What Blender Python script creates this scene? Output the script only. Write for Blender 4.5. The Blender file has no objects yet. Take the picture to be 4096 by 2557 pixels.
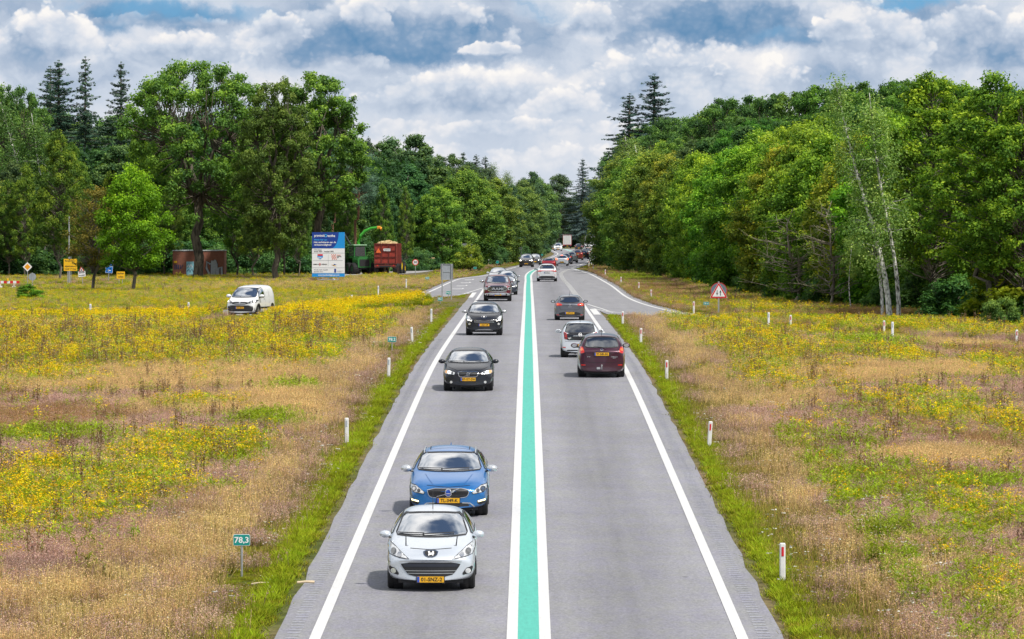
import bpy, bmesh, math, random
import numpy as np
from mathutils import Vector, Matrix
from mathutils.bvhtree import BVHTree
R = math.radians
SC = bpy.context.scene
COL = SC.collection
# ---------------------------------------------------------------- survey of the place (metres)
F, CX, HY, H = 18000.0, 2048.0, 900.0, 5.43     # focal length / optical axis of the photograph, eye height above the level road
def gz(Y):                                       # ground profile: the road dips gently towards the bridge the picture is taken from
    t = (173.0 - Y) / 12.0
    sp = math.log1p(math.exp(-abs(t))) + max(t, 0)
    far = 6e-6 * (min(Y, 1500.0) - 800.0) ** 2 if Y > 800 else 0.0      # and falls away again far off
    return -0.01944 * 12.0 * sp - far
def ground_at(px, py):                           # surveyed photo point -> place on the ground
    a, b = 30.0, 5000.0
    for _ in range(50):
        m = (a + b) / 2
        if F * (H - gz(m)) / m > py - HY: a = m
        else: b = m
    return ((px - CX) * a / F, a)
def D(px, py): return ground_at(px * 1.6911, py * 1.6911)
def XatD(px, Y): return (px * 1.6911 - CX) * Y / F
def top_h(py, Y): return H - (py * 1.6911 - HY) * Y / F       # height above the level road of a photo row at distance Y

# ---------------------------------------------------------------- object helpers
def link(o, parent=None):
    COL.objects.link(o)
    if parent is not None: o.parent = parent
    return o
def tag(o, label=None, cat=None, group=None, kind=None):
    if label: o['label'] = label
    if cat: o['category'] = cat
    if group: o['group'] = group
    if kind: o['kind'] = kind
    return o
def empty(name, loc=(0, 0, 0), rz=0.0, label=None, cat=None, group=None):
    o = bpy.data.objects.new(name, None); link(o)
    o.empty_display_size = 0.3
    o.location = loc; o.rotation_euler = (0, 0, rz)
    return tag(o, label, cat, group)
def mesh_obj(name, V, Fc, mat, parent=None, smooth=False, mi=None):
    me = bpy.data.meshes.new(name)
    me.from_pydata([tuple(v) for v in V], [], [tuple(f) for f in Fc])
    for m in (mat if isinstance(mat, (list, tuple)) else [mat]): me.materials.append(m)
    if mi is not None: me.polygons.foreach_set('material_index', np.array(mi, dtype=np.int32))
    if smooth: me.polygons.foreach_set('use_smooth', np.ones(len(me.polygons), dtype=bool))
    me.update()
    return link(bpy.data.objects.new(name, me), parent)
def np_mesh(name, V, nq, mat, tone=None, smooth=False, k=4):
    """V: (nq*k,3) array, faces of k consecutive verts"""
    me = bpy.data.meshes.new(name)
    V = np.ascontiguousarray(V, dtype=np.float32)
    me.vertices.add(len(V)); me.vertices.foreach_set('co', V.ravel())
    me.loops.add(nq * k); me.loops.foreach_set('vertex_index', np.arange(nq * k, dtype=np.int32))
    me.polygons.add(nq)
    me.polygons.foreach_set('loop_start', np.arange(0, nq * k, k, dtype=np.int32))
    me.polygons.foreach_set('loop_total', np.full(nq, k, dtype=np.int32))
    me.materials.append(mat)
    if tone is not None:
        at = me.attributes.new('tone', 'FLOAT', 'FACE'); at.data.foreach_set('value', np.ascontiguousarray(tone, dtype=np.float32))
    me.update(calc_edges=True)
    return me
def copy_tree(o, parent=None):
    c = o.copy(); link(c)
    if parent is not None: c.parent = parent
    for ch in list(o.children): copy_tree(ch, c)
    return c
class MB:
    def __init__(s): s.V = []; s.F = []
    def add(s, V, Fc):
        n = len(s.V); s.V += [tuple(v) for v in V]; s.F += [tuple(i + n for i in f) for f in Fc]; return s
    def box(s, c, d, rz=0.0, tilt=0.0, bev=0.0):
        hx, hy, hz = d[0] / 2, d[1] / 2, d[2] / 2
        if bev <= 0:
            P = [(-hx, -hy, -hz), (hx, -hy, -hz), (hx, hy, -hz), (-hx, hy, -hz), (-hx, -hy, hz), (hx, -hy, hz), (hx, hy, hz), (-hx, hy, hz)]
            Fc = [(0, 3, 2, 1), (4, 5, 6, 7), (0, 1, 5, 4), (1, 2, 6, 5), (2, 3, 7, 6), (3, 0, 4, 7)]
        else:
            bm = bmesh.new(); bmesh.ops.create_cube(bm, size=1)
            for v in bm.verts: v.co = Vector((v.co.x * d[0], v.co.y * d[1], v.co.z * d[2]))
            bmesh.ops.bevel(bm, geom=bm.edges[:], offset=bev, segments=2, affect='EDGES')
            bm.verts.index_update(); P = [tuple(v.co) for v in bm.verts]; Fc = [[v.index for v in f.verts] for f in bm.faces]; bm.free()
        M = Matrix.Translation(c) @ Matrix.Rotation(rz, 4, 'Z') @ Matrix.Rotation(tilt, 4, 'X')
        return s.add([M @ Vector(p) for p in P], Fc)
    def tube(s, pts, rad, n=8, cap=True):
        pts = [Vector(p) for p in pts]
        rads = rad if isinstance(rad, (list, tuple)) else [rad] * len(pts)
        rings = []
        for i, p in enumerate(pts):
            d = (pts[min(i + 1, len(pts) - 1)] - pts[max(i - 1, 0)]).normalized()
            a = Vector((0, 0, 1)) if abs(d.z) < 0.9 else Vector((1, 0, 0))
            u = d.cross(a).normalized(); v = d.cross(u)
            rings.append([p + (u * math.cos(2 * math.pi * k / n) + v * math.sin(2 * math.pi * k / n)) * rads[i] for k in range(n)])
        V = [q for r_ in rings for q in r_]; Fc = []
        for i in range(len(pts) - 1):
            for k in range(n):
                Fc.append((i * n + k, i * n + (k + 1) % n, (i + 1) * n + (k + 1) % n, (i + 1) * n + k))
        if cap: Fc += [tuple(range(n))[::-1], tuple((len(pts) - 1) * n + k for k in range(n))]
        return s.add(V, Fc)
    def prism(s, poly, y0, y1):                    # polygon in x,z extruded along y
        n = len(poly)
        V = [(x, y0, z) for x, z in poly] + [(x, y1, z) for x, z in poly]
        Fc = [tuple(range(n)), tuple(range(2 * n - 1, n - 1, -1))] + [(i, i + n, (i + 1) % n + n, (i + 1) % n) for i in range(n)]
        return s.add(V, Fc)
    def lathe(s, prof, n=24, axis='x', c=(0, 0, 0)):   # prof: (axial, radius)
        V = []; Fc = []
        for a, r_ in prof:
            for k in range(n):
                t = 2 * math.pi * k / n; p, q = r_ * math.cos(t), r_ * math.sin(t)
                V.append({'x': (a, p, q), 'y': (p, a, q), 'z': (p, q, a)}[axis])
        for i in range(len(prof) - 1):
            for k in range(n): Fc.append((i * n + k, (i + 1) * n + k, (i + 1) * n + (k + 1) % n, i * n + (k + 1) % n))
        V = [(v[0] + c[0], v[1] + c[1], v[2] + c[2]) for v in V]
        return s.add(V, Fc)
    def build(s, name, mat, parent=None, smooth=False):
        o = mesh_obj(name, s.V, s.F, mat, parent, smooth)
        if smooth:
            try: o.data.set_sharp_from_angle(angle=R(40))
            except Exception: pass
        return o
# ---------------------------------------------------------------- material helpers
def new_mat(name):
    m = bpy.data.materials.new(name); m.use_nodes = True
    nt = m.node_tree; b = nt.nodes['Principled BSDF']
    return m, nt, b
def N(nt, typ, **kw):
    n = nt.nodes.new(typ)
    for k, v in kw.items():
        if k.startswith('i_'): n.inputs[k[2:].replace('_', ' ')].default_value = v
        else: setattr(n, k, v)
    return n
def ramp(nt, fac, stops):
    n = nt.nodes.new('ShaderNodeValToRGB'); e = n.color_ramp.elements
    while len(e) > 1: e.remove(e[0])
    e[0].position = stops[0][0]; e[0].color = (*stops[0][1], 1)
    for p, c in stops[1:]:
        x = e.new(p); x.color = (*c, 1)
    if fac is not None: nt.links.new(fac, n.inputs[0])
    return n.outputs[0]
def simple(name, col, rough=0.6, metal=0.0, var=0.12, scale=6.0, spec=0.5, coat=0.0, emis=None, es=0.0, bump=0.0):
    m, nt, b = new_mat(name)
    tc = N(nt, 'ShaderNodeTexCoord'); no = N(nt, 'ShaderNodeTexNoise', i_Scale=scale, i_Detail=5.0)
    nt.links.new(tc.outputs['Object'], no.inputs['Vector'])
    c = ramp(nt, no.outputs[0], [(0.3, tuple(max(0, x * (1 - var)) for x in col)), (0.7, tuple(min(1, x * (1 + var)) for x in col))])
    nt.links.new(c, b.inputs['Base Color'])
    b.inputs['Roughness'].default_value = rough; b.inputs['Metallic'].default_value = metal
    b.inputs['Specular IOR Level'].default_value = spec; b.inputs['Coat Weight'].default_value = coat
    if emis: b.inputs['Emission Color'].default_value = (*emis, 1); b.inputs['Emission Strength'].default_value = es
    if bump:
        bp = N(nt, 'ShaderNodeBump', i_Strength=bump, i_Distance=0.02); nt.links.new(no.outputs[0], bp.inputs['Height']); nt.links.new(bp.outputs[0], b.inputs['Normal'])
    return m
def mth(nt, op, a, b=None, c=None, clamp=False):
    n = nt.nodes.new('ShaderNodeMath'); n.operation = op; n.use_clamp = clamp
    for i, x in enumerate((a, b, c)):
        if x is None: continue
        if isinstance(x, (int, float)): n.inputs[i].default_value = x
        else: nt.links.new(x, n.inputs[i])
    return n.outputs[0]
def vmth(nt, op, a, b=None):
    n = nt.nodes.new('ShaderNodeVectorMath'); n.operation = op
    for i, x in enumerate((a, b)):
        if x is None: continue
        if isinstance(x, tuple): n.inputs[i].default_value = x
        else: nt.links.new(x, n.inputs[i])
    return n.outputs['Value'] if op in ('LENGTH', 'DOT_PRODUCT') else n.outputs[0]
def smooth_map(nt, v, a, b, lo=0.0, hi=1.0):
    n = nt.nodes.new('ShaderNodeMapRange'); n.interpolation_type = 'SMOOTHSTEP'
    nt.links.new(v, n.inputs[0])
    for i, x in zip((1, 2, 3, 4), (a, b, lo, hi)): n.inputs[i].default_value = x
    return n.outputs[0]
def mixc(nt, f, a, b, blend='MIX'):
    n = nt.nodes.new('ShaderNodeMix'); n.data_type = 'RGBA'; n.blend_type = blend
    for i, x in ((0, f), (6, a), (7, b)):
        if isinstance(x, (int, float)): n.inputs[i].default_value = x
        elif isinstance(x, tuple): n.inputs[i].default_value = (*x, 1)
        else: nt.links.new(x, n.inputs[i])
    return n.outputs[2]
# ---------------------------------------------------------------- camera
cam = bpy.data.cameras.new('camera'); camo = link(bpy.data.objects.new('camera', cam))
cam.sensor_width = 36.0; cam.lens = 36.0 * F / 4096.0
cam.shift_y = (HY - 2557 / 2) / 4096.0
cam.clip_start = 1.0; cam.clip_end = 8000.0
camo.location = (0, 0, H); camo.rotation_euler = (R(90), 0, 0)
SC.camera = camo
SC.view_settings.view_transform = 'Standard'; SC.view_settings.look = 'None'
SC.view_settings.exposure = 0.0; SC.view_settings.gamma = 1.0
SC.render.engine = 'CYCLES'
SC.cycles.max_bounces = 6; SC.cycles.transparent_max_bounces = 12
# ---------------------------------------------------------------- sun and sky
SUN_EL, SUN_AZ = 55.0, 135.0        # azimuth clockwise from +Y (away from the camera)
sl = bpy.data.lights.new('sun', 'SUN'); so = link(bpy.data.objects.new('sun', sl))
sl.energy = 4.2; sl.angle = R(2.6); sl.color = (1.0, 0.95, 0.87)
sd = Vector((math.cos(R(SUN_EL)) * math.sin(R(SUN_AZ)), math.cos(R(SUN_EL)) * math.cos(R(SUN_AZ)), math.sin(R(SUN_EL))))
so.rotation_euler = sd.to_track_quat('Z', 'Y').to_euler()
def build_world():
    w = bpy.data.worlds.new('World'); SC.world = w; w.use_nodes = True
    nt = w.node_tree; bg = nt.nodes['Background']
    sky = nt.nodes.new('ShaderNodeTexSky'); sky.sky_type = 'NISHITA'; sky.sun_disc = False
    sky.sun_elevation = R(SUN_EL); sky.sun_rotation = R(SUN_AZ); sky.air_density = 1.2; sky.dust_density = 1.0; sky.ozone_density = 1.5
    skyc = mixc(nt, 1.0, sky.outputs[0], (0.085, 0.085, 0.085), 'MULTIPLY')
    tc = nt.nodes.new('ShaderNodeTexCoord'); sx = nt.nodes.new('ShaderNodeSeparateXYZ'); nt.links.new(tc.outputs['Generated'], sx.inputs[0])
    x, y, z = sx.outputs
    az = mth(nt, 'ARCTAN2', x, y); el = mth(nt, 'ARCSINE', z)
    cb = nt.nodes.new('ShaderNodeCombineXYZ'); nt.links.new(az, cb.inputs[0]); nt.links.new(el, cb.inputs[1])
    p = vmth(nt, 'MULTIPLY', cb.outputs[0], (10.0, 10.0, 0.0))           # 1 unit = 0.1 rad; the picture spans about 2.3 units
    def noise(v, sc, det=7.0, rough=0.55, dist=0.0):
        n = nt.nodes.new('ShaderNodeTexNoise'); n.inputs['Scale'].default_value = sc; n.inputs['Detail'].default_value = det
        n.inputs['Roughness'].default_value = rough; n.inputs['Distortion'].default_value = dist
        nt.links.new(v, n.inputs['Vector']); return n
    wn = noise(p, 5.0, 5.0, 0.55)
    wv = vmth(nt, 'MULTIPLY', vmth(nt, 'SUBTRACT', wn.outputs['Color'], (0.5, 0.5, 0.5)), (0.20, 0.11, 0.0))
    wn2 = noise(p, 30.0, 4.0, 0.6)
    wv2 = vmth(nt, 'MULTIPLY', vmth(nt, 'SUBTRACT', wn2.outputs['Color'], (0.5, 0.5, 0.5)), (0.05, 0.04, 0.0))
    q = vmth(nt, 'ADD', vmth(nt, 'ADD', p, wv), wv2)
    def blob(dx, dy, sx_, sy_, src):
        c = ((dx * 1.6911 - CX) / F * 10, (HY - dy * 1.6911) / F * 10, 0)
        s = (F / (sx_ * 1.6911) / 10, F / (sy_ * 1.6911) / 10, 0)
        l = vmth(nt, 'LENGTH', vmth(nt, 'MULTIPLY', vmth(nt, 'SUBTRACT', src, c), s))
        return smooth_map(nt, l, 0.35, 1.25, 1.0, 0.0)
    def total(lst):
        o = None
        for (a, b, c, d, wgt) in lst:
            v = mth(nt, 'MULTIPLY', blob(a, b, c, d, q), wgt)
            o = v if o is None else mth(nt, 'ADD', o, v)
        return o
    dark = total([(330, 40, 250, 42, 1.0), (600, 30, 130, 25, 0.35), (960, 112, 330, 48, 0.85), (1120, 70, 170, 35, 0.5), (1700, 55, 230, 60, 0.8), (1870, 92, 170, 34, 0.55),
                  (2230, 20, 200, 26, 0.35), (600, 88, 60, 24, 0.35), (2370, 120, 150, 30, 0.3), (90, 140, 200, 26, 0.25), (480, 125, 260, 24, 0.3), (1180, 258, 320, 16, 0.30), (1500, 120, 80, 30, 0.3)])
    blue = total([(1290, 12, 80, 42, 1.0), (2150, -2, 140, 20, 1.0), (420, 20, 230, 28, 0.75), (120, -4, 70, 14, 0.5), (1880, 100, 130, 18, 0.4), (330, 60, 110, 18, 0.3)])
    white = total([(120, 70, 150, 52, 1.0), (650, 55, 90, 40, 0.8), (860, 30, 80, 40, 0.9), (1165, 112, 100, 26, 1.0), (1190, 205, 330, 62, 0.8), (1390, 42, 90, 60, 0.9),
                   (1660, 140, 300, 55, 0.8), (1960, 62, 90, 45, 0.8), (2290, 45, 90, 44, 0.8), (2100, 45, 50, 50, 0.6), (350, 90, 170, 28, 0.5), (1000, 20, 120, 30, 0.45), (1280, 200, 150, 45, 0.5), (1600, 210, 230, 40, 0.45), (620, 140, 250, 22, 0.4)])
    # billowing relief: cumulus lumps lit from above; the difference of two noises a step apart gives lit tops and shaded bases
    ps = vmth(nt, 'MULTIPLY', q, (1.0, 1.35, 0.0))
    def fb(v): return noise(v, 4.2, 8.0, 0.52, 0.25).outputs[0]
    n1 = fb(ps); n2 = fb(vmth(nt, 'ADD', ps, (0.020, 0.085, 0.0)))
    rel = mth(nt, 'SUBTRACT', n1, n2)
    vo = nt.nodes.new('ShaderNodeTexVoronoi'); vo.voronoi_dimensions = '2D'; vo.feature = 'SMOOTH_F1'; vo.inputs['Scale'].default_value = 11.0; vo.inputs['Smoothness'].default_value = 0.6; vo.inputs['Detail'].default_value = 0.0
    nt.links.new(ps, vo.inputs['Vector'])
    puff = mth(nt, 'SUBTRACT', 0.38, vo.outputs['Distance'])
    t = mth(nt, 'ADD', 0.55, mth(nt, 'MULTIPLY', white, 0.26))
    t = mth(nt, 'SUBTRACT', t, mth(nt, 'MULTIPLY', dark, 0.44))
    t = mth(nt, 'ADD', t, mth(nt, 'MULTIPLY', rel, 1.25))
    t = mth(nt, 'ADD', t, mth(nt, 'MULTIPLY', puff, mth(nt, 'ADD', 0.12, mth(nt, 'MULTIPLY', white, 0.38))))
    t = mth(nt, 'ADD', t, mth(nt, 'MULTIPLY', mth(nt, 'SUBTRACT', noise(p, 2.0, 3.0).outputs[0], 0.5), 0.35))
    haze = smooth_map(nt, el, 0.003, 0.036, 1.0, 0.0)
    t = mth(nt, 'ADD', mth(nt, 'MULTIPLY', t, mth(nt, 'SUBTRACT', 1.0, mth(nt, 'MULTIPLY', haze, 0.55))), mth(nt, 'MULTIPLY', haze, 0.34))
    # individual cumulus in front of that: domed tops with billowing edges over flat shaded bases, far ones first
    q2 = vmth(nt, 'ADD', vmth(nt, 'ADD', p, vmth(nt, 'MULTIPLY', wv, (0.30, 0.22, 0.0))), vmth(nt, 'MULTIPLY', wv2, (0.5, 0.5, 0.0)))
    sep = nt.nodes.new('ShaderNodeSeparateXYZ'); nt.links.new(q2, sep.inputs[0]); qx, qy = sep.outputs[0], sep.outputs[1]
    def vor(sc, v):
        n = nt.nodes.new('ShaderNodeTexVoronoi'); n.voronoi_dimensions = '2D'; n.feature = 'SMOOTH_F1'; n.inputs['Scale'].default_value = sc; n.inputs['Smoothness'].default_value = 0.35; n.inputs['Detail'].default_value = 0.0
        nt.links.new(v, n.inputs['Vector']); return mth(nt, 'SUBTRACT', 0.36, n.outputs['Distance'])
    qq = vmth(nt, 'MULTIPLY', q2, (1.0, 1.25, 0.0))
    puff2 = mth(nt, 'ADD', mth(nt, 'MULTIPLY', vor(13.0, qq), 0.8), mth(nt, 'ADD', mth(nt, 'MULTIPLY', vor(31.0, qq), 0.42), mth(nt, 'MULTIPLY', vor(70.0, qq), 0.28)))
    tex = mth(nt, 'ADD', mth(nt, 'MULTIPLY', rel, 0.8), mth(nt, 'MULTIPLY', puff2, 0.36))
    soft = noise(p, 3.0, 4.0, 0.5).outputs[0]
    clouds = [  # x centre, base row, half width, height (rows), tone of base, tone of top
        (1000, 392, 300, 60, .72, .84), (1370, 405, 240, 70, .70, .84), (880, 330, 260, 55, .68, .84), (1250, 322, 300, 45, .66, .86),
        (1620, 250, 330, 165, .62, .98), (1140, 268, 330, 118, .58, 1.0), (1330, 275, 120, 70, .64, .92),
        (480, 160, 340, 85, .60, .86), (110, 150, 170, 140, .52, 1.02), (2290, 175, 260, 170, .50, .92), (2070, 150, 150, 150, .52, .96), (730, 170, 200, 75, .56, .84),
        (1720, 118, 330, 175, .16, .74), (930, 152, 350, 175, .20, .78), (350, 66, 210, 40, .30, .62),
        (655, 98, 95, 72, .55, .98), (1165, 130, 92, 34, .74, 1.02), (1400, 84, 84, 90, .52, 1.05), (865, 58, 80, 70, .56, 1.0), (1990, 96, 95, 62, .55, .95), (2300, 72, 95, 70, .60, 1.0), (130, 105, 115, 88, .62, 1.08)]
    for (x0, yb, hw, hh, tb, tt) in clouds:
        tb = tb * 0.80 + 0.08; tt = tt * 0.96
        ax_ = mth(nt, 'MULTIPLY', mth(nt, 'SUBTRACT', qx, (x0 * 1.6911 - CX) / F * 10), F / (hw * 1.6911) / 10)
        v = mth(nt, 'MULTIPLY', mth(nt, 'SUBTRACT', qy, (HY - yb * 1.6911) / F * 10), F / (hh * 1.6911) / 10)
        r2 = mth(nt, 'ADD', mth(nt, 'MULTIPLY', ax_, ax_), mth(nt, 'MULTIPLY', v, v))
        ins = mth(nt, 'ADD', mth(nt, 'SUBTRACT', 1.0, r2), mth(nt, 'MULTIPLY', puff2, 0.85))
        m = mth(nt, 'MULTIPLY', smooth_map(nt, ins, 0.02, 0.34), smooth_map(nt, mth(nt, 'ADD', v, mth(nt, 'MULTIPLY', mth(nt, 'SUBTRACT', soft, 0.5), 0.5)), -0.08, 0.20))
        sh_ = smooth_map(nt, mth(nt, 'SUBTRACT', 1.0, r2), 0.9, 0.05)                # brighter towards the domed rim
        tc_ = mth(nt, 'ADD', mth(nt, 'ADD', tb, mth(nt, 'MULTIPLY', mth(nt, 'MULTIPLY', mth(nt, 'POWER', mth(nt, 'MAXIMUM', v, 0.0), 0.7), sh_), tt - tb)), tex)
        tc_ = mth(nt, 'ADD', tc_, mth(nt, 'MULTIPLY', sh_, (tt - tb) * 0.15))
        mx = nt.nodes.new('ShaderNodeMix'); mx.data_type = 'FLOAT'; nt.links.new(m, mx.inputs[0]); nt.links.new(t, mx.inputs[2]); nt.links.new(tc_, mx.inputs[3]); t = mx.outputs[0]
    t = mth(nt, 'ADD', mth(nt, 'MULTIPLY', t, mth(nt, 'SUBTRACT', 1.0, mth(nt, 'MULTIPLY', haze, 0.40))), mth(nt, 'MULTIPLY', haze, 0.36))
    low = ramp(nt, t, [(0.0, (0.12, 0.27, 0.47)), (0.22, (0.23, 0.36, 0.54)), (0.42, (0.43, 0.52, 0.66)), (0.60, (0.60, 0.67, 0.78)), (0.80, (0.81, 0.82, 0.86)), (1.0, (0.98, 0.95, 0.92))])
    bl = mth(nt, 'MULTIPLY', blue, mth(nt, 'SUBTRACT', 1.0, haze), None, True)
    bl = mth(nt, 'MULTIPLY', bl, smooth_map(nt, n1, 0.44, 0.56, 1.0, 0.15))
    low = mixc(nt, bl, low, (0.17, 0.42, 0.68))
    # the rest of the dome: broken cumulus at a coarser angular scale
    d3 = noise(tc.outputs['Generated'], 2.0, 6.0, 0.5, 0.2)
    d4 = noise(vmth(nt, 'ADD', tc.outputs['Generated'], (0.05, -0.02, 0.05)), 2.0, 6.0, 0.5, 0.2)
    cov = smooth_map(nt, d3.outputs[0], 0.44, 0.56)
    sh = mth(nt, 'ADD', mth(nt, 'MULTIPLY', mth(nt, 'SUBTRACT', d3.outputs[0], d4.outputs[0]), 3.0), 0.55)
    ccol = ramp(nt, sh, [(0.1, (0.42, 0.49, 0.58)), (0.5, (0.80, 0.83, 0.87)), (0.9, (1.25, 1.22, 1.18))])
    high = mixc(nt, cov, skyc, ccol)
    f = smooth_map(nt, el, 0.06, 0.11)
    bg2 = nt.nodes.new('ShaderNodeBackground'); ms = nt.nodes.new('ShaderNodeMixShader'); out = nt.nodes['World Output']
    nt.links.new(low, bg.inputs['Color']); nt.links.new(high, bg2.inputs['Color'])
    nt.links.new(f, ms.inputs[0]); nt.links.new(bg.outputs[0], ms.inputs[1]); nt.links.new(bg2.outputs[0], ms.inputs[2])
    nt.links.new(ms.outputs[0], out.inputs['Surface'])
    w.cycles.sampling_method = 'MANUAL'; w.cycles.sample_map_resolution = 512
build_world()
# ---------------------------------------------------------------- ground and roads
def mat_ground():
    m, nt, b = new_mat('meadow_soil')
    g = N(nt, 'ShaderNodeNewGeometry')
    n1 = N(nt, 'ShaderNodeTexNoise', i_Scale=0.12, i_Detail=6.0); n2 = N(nt, 'ShaderNodeTexNoise', i_Scale=3.0, i_Detail=6.0)
    for n in (n1, n2): nt.links.new(g.outputs['Position'], n.inputs['Vector'])
    a = ramp(nt, n1.outputs[0], [(0.35, (0.10, 0.12, 0.03)), (0.5, (0.17, 0.15, 0.06)), (0.65, (0.24, 0.17, 0.10))])
    c = mixc(nt, 1.0, a, ramp(nt, n2.outputs[0], [(0.3, (0.5, 0.5, 0.5)), (0.7, (1.2, 1.2, 1.2))]), 'MULTIPLY')
    nt.links.new(c, b.inputs['Base Color']); b.inputs['Roughness'].default_value = 1.0; b.inputs['Specular IOR Level'].default_value = 0.1
    return m
def mat_asphalt(name='asphalt', base=(0.235, 0.235, 0.245), tracks=True):
    m, nt, b = new_mat(name)
    g = N(nt, 'ShaderNodeNewGeometry')
    fine = N(nt, 'ShaderNodeTexNoise', i_Scale=14.0, i_Detail=3.0, i_Roughness=0.8)
    vor = N(nt, 'ShaderNodeTexVoronoi', i_Scale=22.0)
    st = vmth(nt, 'MULTIPLY', g.outputs['Position'], (1.3, 0.05, 1.0))
    mid = N(nt, 'ShaderNodeTexNoise', i_Scale=1.0, i_Detail=5.0, i_Roughness=0.6); nt.links.new(st, mid.inputs['Vector'])
    blot = N(nt, 'ShaderNodeTexNoise', i_Scale=0.35, i_Detail=4.0)
    fv = vmth(nt, 'MULTIPLY', g.outputs['Position'], (1.0, 0.35, 1.0)); nt.links.new(fv, fine.inputs['Vector']); nt.links.new(fv, vor.inputs['Vector'])
    nt.links.new(g.outputs['Position'], blot.inputs['Vector'])
    f = mth(nt, 'ADD', mth(nt, 'MULTIPLY', mth(nt, 'SUBTRACT', fine.outputs[0], 0.5), 0.85), mth(nt, 'MULTIPLY', mth(nt, 'SUBTRACT', vor.outputs['Distance'], 0.45), 0.25))
    s = mth(nt, 'ADD', mth(nt, 'MULTIPLY', mth(nt, 'SUBTRACT', mid.outputs[0], 0.5), 0.45), mth(nt, 'MULTIPLY', mth(nt, 'SUBTRACT', blot.outputs[0], 0.5), 0.30))
    v = mth(nt, 'ADD', mth(nt, 'ADD', 1.0, f), s)
    if tracks:     # polished darker wheel tracks along the lanes
        sx = N(nt, 'ShaderNodeSeparateXYZ'); nt.links.new(g.outputs['Position'], sx.inputs[0])
        xr = mth(nt, 'SUBTRACT', sx.outputs[0], mth(nt, 'MULTIPLY', sx.outputs[1], 0.00367))
        ax = mth(nt, 'ABSOLUTE', mth(nt, 'SUBTRACT', mth(nt, 'ABSOLUTE', xr), 1.95))
        tr = smooth_map(nt, ax, 0.30, 1.3, 0.88, 1.06)
        v = mth(nt, 'MULTIPLY', v, tr)
        cl = smooth_map(nt, mth(nt, 'ABSOLUTE', mth(nt, 'SUBTRACT', mth(nt, 'ABSOLUTE', xr), 1.95)), 0.0, 0.22, 0.93, 1.0)      # oil line between the wheel tracks
        sp_ = N(nt, 'ShaderNodeTexVoronoi', i_Scale=0.55); nt.links.new(vmth(nt, 'MULTIPLY', g.outputs['Position'], (1.4, 0.5, 1.0)), sp_.inputs['Vector'])
        v = mth(nt, 'MULTIPLY', mth(nt, 'MULTIPLY', v, cl), smooth_map(nt, sp_.outputs['Distance'], 0.03, 0.07, 0.72, 1.0))
    hue = N(nt, 'ShaderNodeTexNoise', i_Scale=2.2, i_Detail=6.0, i_Roughness=0.7); nt.links.new(fv, hue.inputs['Vector'])
    c = mixc(nt, 1.0, ramp(nt, hue.outputs[0], [(0.38, (base[0] * 1.02, base[1] * 1.02, base[2] * 0.99)), (0.62, (base[0] * 0.99, base[1] * 0.975, base[2] * 1.09))]), v, 'MULTIPLY')
    nt.links.new(c, b.inputs['Base Color']); b.inputs['Roughness'].default_value = 0.85; b.inputs['Specular IOR Level'].default_value = 0.35
    bp = N(nt, 'ShaderNodeBump', i_Strength=0.35, i_Distance=0.01); nt.links.new(fine.outputs[0], bp.inputs['Height']); nt.links.new(bp.outputs[0], b.inputs['Normal'])
    return m
def mat_paint(name, col, wear=0.12):
    m, nt, b = new_mat(name)
    g = N(nt, 'ShaderNodeNewGeometry')
    n = N(nt, 'ShaderNodeTexNoise', i_Scale=10.0, i_Detail=6.0, i_Roughness=0.7); nt.links.new(vmth(nt, 'MULTIPLY', g.outputs['Position'], (2.0, 0.12, 1.0)), n.inputs['Vector'])
    n2 = N(nt, 'ShaderNodeTexNoise', i_Scale=9.0, i_Detail=4.0); nt.links.new(g.outputs['Position'], n2.inputs['Vector'])
    v = mth(nt, 'ADD', mth(nt, 'MULTIPLY', n.outputs[0], 0.6), mth(nt, 'MULTIPLY', n2.outputs[0], 0.4))
    c = ramp(nt, v, [(0.28, tuple(x * (1 - wear * 2.6) for x in col)), (0.42, tuple(x * (1 - wear) for x in col)), (0.6, col)])
    nt.links.new(c, b.inputs['Base Color']); b.inputs['Roughness'].default_value = 0.7
    return m
M_GROUND = mat_ground(); M_ASPH = mat_asphalt(); M_ASPH2 = mat_asphalt('asphalt_slip', (0.25, 0.25, 0.255), False)
M_WHITE = mat_paint('road_paint_white', (0.66, 0.66, 0.655), 0.09); M_GREEN = mat_paint('road_paint_green', (0.085, 0.48, 0.385), 0.14)
M_RUMBLE = mat_asphalt('rumble_groove', (0.36, 0.37, 0.41), False)  # own lighter grey of the milled strips
def build_ground():
    ys = [-80, 0, 30] + list(np.arange(40, 260, 4.0)) + list(np.arange(260, 700, 20.0)) + [750, 900, 1200, 1800, 2600, 4000, 6000]
    xs = [-2500, -900, -300, -120, -60, -30, -15, 0, 15, 30, 60, 120, 300, 900, 2500]
    V = [(x, y, gz(y) - 0.03) for y in ys for x in xs]; n = len(xs)
    Fc = [(j * n + i, j * n + i + 1, (j + 1) * n + i + 1, (j + 1) * n + i) for j in range(len(ys) - 1) for i in range(n - 1)]
    o = mesh_obj('ground', V, Fc, M_GROUND, smooth=True); tag(o, kind='structure')
build_ground()
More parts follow.
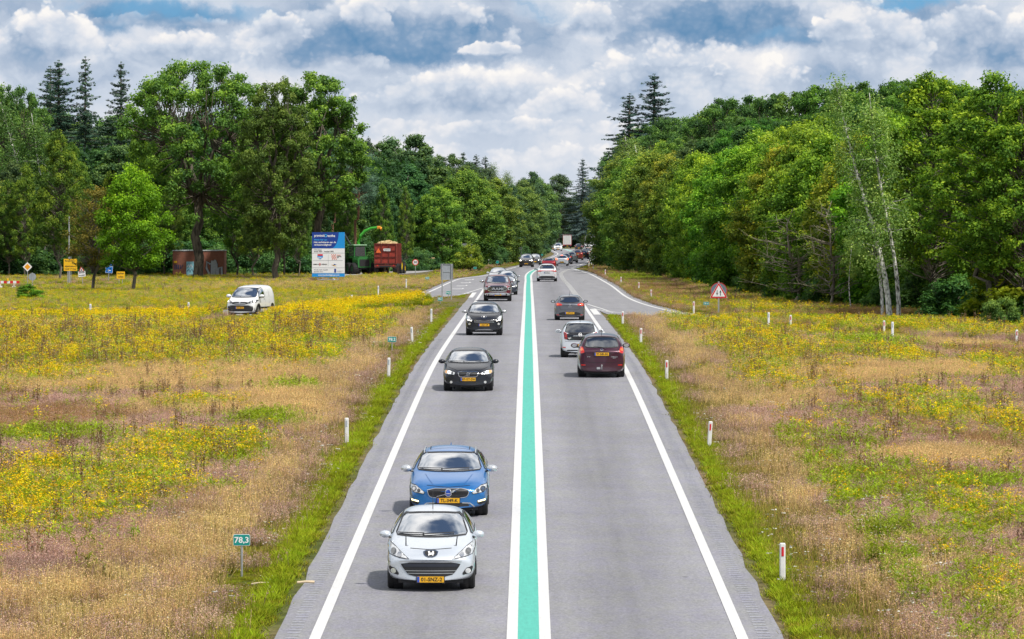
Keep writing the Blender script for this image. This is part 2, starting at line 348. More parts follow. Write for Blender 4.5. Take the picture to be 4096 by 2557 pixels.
# centre of the main road: straight, then a slight S bend in the distance
CL = [(30, 0.11), (78, 0.29), (173, 0.63), (300, 1.10), (430, 1.58), (500, 1.95), (535, 2.60), (568, 3.80), (610, 5.5), (660, 7.3), (710, 9.0), (754, 10.4), (808, 11.8), (850, 12.4), (907, 12.5), (1000, 12.6), (1075, 12.9), (1300, 14.2), (1700, 22.0)]
CLy = np.array([c[0] for c in CL]); CLx = np.array([c[1] for c in CL])
_m = np.gradient(CLx, CLy)
def cx(Y):
    i = int(np.clip(np.searchsorted(CLy, Y) - 1, 0, len(CL) - 2)); h = CLy[i + 1] - CLy[i]; t = (Y - CLy[i]) / h
    return float((2*t**3 - 3*t**2 + 1) * CLx[i] + (t**3 - 2*t*t + t) * h * _m[i] + (-2*t**3 + 3*t*t) * CLx[i+1] + (t**3 - t*t) * h * _m[i+1])
def cdir(Y): return math.atan2(cx(Y + 2) - cx(Y - 2), 4.0)
def yrange(a, b):
    out = [a]; y = a
    while y < b:
        y += 3.0 if y < 260 else (8.0 if y < 600 else 15.0); out.append(min(y, b))
    return out
def ribbon(name, fl, fr, y0, y1, lift, mat, label=None):
    V = []; Fc = []
    for y in yrange(y0, y1): V += [(fl(y), y, gz(y) + lift), (fr(y), y, gz(y) + lift)]
    Fc = [(2 * i, 2 * i + 1, 2 * i + 3, 2 * i + 2) for i in range(len(V) // 2 - 1)]
    o = mesh_obj(name, V, Fc, mat); return tag(o, kind='structure')
def dense(pts, step=4.0):
    """Catmull-Rom through plan points"""
    P = [np.array(p, float) for p in pts]; P = [2 * P[0] - P[1]] + P + [2 * P[-1] - P[-2]]; out = []
    for i in range(1, len(P) - 2):
        n = max(2, int(np.linalg.norm(P[i + 1] - P[i]) / step))
        for k in range(n):
            t = k / n
            out.append(0.5 * ((2 * P[i]) + (-P[i-1] + P[i+1]) * t + (2*P[i-1] - 5*P[i] + 4*P[i+1] - P[i+2]) * t*t + (-P[i-1] + 3*P[i] - 3*P[i+1] + P[i+2]) * t**3))
    out.append(P[-2]); return [tuple(p) for p in out]
def strip(name, pts, w, lift, mat, dash=None, step=3.0, wfun=None):
    P = dense(pts, step); V = []; Fc = []; s = 0.0; on = True
    for i, p in enumerate(P):
        a = np.array(P[min(i + 1, len(P) - 1)]) - np.array(P[max(i - 1, 0)]); a = a / (np.linalg.norm(a) + 1e-9)
        nrm = np.array((-a[1], a[0])); ww = w if wfun is None else wfun(i / (len(P) - 1))
        for sgn in (1, -1):
            q = np.array(p) + nrm * ww / 2 * sgn; V.append((q[0], q[1], gz(q[1]) + lift))
    for i in range(len(P) - 1):
        if dash and (i % (dash[0] + dash[1])) >= dash[0]: continue
        Fc.append((2 * i, 2 * i + 1, 2 * i + 3, 2 * i + 2))
    return tag(mesh_obj(name, V, Fc, mat), kind='structure')
def poly_sheet(name, left, right, lift, mat):
    """sheet between two plan polylines resampled to the same count"""
    def rs(P, n):
        P = np.array(dense(P, 3.0)); d = np.r_[0, np.cumsum(np.linalg.norm(np.diff(P, axis=0), axis=1))]; t = np.linspace(0, d[-1], n)
        return np.c_[np.interp(t, d, P[:, 0]), np.interp(t, d, P[:, 1])]
    n = 60; A, B = rs(left, n), rs(right, n); V = []; Fc = []; m = 6
    for i in range(n):
        for k in range(m + 1):
            q = A[i] * (1 - k / m) + B[i] * k / m; V.append((q[0], q[1], gz(q[1]) + lift))
    for i in range(n - 1):
        for k in range(m): Fc.append((i * (m + 1) + k, i * (m + 1) + k + 1, (i + 1) * (m + 1) + k + 1, (i + 1) * (m + 1) + k))
    return tag(mesh_obj(name, V, Fc, mat), kind='structure')
z2 = lambda x, y: ground_at(1600 + x / 2.422, 1000 + y / 2.422)
z5 = lambda x, y: ground_at(1150 + x / 3.0275, 850 + y / 3.0275)
z6 = lambda x, y: ground_at(2000 + x / 4.844, 850 + y / 4.844)
HALF = 3.75; SH = 4.47
rw = random.Random(3)
ribbon('road', lambda y: cx(y) - SH - 0.05 * math.sin(y * 0.9) * math.sin(y * 0.23), lambda y: cx(y) + SH + 0.05 * math.sin(y * 1.1 + 1) * math.sin(y * 0.19), 20, 1450, 0.0, M_ASPH)
ribbon('road_marking_centre_left', lambda y: cx(y) - 0.39, lambda y: cx(y) - 0.195, 20, 1450, 0.010, M_WHITE)
ribbon('road_marking_centre_green', lambda y: cx(y) - 0.195, lambda y: cx(y) + 0.185, 20, 1450, 0.008, M_GREEN)
ribbon('road_marking_centre_right', lambda y: cx(y) + 0.185, lambda y: cx(y) + 0.39, 20, 1450, 0.010, M_WHITE)
# edge lines; both run out where the slip roads join and are taken up again behind
ribbon('road_marking_edge_left', lambda y: cx(y) - HALF - 0.1, lambda y: cx(y) - HALF + 0.1, 20, 395, 0.010, M_WHITE)
ribbon('road_marking_edge_left', lambda y: cx(y) - HALF - 0.1, lambda y: cx(y) - HALF + 0.1, 640, 1450, 0.010, M_WHITE)
ribbon('road_marking_edge_right', lambda y: cx(y) + HALF - 0.1, lambda y: cx(y) + HALF + 0.1, 20, 330, 0.010, M_WHITE)
ribbon('road_marking_edge_right', lambda y: cx(y) + HALF - 0.1, lambda y: cx(y) + HALF + 0.1, 565, 1450, 0.010, M_WHITE)
# right: acceleration lane and slip road
rE = [(cx(690) + HALF + .2, 690), (cx(640) + HALF + .3, 640), z6(1500, 1020), z6(1360, 1075), z6(1600, 1150), z6(1740, 1195), z6(1900, 1280), z2(2050, 350), z2(2200, 460), z2(2422, 545), D(1640, 748), D(1800, 785), D(2080, 803), D(2422, 822), D(3000, 850)]
rE = [z6(1365, 1078), z6(1600, 1150), z6(1740, 1195), z6(1900, 1275), z2(2050, 350), z2(2200, 460), z2(2422, 545), D(1640, 748), D(1800, 783), D(2080, 803), D(2422, 822), D(3000, 848)]
inner = [(cx(y) + SH - .5, y) for y in (568, 540, 500, 450, 400, 360, 330, 305)] + [z2(1980, 600)]
def off(P, d):
    Q = []
    for i, p in enumerate(P):
        a = np.array(P[min(i + 1, len(P) - 1)]) - np.array(P[max(i - 1, 0)]); a = a / np.linalg.norm(a)
        Q.append((p[0] + a[1] * -d, p[1] + a[0] * d))
    return Q
rEout = off(rE, 0.75)
poly_sheet('slip_road_right', [(cx(700) + HALF, 700), (cx(640) + HALF + .1, 640)] + [(cx(568) + HALF - .2, 568)] + [(cx(y) + HALF - .3, y) for y in (500, 450, 400, 360, 330)] + [z2(1975, 610), z2(2080, 640), D(1640, 765), D(1900, 800), D(2200, 825), D(3000, 872)],
           [(cx(700) + SH, 700), (cx(640) + SH + .4, 640), z6(1420, 1060)] + rEout[1:], 0.003, M_ASPH2)
strip('slip_road_marking_edge', rE, 0.20, 0.012, M_WHITE)
strip('slip_road_marking_inner', [z2(1815, 527), z2(1960, 572), z2(2085, 605), D(1560, 748)], 0.13, 0.012, M_WHITE)
strip('slip_road_marking_chevron', [z2(1855, 565), z2(1975, 592), z2(2070, 612)], 0.12, 0.014, M_WHITE)
strip('slip_road_marking_chevron', [z2(1868, 575), z2(1912, 630)], 0.42, 0.016, M_WHITE)
strip('block_marking', [z2(1640, 187), z2(1580, 215), z2(1560, 240), z2(1585, 290), z2(1640, 350), z2(1700, 430), z2(1770, 510)], 0.45, 0.012, mat_paint('road_paint_worn', (0.58, 0.58, 0.58), 0.2), dash=(2, 1), step=0.8)
# left: exit lane and slip road that turns away behind the flowers
lE = [z6(380, 1042), z6(130, 1110), z2(1000, 200), z2(860, 243), z2(620, 275), z2(500, 310), z2(270, 413), z5(1640, 960), z5(1500, 985), z5(1200, 1040), D(640, 731), D(300, 736), D(-200, 742), D(-900, 750)]
lI = [(cx(y) - HALF + .3, y) for y in (640, 560, 500, 450, 400)] + [z2(590, 440), z2(240, 462), z5(1400, 1060), z5(900, 1150), D(585, 752), D(300, 760), D(-200, 768), D(-900, 780)]
poly_sheet('slip_road_left', off(lE, -0.6), lI, 0.003, M_ASPH2)
strip('slip_road_marking_edge', lE[:8], 0.2, 0.012, M_WHITE)
strip('slip_road_marking_inner', [z2(800, 370), z2(690, 405), z2(600, 432), z2(520, 440)], 0.14, 0.012, M_WHITE)
strip('slip_road_marking_chevron', [z2(735, 414), z2(670, 424), z2(600, 436)], 0.12, 0.014, M_WHITE)
strip('slip_road_marking_chevron', [z2(722, 415), z2(684, 464)], 0.34, 0.016, M_WHITE)
for (x0, x1, y) in ((500, 622, 379), (548, 657, 350), (590, 690, 320), (627, 720, 291)):
    a, b, c_ = z2(x0, y + 2), z2(x1 - 12, y - 1), z2(x1, y - 8)
    e1, e2 = z2(x1 - 22, y - 4), z2(x1 - 16, y - 12)
    V = [z2(x0, y + 2.2), z2(x1 - 22, y + 2.2), z2(x1 - 22, y - 1.8), z2(x0, y - 1.6), z2(x1 - 34, y + 4.5), z2(x1, y - 3.5), z2(x1 - 14, y - 9), ]
    tag(mesh_obj('lane_arrow_marking', [(v[0], v[1], gz(v[1]) + 0.012) for v in V], [(0, 1, 2, 3), (4, 5, 6)], M_WHITE), kind='structure')
# gravel side path behind the billboard
strip('path', [z5(300, 800), z5(700, 775), z5(1000, 748), z5(1300, 725), z5(1520, 690), z5(1620, 672)], 6.5, 0.004, simple('gravel_path', (0.34, 0.33, 0.32), 0.95, scale=3.0, var=0.25))
# milled rumble strips on both shoulders
def rumble():
    V = []; Fc = []; rr = random.Random(9)
    for s in (-1, 1):
        y = 60.0
        while y < 215:
            xc = cx(y) + s * (HALF + 0.41); j = rr.uniform(-.012, .012); n = len(V); w = 0.115
            V += [(xc - w + j, y, gz(y) + .006), (xc + w + j, y, gz(y) + .006), (xc + w + j, y + .11, gz(y + .11) + .006), (xc - w + j, y + .11, gz(y + .11) + .006)]
            Fc.append((n, n + 1, n + 2, n + 3)); y += 0.44
    tag(mesh_obj('rumble_strip', V, Fc, M_RUMBLE), kind='structure')
rumble()
# ================================================================= TREES
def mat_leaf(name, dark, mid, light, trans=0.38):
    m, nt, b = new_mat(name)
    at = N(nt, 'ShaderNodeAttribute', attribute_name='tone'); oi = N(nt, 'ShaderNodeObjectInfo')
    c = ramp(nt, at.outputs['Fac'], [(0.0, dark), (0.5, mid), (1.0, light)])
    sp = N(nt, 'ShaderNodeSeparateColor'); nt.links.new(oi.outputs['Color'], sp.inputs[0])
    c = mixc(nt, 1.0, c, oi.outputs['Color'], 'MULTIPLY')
    c = mixc(nt, mth(nt, 'SUBTRACT', 1.0, oi.outputs['Alpha']), c, (0.14, 0.20, 0.23))  # distance haze painted into the leaf colour as a bluish mix
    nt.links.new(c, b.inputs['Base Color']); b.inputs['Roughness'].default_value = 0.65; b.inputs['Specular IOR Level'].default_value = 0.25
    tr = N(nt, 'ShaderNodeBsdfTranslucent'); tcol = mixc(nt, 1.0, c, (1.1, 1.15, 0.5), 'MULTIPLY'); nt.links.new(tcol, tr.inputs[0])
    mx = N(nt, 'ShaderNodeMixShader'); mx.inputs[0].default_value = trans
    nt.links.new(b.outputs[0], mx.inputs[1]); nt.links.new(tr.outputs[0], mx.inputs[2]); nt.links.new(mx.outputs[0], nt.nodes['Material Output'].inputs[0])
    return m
def mat_bark(name, a, b_, scale=(3, 3, 0.6), birch=False):
    m, nt, b = new_mat(name)
    tc = N(nt, 'ShaderNodeTexCoord'); v = vmth(nt, 'MULTIPLY', tc.outputs['Object'], scale)
    no = N(nt, 'ShaderNodeTexNoise', i_Scale=1.6, i_Detail=6.0); nt.links.new(v, no.inputs['Vector'])
    c = ramp(nt, no.outputs[0], [(0.38, a), (0.56, b_)] if not birch else [(0.36, (0.05, 0.045, 0.04)), (0.44, (0.45, 0.43, 0.40)), (0.6, b_)])
    nt.links.new(c, b.inputs['Base Color']); b.inputs['Roughness'].default_value = 0.9
    bp = N(nt, 'ShaderNodeBump', i_Strength=0.5, i_Distance=0.03); nt.links.new(no.outputs[0], bp.inputs['Height']); nt.links.new(bp.outputs[0], b.inputs['Normal'])
    return m
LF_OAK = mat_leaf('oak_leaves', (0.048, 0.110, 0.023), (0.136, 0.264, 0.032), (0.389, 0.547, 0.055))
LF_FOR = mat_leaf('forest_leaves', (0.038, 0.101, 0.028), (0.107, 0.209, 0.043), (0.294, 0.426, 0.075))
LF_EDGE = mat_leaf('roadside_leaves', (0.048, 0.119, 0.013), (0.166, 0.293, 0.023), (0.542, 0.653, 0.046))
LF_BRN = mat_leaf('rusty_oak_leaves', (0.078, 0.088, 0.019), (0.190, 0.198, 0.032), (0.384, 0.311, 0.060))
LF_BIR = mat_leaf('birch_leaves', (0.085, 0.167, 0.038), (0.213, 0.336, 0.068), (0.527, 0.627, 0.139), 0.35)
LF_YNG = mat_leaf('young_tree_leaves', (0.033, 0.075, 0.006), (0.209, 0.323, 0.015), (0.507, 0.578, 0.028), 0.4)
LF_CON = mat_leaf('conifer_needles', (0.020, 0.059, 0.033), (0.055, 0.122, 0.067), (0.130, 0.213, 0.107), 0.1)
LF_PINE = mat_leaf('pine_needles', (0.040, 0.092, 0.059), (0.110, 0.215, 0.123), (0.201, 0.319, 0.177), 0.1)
BK_OAK = mat_bark('oak_bark', (0.045, 0.038, 0.028), (0.135, 0.115, 0.085)); BK_GREY = mat_bark('grey_bark', (0.06, 0.055, 0.045), (0.19, 0.165, 0.13))
BK_PINE = mat_bark('pine_bark', (0.09, 0.05, 0.03), (0.26, 0.13, 0.08)); BK_BIRCH = mat_bark('birch_bark', (0, 0, 0), (0.92, 0.89, 0.84), (5, 5, 3.2), True)
BK_DEAD = mat_bark('dead_wood', (0.14, 0.12, 0.09), (0.30, 0.26, 0.20))

def leaves(rng, centers, radii, per, size, flat=0.75, up=0.45, tonec=None, aspect=0.62, shell=0.55):
    """leaf faces scattered in ellipsoidal clumps; returns verts, tones"""
    n = len(centers); cnt = np.maximum(8, (per * (radii / radii.mean()) ** 2).astype(int))
    idx = np.repeat(np.arange(n), cnt); m = len(idx)
    d = rng.normal(size=(m, 3)); d /= np.linalg.norm(d, axis=1)[:, None]
    rr = rng.random(m) ** shell * (1 + 0.25 * rng.normal(size=m) ** 2 * 0.35)
    # lumpy clump shape
    ph = rng.random((n, 3)) * 6.28
    lump = 1 + 0.28 * np.sin(3 * d[:, 0] + ph[idx, 0]) * np.sin(3 * d[:, 1] + ph[idx, 1]) + 0.18 * np.sin(5 * d[:, 2] + ph[idx, 2])
    P = centers[idx] + d * (radii[idx] * rr * lump)[:, None] * np.array([1, 1, flat])
    nrm = d * 0.9 + rng.normal(size=(m, 3)) * 0.55 + np.array([0, 0, up]); nrm /= np.linalg.norm(nrm, axis=1)[:, None]
    t = np.cross(nrm, rng.normal(size=(m, 3))); t /= np.linalg.norm(t, axis=1)[:, None] + 1e-9
    b = np.cross(nrm, t); s = size * rng.uniform(0.55, 1.35, m)[:, None]
    V = np.empty((m, 4, 3)); V[:, 0] = P - t * s; V[:, 1] = P + b * s * aspect; V[:, 2] = P + t * s; V[:, 3] = P - b * s * aspect
    V[:, 1, 2] -= s[:, 0] * 0.15; V[:, 3, 2] -= s[:, 0] * 0.15
    tc = rng.random(n) if tonec is None else tonec
    tone = np.clip(0.20 + 0.46 * tc[idx] ** 1.2 + 0.27 * d[:, 2] * rr + 0.14 * rng.normal(size=m), 0, 1)  # clump tops lighter, undersides darker: light and shade painted into the tone
    return V.reshape(-1, 3), tone
def limb(mb, p0, p1, r0, r1, rng, n=5, sag=0.0, sides=6):
    p0, p1 = np.array(p0, float), np.array(p1, float); L = np.linalg.norm(p1 - p0); pts = []
    for i in range(n + 1):
        t = i / n; q = p0 * (1 - t) + p1 * t; q = q + rng.normal(size=3) * L * 0.035 * (0 < i < n); q[2] += sag * L * math.sin(t * math.pi); pts.append(tuple(q))
    mb.tube(pts, [r0 * (1 - i / n) + r1 * i / n for i in range(n + 1)], sides, False)
    return pts
def env_clumps(rng, n, z0, z1, rfun, crad, fill=0.35, top=True):
    C = []
    while len(C) < n:
        t = rng.random(); z = z0 + (z1 - z0) * t; r = rfun(t)
        if rng.random() > (r / max(rfun(x) for x in (0.2, 0.4, 0.6, 0.8))) + 0.15: continue
        a = rng.random() * 6.283; q = r * (1 - fill * rng.random() ** 1.6) * (1.0 + 0.13 * math.sin(2.3 * a + n) + 0.1 * math.sin(5 * a + 9 * t))
        C.append((q * math.cos(a), q * math.sin(a), z))
    C = np.array(C); rad = crad * rng.uniform(0.6, 1.3, n)
    return C, rad
TREE = {}
def make_tree(key, seed, kind):
    """returns (woody mesh, crown mesh, height)"""
    rng = np.random.default_rng(seed); mb = MB(); lf = None; bark = BK_OAK
    if kind == 'oak':          # broad crown over a clear trunk, sky showing between the limbs
        Ht, R0 = 22.0, 7.6
        f = lambda t: R0 * (0.70 + 0.42 * math.sin(math.pi * min(t, .55) / 1.1)) * math.sqrt(max(0.0, 1 - max(0, (t - 0.35) / 0.65) ** 2.4))
        C1, r1 = env_clumps(rng, 300, 8.5, 21.4, f, 0.78, 0.42)
        C2, r2 = env_clumps(rng, 60, 5.5, 11.5, lambda t: 7.4 * (1 - 0.2 * t), 0.9, 0.45)
        C = np.vstack([C1, C2]); rad = np.r_[r1, r2]; lf = LF_OAK
        V, tone = leaves(rng, C, rad, 190, 0.14, 0.75)
        tr = limb(mb, (0, 0, -.2), (0.3, 0.2, 8.5), 0.55, 0.42, rng, 6, sides=9)
        hubs = [(0.3, 0.2, 8.5)]
        for k in range(7):
            a = k * 0.9 + rng.random(); e = (3.6 * math.cos(a), 3.6 * math.sin(a), 12 + 3 * rng.random()); limb(mb, (0.3, 0.2, 6.5 + rng.random() * 2), e, 0.26, 0.14, rng, 5, 0.05); hubs.append(e)
        for c in C:
            h = min(hubs, key=lambda q: (q[0] - c[0]) ** 2 + (q[1] - c[1]) ** 2 + (q[2] - c[2] + 2.5) ** 2)
            limb(mb, h, c, 0.085, 0.02, rng, 4, -0.04, 4)
    elif kind in ('oak_open', 'oak_rust'):   # tall trunk, ascending limbs
        Ht, R0 = 22.0, 5.6; lf = LF_OAK if kind == 'oak_open' else LF_BRN
        f = lambda t: R0 * math.sin(math.pi * min(1, 0.16 + 0.80 * t)) ** 0.7
        C, rad = env_clumps(rng, 300 if kind == 'oak_rust' else 240, 7.5 if kind == 'oak_open' else 4.0, 21.6, f, 0.70, 0.6)
        V, tone = leaves(rng, C, rad, 200, 0.14, 0.8)
        limb(mb, (0, 0, -.2), (0.1, 0, 9), 0.42, 0.36, rng, 6, sides=9)
        hubs = [(0.1, 0, 9.0)]
        for k in range(6):
            a = k * 1.05 + rng.random() * .5; e = (2.6 * math.cos(a), 2.6 * math.sin(a), 14 + 3 * rng.random()); limb(mb, (0.1, 0, 7.5 + 1.4 * rng.random()), e, 0.26, 0.12, rng, 5); hubs.append(e)
        for c in C:
            h = min(hubs, key=lambda q: (q[0] - c[0]) ** 2 + (q[1] - c[1]) ** 2 + (q[2] - c[2] + 2.0) ** 2)
            limb(mb, h, c, 0.075, 0.02, rng, 4, -0.03, 4)
    elif kind == 'forest':      # tall, narrow, leafed almost to the ground
        Ht, R0 = 18.0, 3.9; lf = LF_FOR; bark = BK_GREY
        f = lambda t: R0 * (0.55 + 0.6 * math.sin(math.pi * min(1, t * 0.9 + 0.1))) * math.sqrt(max(0, 1 - t ** 4)) * 0.9
        C, rad = env_clumps(rng, 280, 1.5, 17.3, f, 0.76, 0.5)
        V, tone = leaves(rng, C, rad, 185, 0.155, 0.78)
        limb(mb, (0, 0, -.2), (0.2, 0, 16.5), 0.24, 0.05, rng, 8, sides=7)
        for c in C[:50]: limb(mb, (0.1, 0, max(1, c[2] - 1.6)), c, 0.06, 0.02, rng, 3, 0, 4)
    elif kind == 'edge':        # bushy roadside oak, foliage to the ground
        Ht, R0 = 13.0, 3.7; lf = LF_EDGE
        f = lambda t: R0 * (0.75 + 0.35 * math.sin(math.pi * t)) * math.sqrt(max(0, 1 - t ** 3.2))
        C, rad = env_clumps(rng, 360, 0.3, 12.5, f, 0.62, 0.40)
        V, tone = leaves(rng, C, rad, 185, 0.105, 0.8, tonec=rng.random(360) * 0.75 + 0.35 * (C[:, 2] / 13))  # higher clumps lighter: lit crown top put into the leaf tone
        limb(mb, (0, 0, -.2), (0.2, 0, 11.5), 0.2, 0.05, rng, 7, sides=7)
        for c in C[:60]: limb(mb, (0.1, 0, max(.6, c[2] - 1.3)), c, 0.05, 0.015, rng, 3, 0, 4)
    elif kind == 'tall_edge':   # light yellow-green tree with open lower trunk
        Ht, R0 = 14.0, 2.6; lf = LF_EDGE; bark = BK_GREY
        f = lambda t: R0 * (0.5 + 0.7 * math.sin(math.pi * min(1, t * .8 + .15))) * math.sqrt(max(0, 1 - t ** 2.6))
        C, rad = env_clumps(rng, 210, 3.0, 13.7, f, 0.48, 0.6)
        V, tone = leaves(rng, C, rad, 190, 0.085, 0.85)
        limb(mb, (0, 0, -.2), (0.4, 0, 12.5), 0.15, 0.03, rng, 8, sides=7)
        for c in C: limb(mb, (0.2, 0, max(2, c[2] - 1.3)), c, 0.04, 0.012, rng, 3, 0, 4)
    elif kind == 'young':       # small ovoid street tree
        Ht, R0 = 8.0, 2.15; lf = LF_YNG; bark = BK_GREY
        f = lambda t: R0 * math.sin(math.pi * (0.12 + 0.83 * t) ** 0.8) ** 0.8
        C, rad = env_clumps(rng, 120, 1.7, 7.8, f, 0.5, 0.55)
        V, tone = leaves(rng, C, rad, 240, 0.072, 0.9, tonec=rng.random(120) * .5 + .5 * (C[:, 2] / 8))  # lighter upwards, light on the upper crown put into the tone
        limb(mb, (0, 0, -.2), (0, 0, 6.6), 0.13, 0.03, rng, 6, sides=8)
        for c in C: limb(mb, (0, 0, max(1.4, c[2] - 1.0)), c, 0.03, 0.01, rng, 3, 0, 4)
    elif kind == 'thin':        # thin crowned, greyish, nearly bare
        Ht, R0 = 9.0, 1.7; lf = LF_BRN; bark = BK_GREY
        f = lambda t: R0 * math.sin(math.pi * min(1, 0.15 + 0.8 * t)) ** 0.7
        C, rad = env_clumps(rng, 110, 2.0, 8.8, f, 0.42, 0.8)
        V, tone = leaves(rng, C, rad, 70, 0.07, 0.9)
        limb(mb, (0, 0, -.2), (0.1, 0, 7.5), 0.12, 0.03, rng, 6, sides=8)
        for c in C: limb(mb, (0, 0, max(1.6, c[2] - 1.3)), c, 0.03, 0.012, rng, 3, 0, 4)
    elif kind == 'birch':       # white leaning stems, airy hanging foliage
        Ht = 14.0; lf = LF_BIR; bark = BK_BIRCH; Cs = []
        for (bx, by, tx, ty, hh, r0) in ((0, 0, -3.0, 0.4, 13.2, .17), (.5, .4, -1.2, -.2, 12.4, .13), (-.4, .3, -1.4, .8, 9.0, .10)):
            lst = [(bx + (tx - bx) * (t ** 1.25) + 0.12 * math.sin(7 * t), by + (ty - by) * t, -.2 + hh * t) for t in np.linspace(0, 1, 11)]
            mb.tube(lst, [r0 * (1 - 0.85 * t) for t in np.linspace(0, 1, 11)], 7, False)
            for k in range(70):
                t = rng.uniform(0.36, 1.0); i = int(t * 10); q = np.array(lst[min(i, 10)]); a = rng.random() * 6.28; rr = rng.uniform(0.3, 2.0) * (1.25 - t)
                c = q + np.array([rr * math.cos(a), rr * math.sin(a), rng.uniform(-.5, .9)]); Cs.append(c)
                limb(mb, q, c, 0.02, 0.008, rng, 3, 0.1, 3)
        C = np.array(Cs); rad = rng.uniform(0.35, 0.75, len(C))
        V, tone = leaves(rng, C, rad, 85, 0.066, 1.3, tonec=rng.random(len(C)))
    elif kind == 'birch_stem':
        Ht = 9.0; lf = LF_BIR; bark = BK_BIRCH
        lst = [(0.25 * math.sin(4 * t) + .2 * t, 0, -.2 + 8.4 * t) for t in np.linspace(0, 1, 10)]; mb.tube(lst, [0.085 * (1 - .7 * t) for t in np.linspace(0, 1, 10)], 7, False)
        C, rad = env_clumps(rng, 40, 4.0, 8.8, lambda t: 1.2, 0.45, 0.8); V, tone = leaves(rng, C, rad, 110, 0.07, 1.1)
    elif kind == 'spruce':
        Ht = 20.0; lf = LF_CON; bark = BK_GREY; Cs = []; rs = []
        mb.tube([(0, 0, -.2), (0, 0, 10), (0.1, 0, 19.6)], [0.28, 0.17, 0.02], 7, False)
        z = 3.0
        while z < 19.5:
            u_ = (z - 3) / 16.7; rz = 3.3 * (1 - u_) ** 0.75 + 0.12; a0 = rng.random() * 6.28
            for k in range(4):
                a = a0 + k * 1.57 + rng.normal() * .4; L = rz * rng.uniform(0.35, 1.2); zz = z + rng.uniform(-.3, .3)
                up = rng.uniform(0.0, 0.45) if u_ > .75 else rng.uniform(-0.32, 0.02)
                e = (L * math.cos(a), L * math.sin(a), zz + up * L); limb(mb, (0, 0, zz), e, 0.035, 0.01, rng, 3, 0, 3)
                for t in np.arange(0.12 + .1 * rng.random(), 1.02, max(.12, .22 / max(L, .3))):
                    Cs.append((e[0] * t + rng.normal() * .08, e[1] * t + rng.normal() * .08, zz + (e[2] - zz) * t - 0.10 * math.sin(3 * t))); rs.append(0.13 + 0.28 * (1 - u_) * (1.1 - 0.6 * t))
            z += rng.uniform(0.14, 0.40)
        Cs.append((0.1, 0, 19.7)); rs.append(.12); C = np.array(Cs); rad = np.array(rs); V, tone = leaves(rng, C, rad, 36, 0.10, 0.6, 0.2, aspect=0.35)
    elif kind == 'pine':
        Ht = 18.0; lf = LF_PINE; bark = BK_PINE
        limb(mb, (0, 0, -.2), (0.9, 0, 16.5), 0.24, 0.07, rng, 8, sides=8)
        C, rad = env_clumps(rng, 60, 9.5, 17.8, lambda t: 3.6 * math.sin(math.pi * min(1, .25 + .7 * t)), 0.85, 0.7)
        V, tone = leaves(rng, C, rad, 420, 0.10, 0.6, aspect=0.35)
        for c in C: limb(mb, (0.6, 0, max(8, c[2] - 1.0)), c, 0.06, 0.02, rng, 3, 0, 4)
    elif kind == 'bare':        # dead branches with a few leaves left
        Ht = 9.0; lf = LF_EDGE; bark = BK_DEAD
        limb(mb, (0, 0, -.2), (0.2, 0, 8.5), 0.12, 0.03, rng, 7, sides=6); Cs = []
        for k in range(60):
            z = rng.uniform(1.2, 7.5); a = rng.random() * 6.28; L = rng.uniform(1.2, 3.6) * (1 - 0.5 * z / 9); e = np.array((L * math.cos(a), L * math.sin(a), z + L * rng.uniform(0.1, 0.8)))
            P = limb(mb, (0.1, 0, z), e, 0.035, 0.01, rng, 4, 0, 4)
            for j in range(3): s = np.array(P[2 + (j % 2)]); limb(mb, s, s + rng.normal(size=3) * 0.6 + np.array([e[0] * .15, e[1] * .15, .2]), 0.015, 0.006, rng, 2, 0, 3)
            if k % 2 == 0: Cs.append(e)
        C = np.array(Cs); rad = np.full(len(C), .32); V, tone = leaves(rng, C, rad, 26, 0.07)
    elif kind == 'shrub':
        Ht = 3.0; lf = LF_FOR; bark = BK_GREY
        C, rad = env_clumps(rng, 60, 0.15, 2.8, lambda t: 1.9 * math.sqrt(max(0, 1 - t ** 2.5)), 0.45, 0.6)
        V, tone = leaves(rng, C, rad, 190, 0.085, 0.85)
        for c in C[:14]: limb(mb, (0, 0, -.1), c, 0.03, 0.01, rng, 3, 0, 4)
    elif kind == 'fresh_shrub':
        Ht = 2.6; lf = LF_YNG; bark = BK_GREY
        C, rad = env_clumps(rng, 55, 0.15, 2.4, lambda t: 1.4 * math.sqrt(max(0, 1 - t ** 2.2)), 0.36, 0.6)
        V, tone = leaves(rng, C, rad, 150, 0.075, 0.85)
        for c in C[:14]: limb(mb, (0, 0, -.1), c, 0.02, 0.01, rng, 3, 0, 4)
    tm = bpy.data.meshes.new('trunk'); tm.from_pydata(mb.V, [], mb.F); tm.materials.append(bark)
    tm.polygons.foreach_set('use_smooth', np.ones(len(tm.polygons), dtype=bool))
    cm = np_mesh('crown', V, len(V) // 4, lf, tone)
    TREE[key] = (tm, cm, Ht)
KINDS = [('oak', 2), ('oak_open', 1), ('oak_rust', 1), ('forest', 3), ('edge', 3), ('tall_edge', 2), ('young', 1), ('thin', 1), ('birch', 1), ('birch_stem', 1), ('spruce', 2), ('pine', 1), ('bare', 1), ('shrub', 2), ('fresh_shrub', 1)]
for kd, n in KINDS:
    for i in range(n): make_tree((kd, i), 100 + 17 * i + len(kd) * 7, kd)
rt = random.Random(77)
NAMES = dict(oak='oak_tree', oak_open='oak_tree', oak_rust='oak_tree', forest='forest_tree', edge='roadside_tree', tall_edge='slender_tree', young='young_tree', thin='young_tree', birch='birch_tree', birch_stem='birch_tree', spruce='spruce_tree', pine='pine_tree', bare='bare_tree', shrub='shrub', fresh_shrub='shrub')
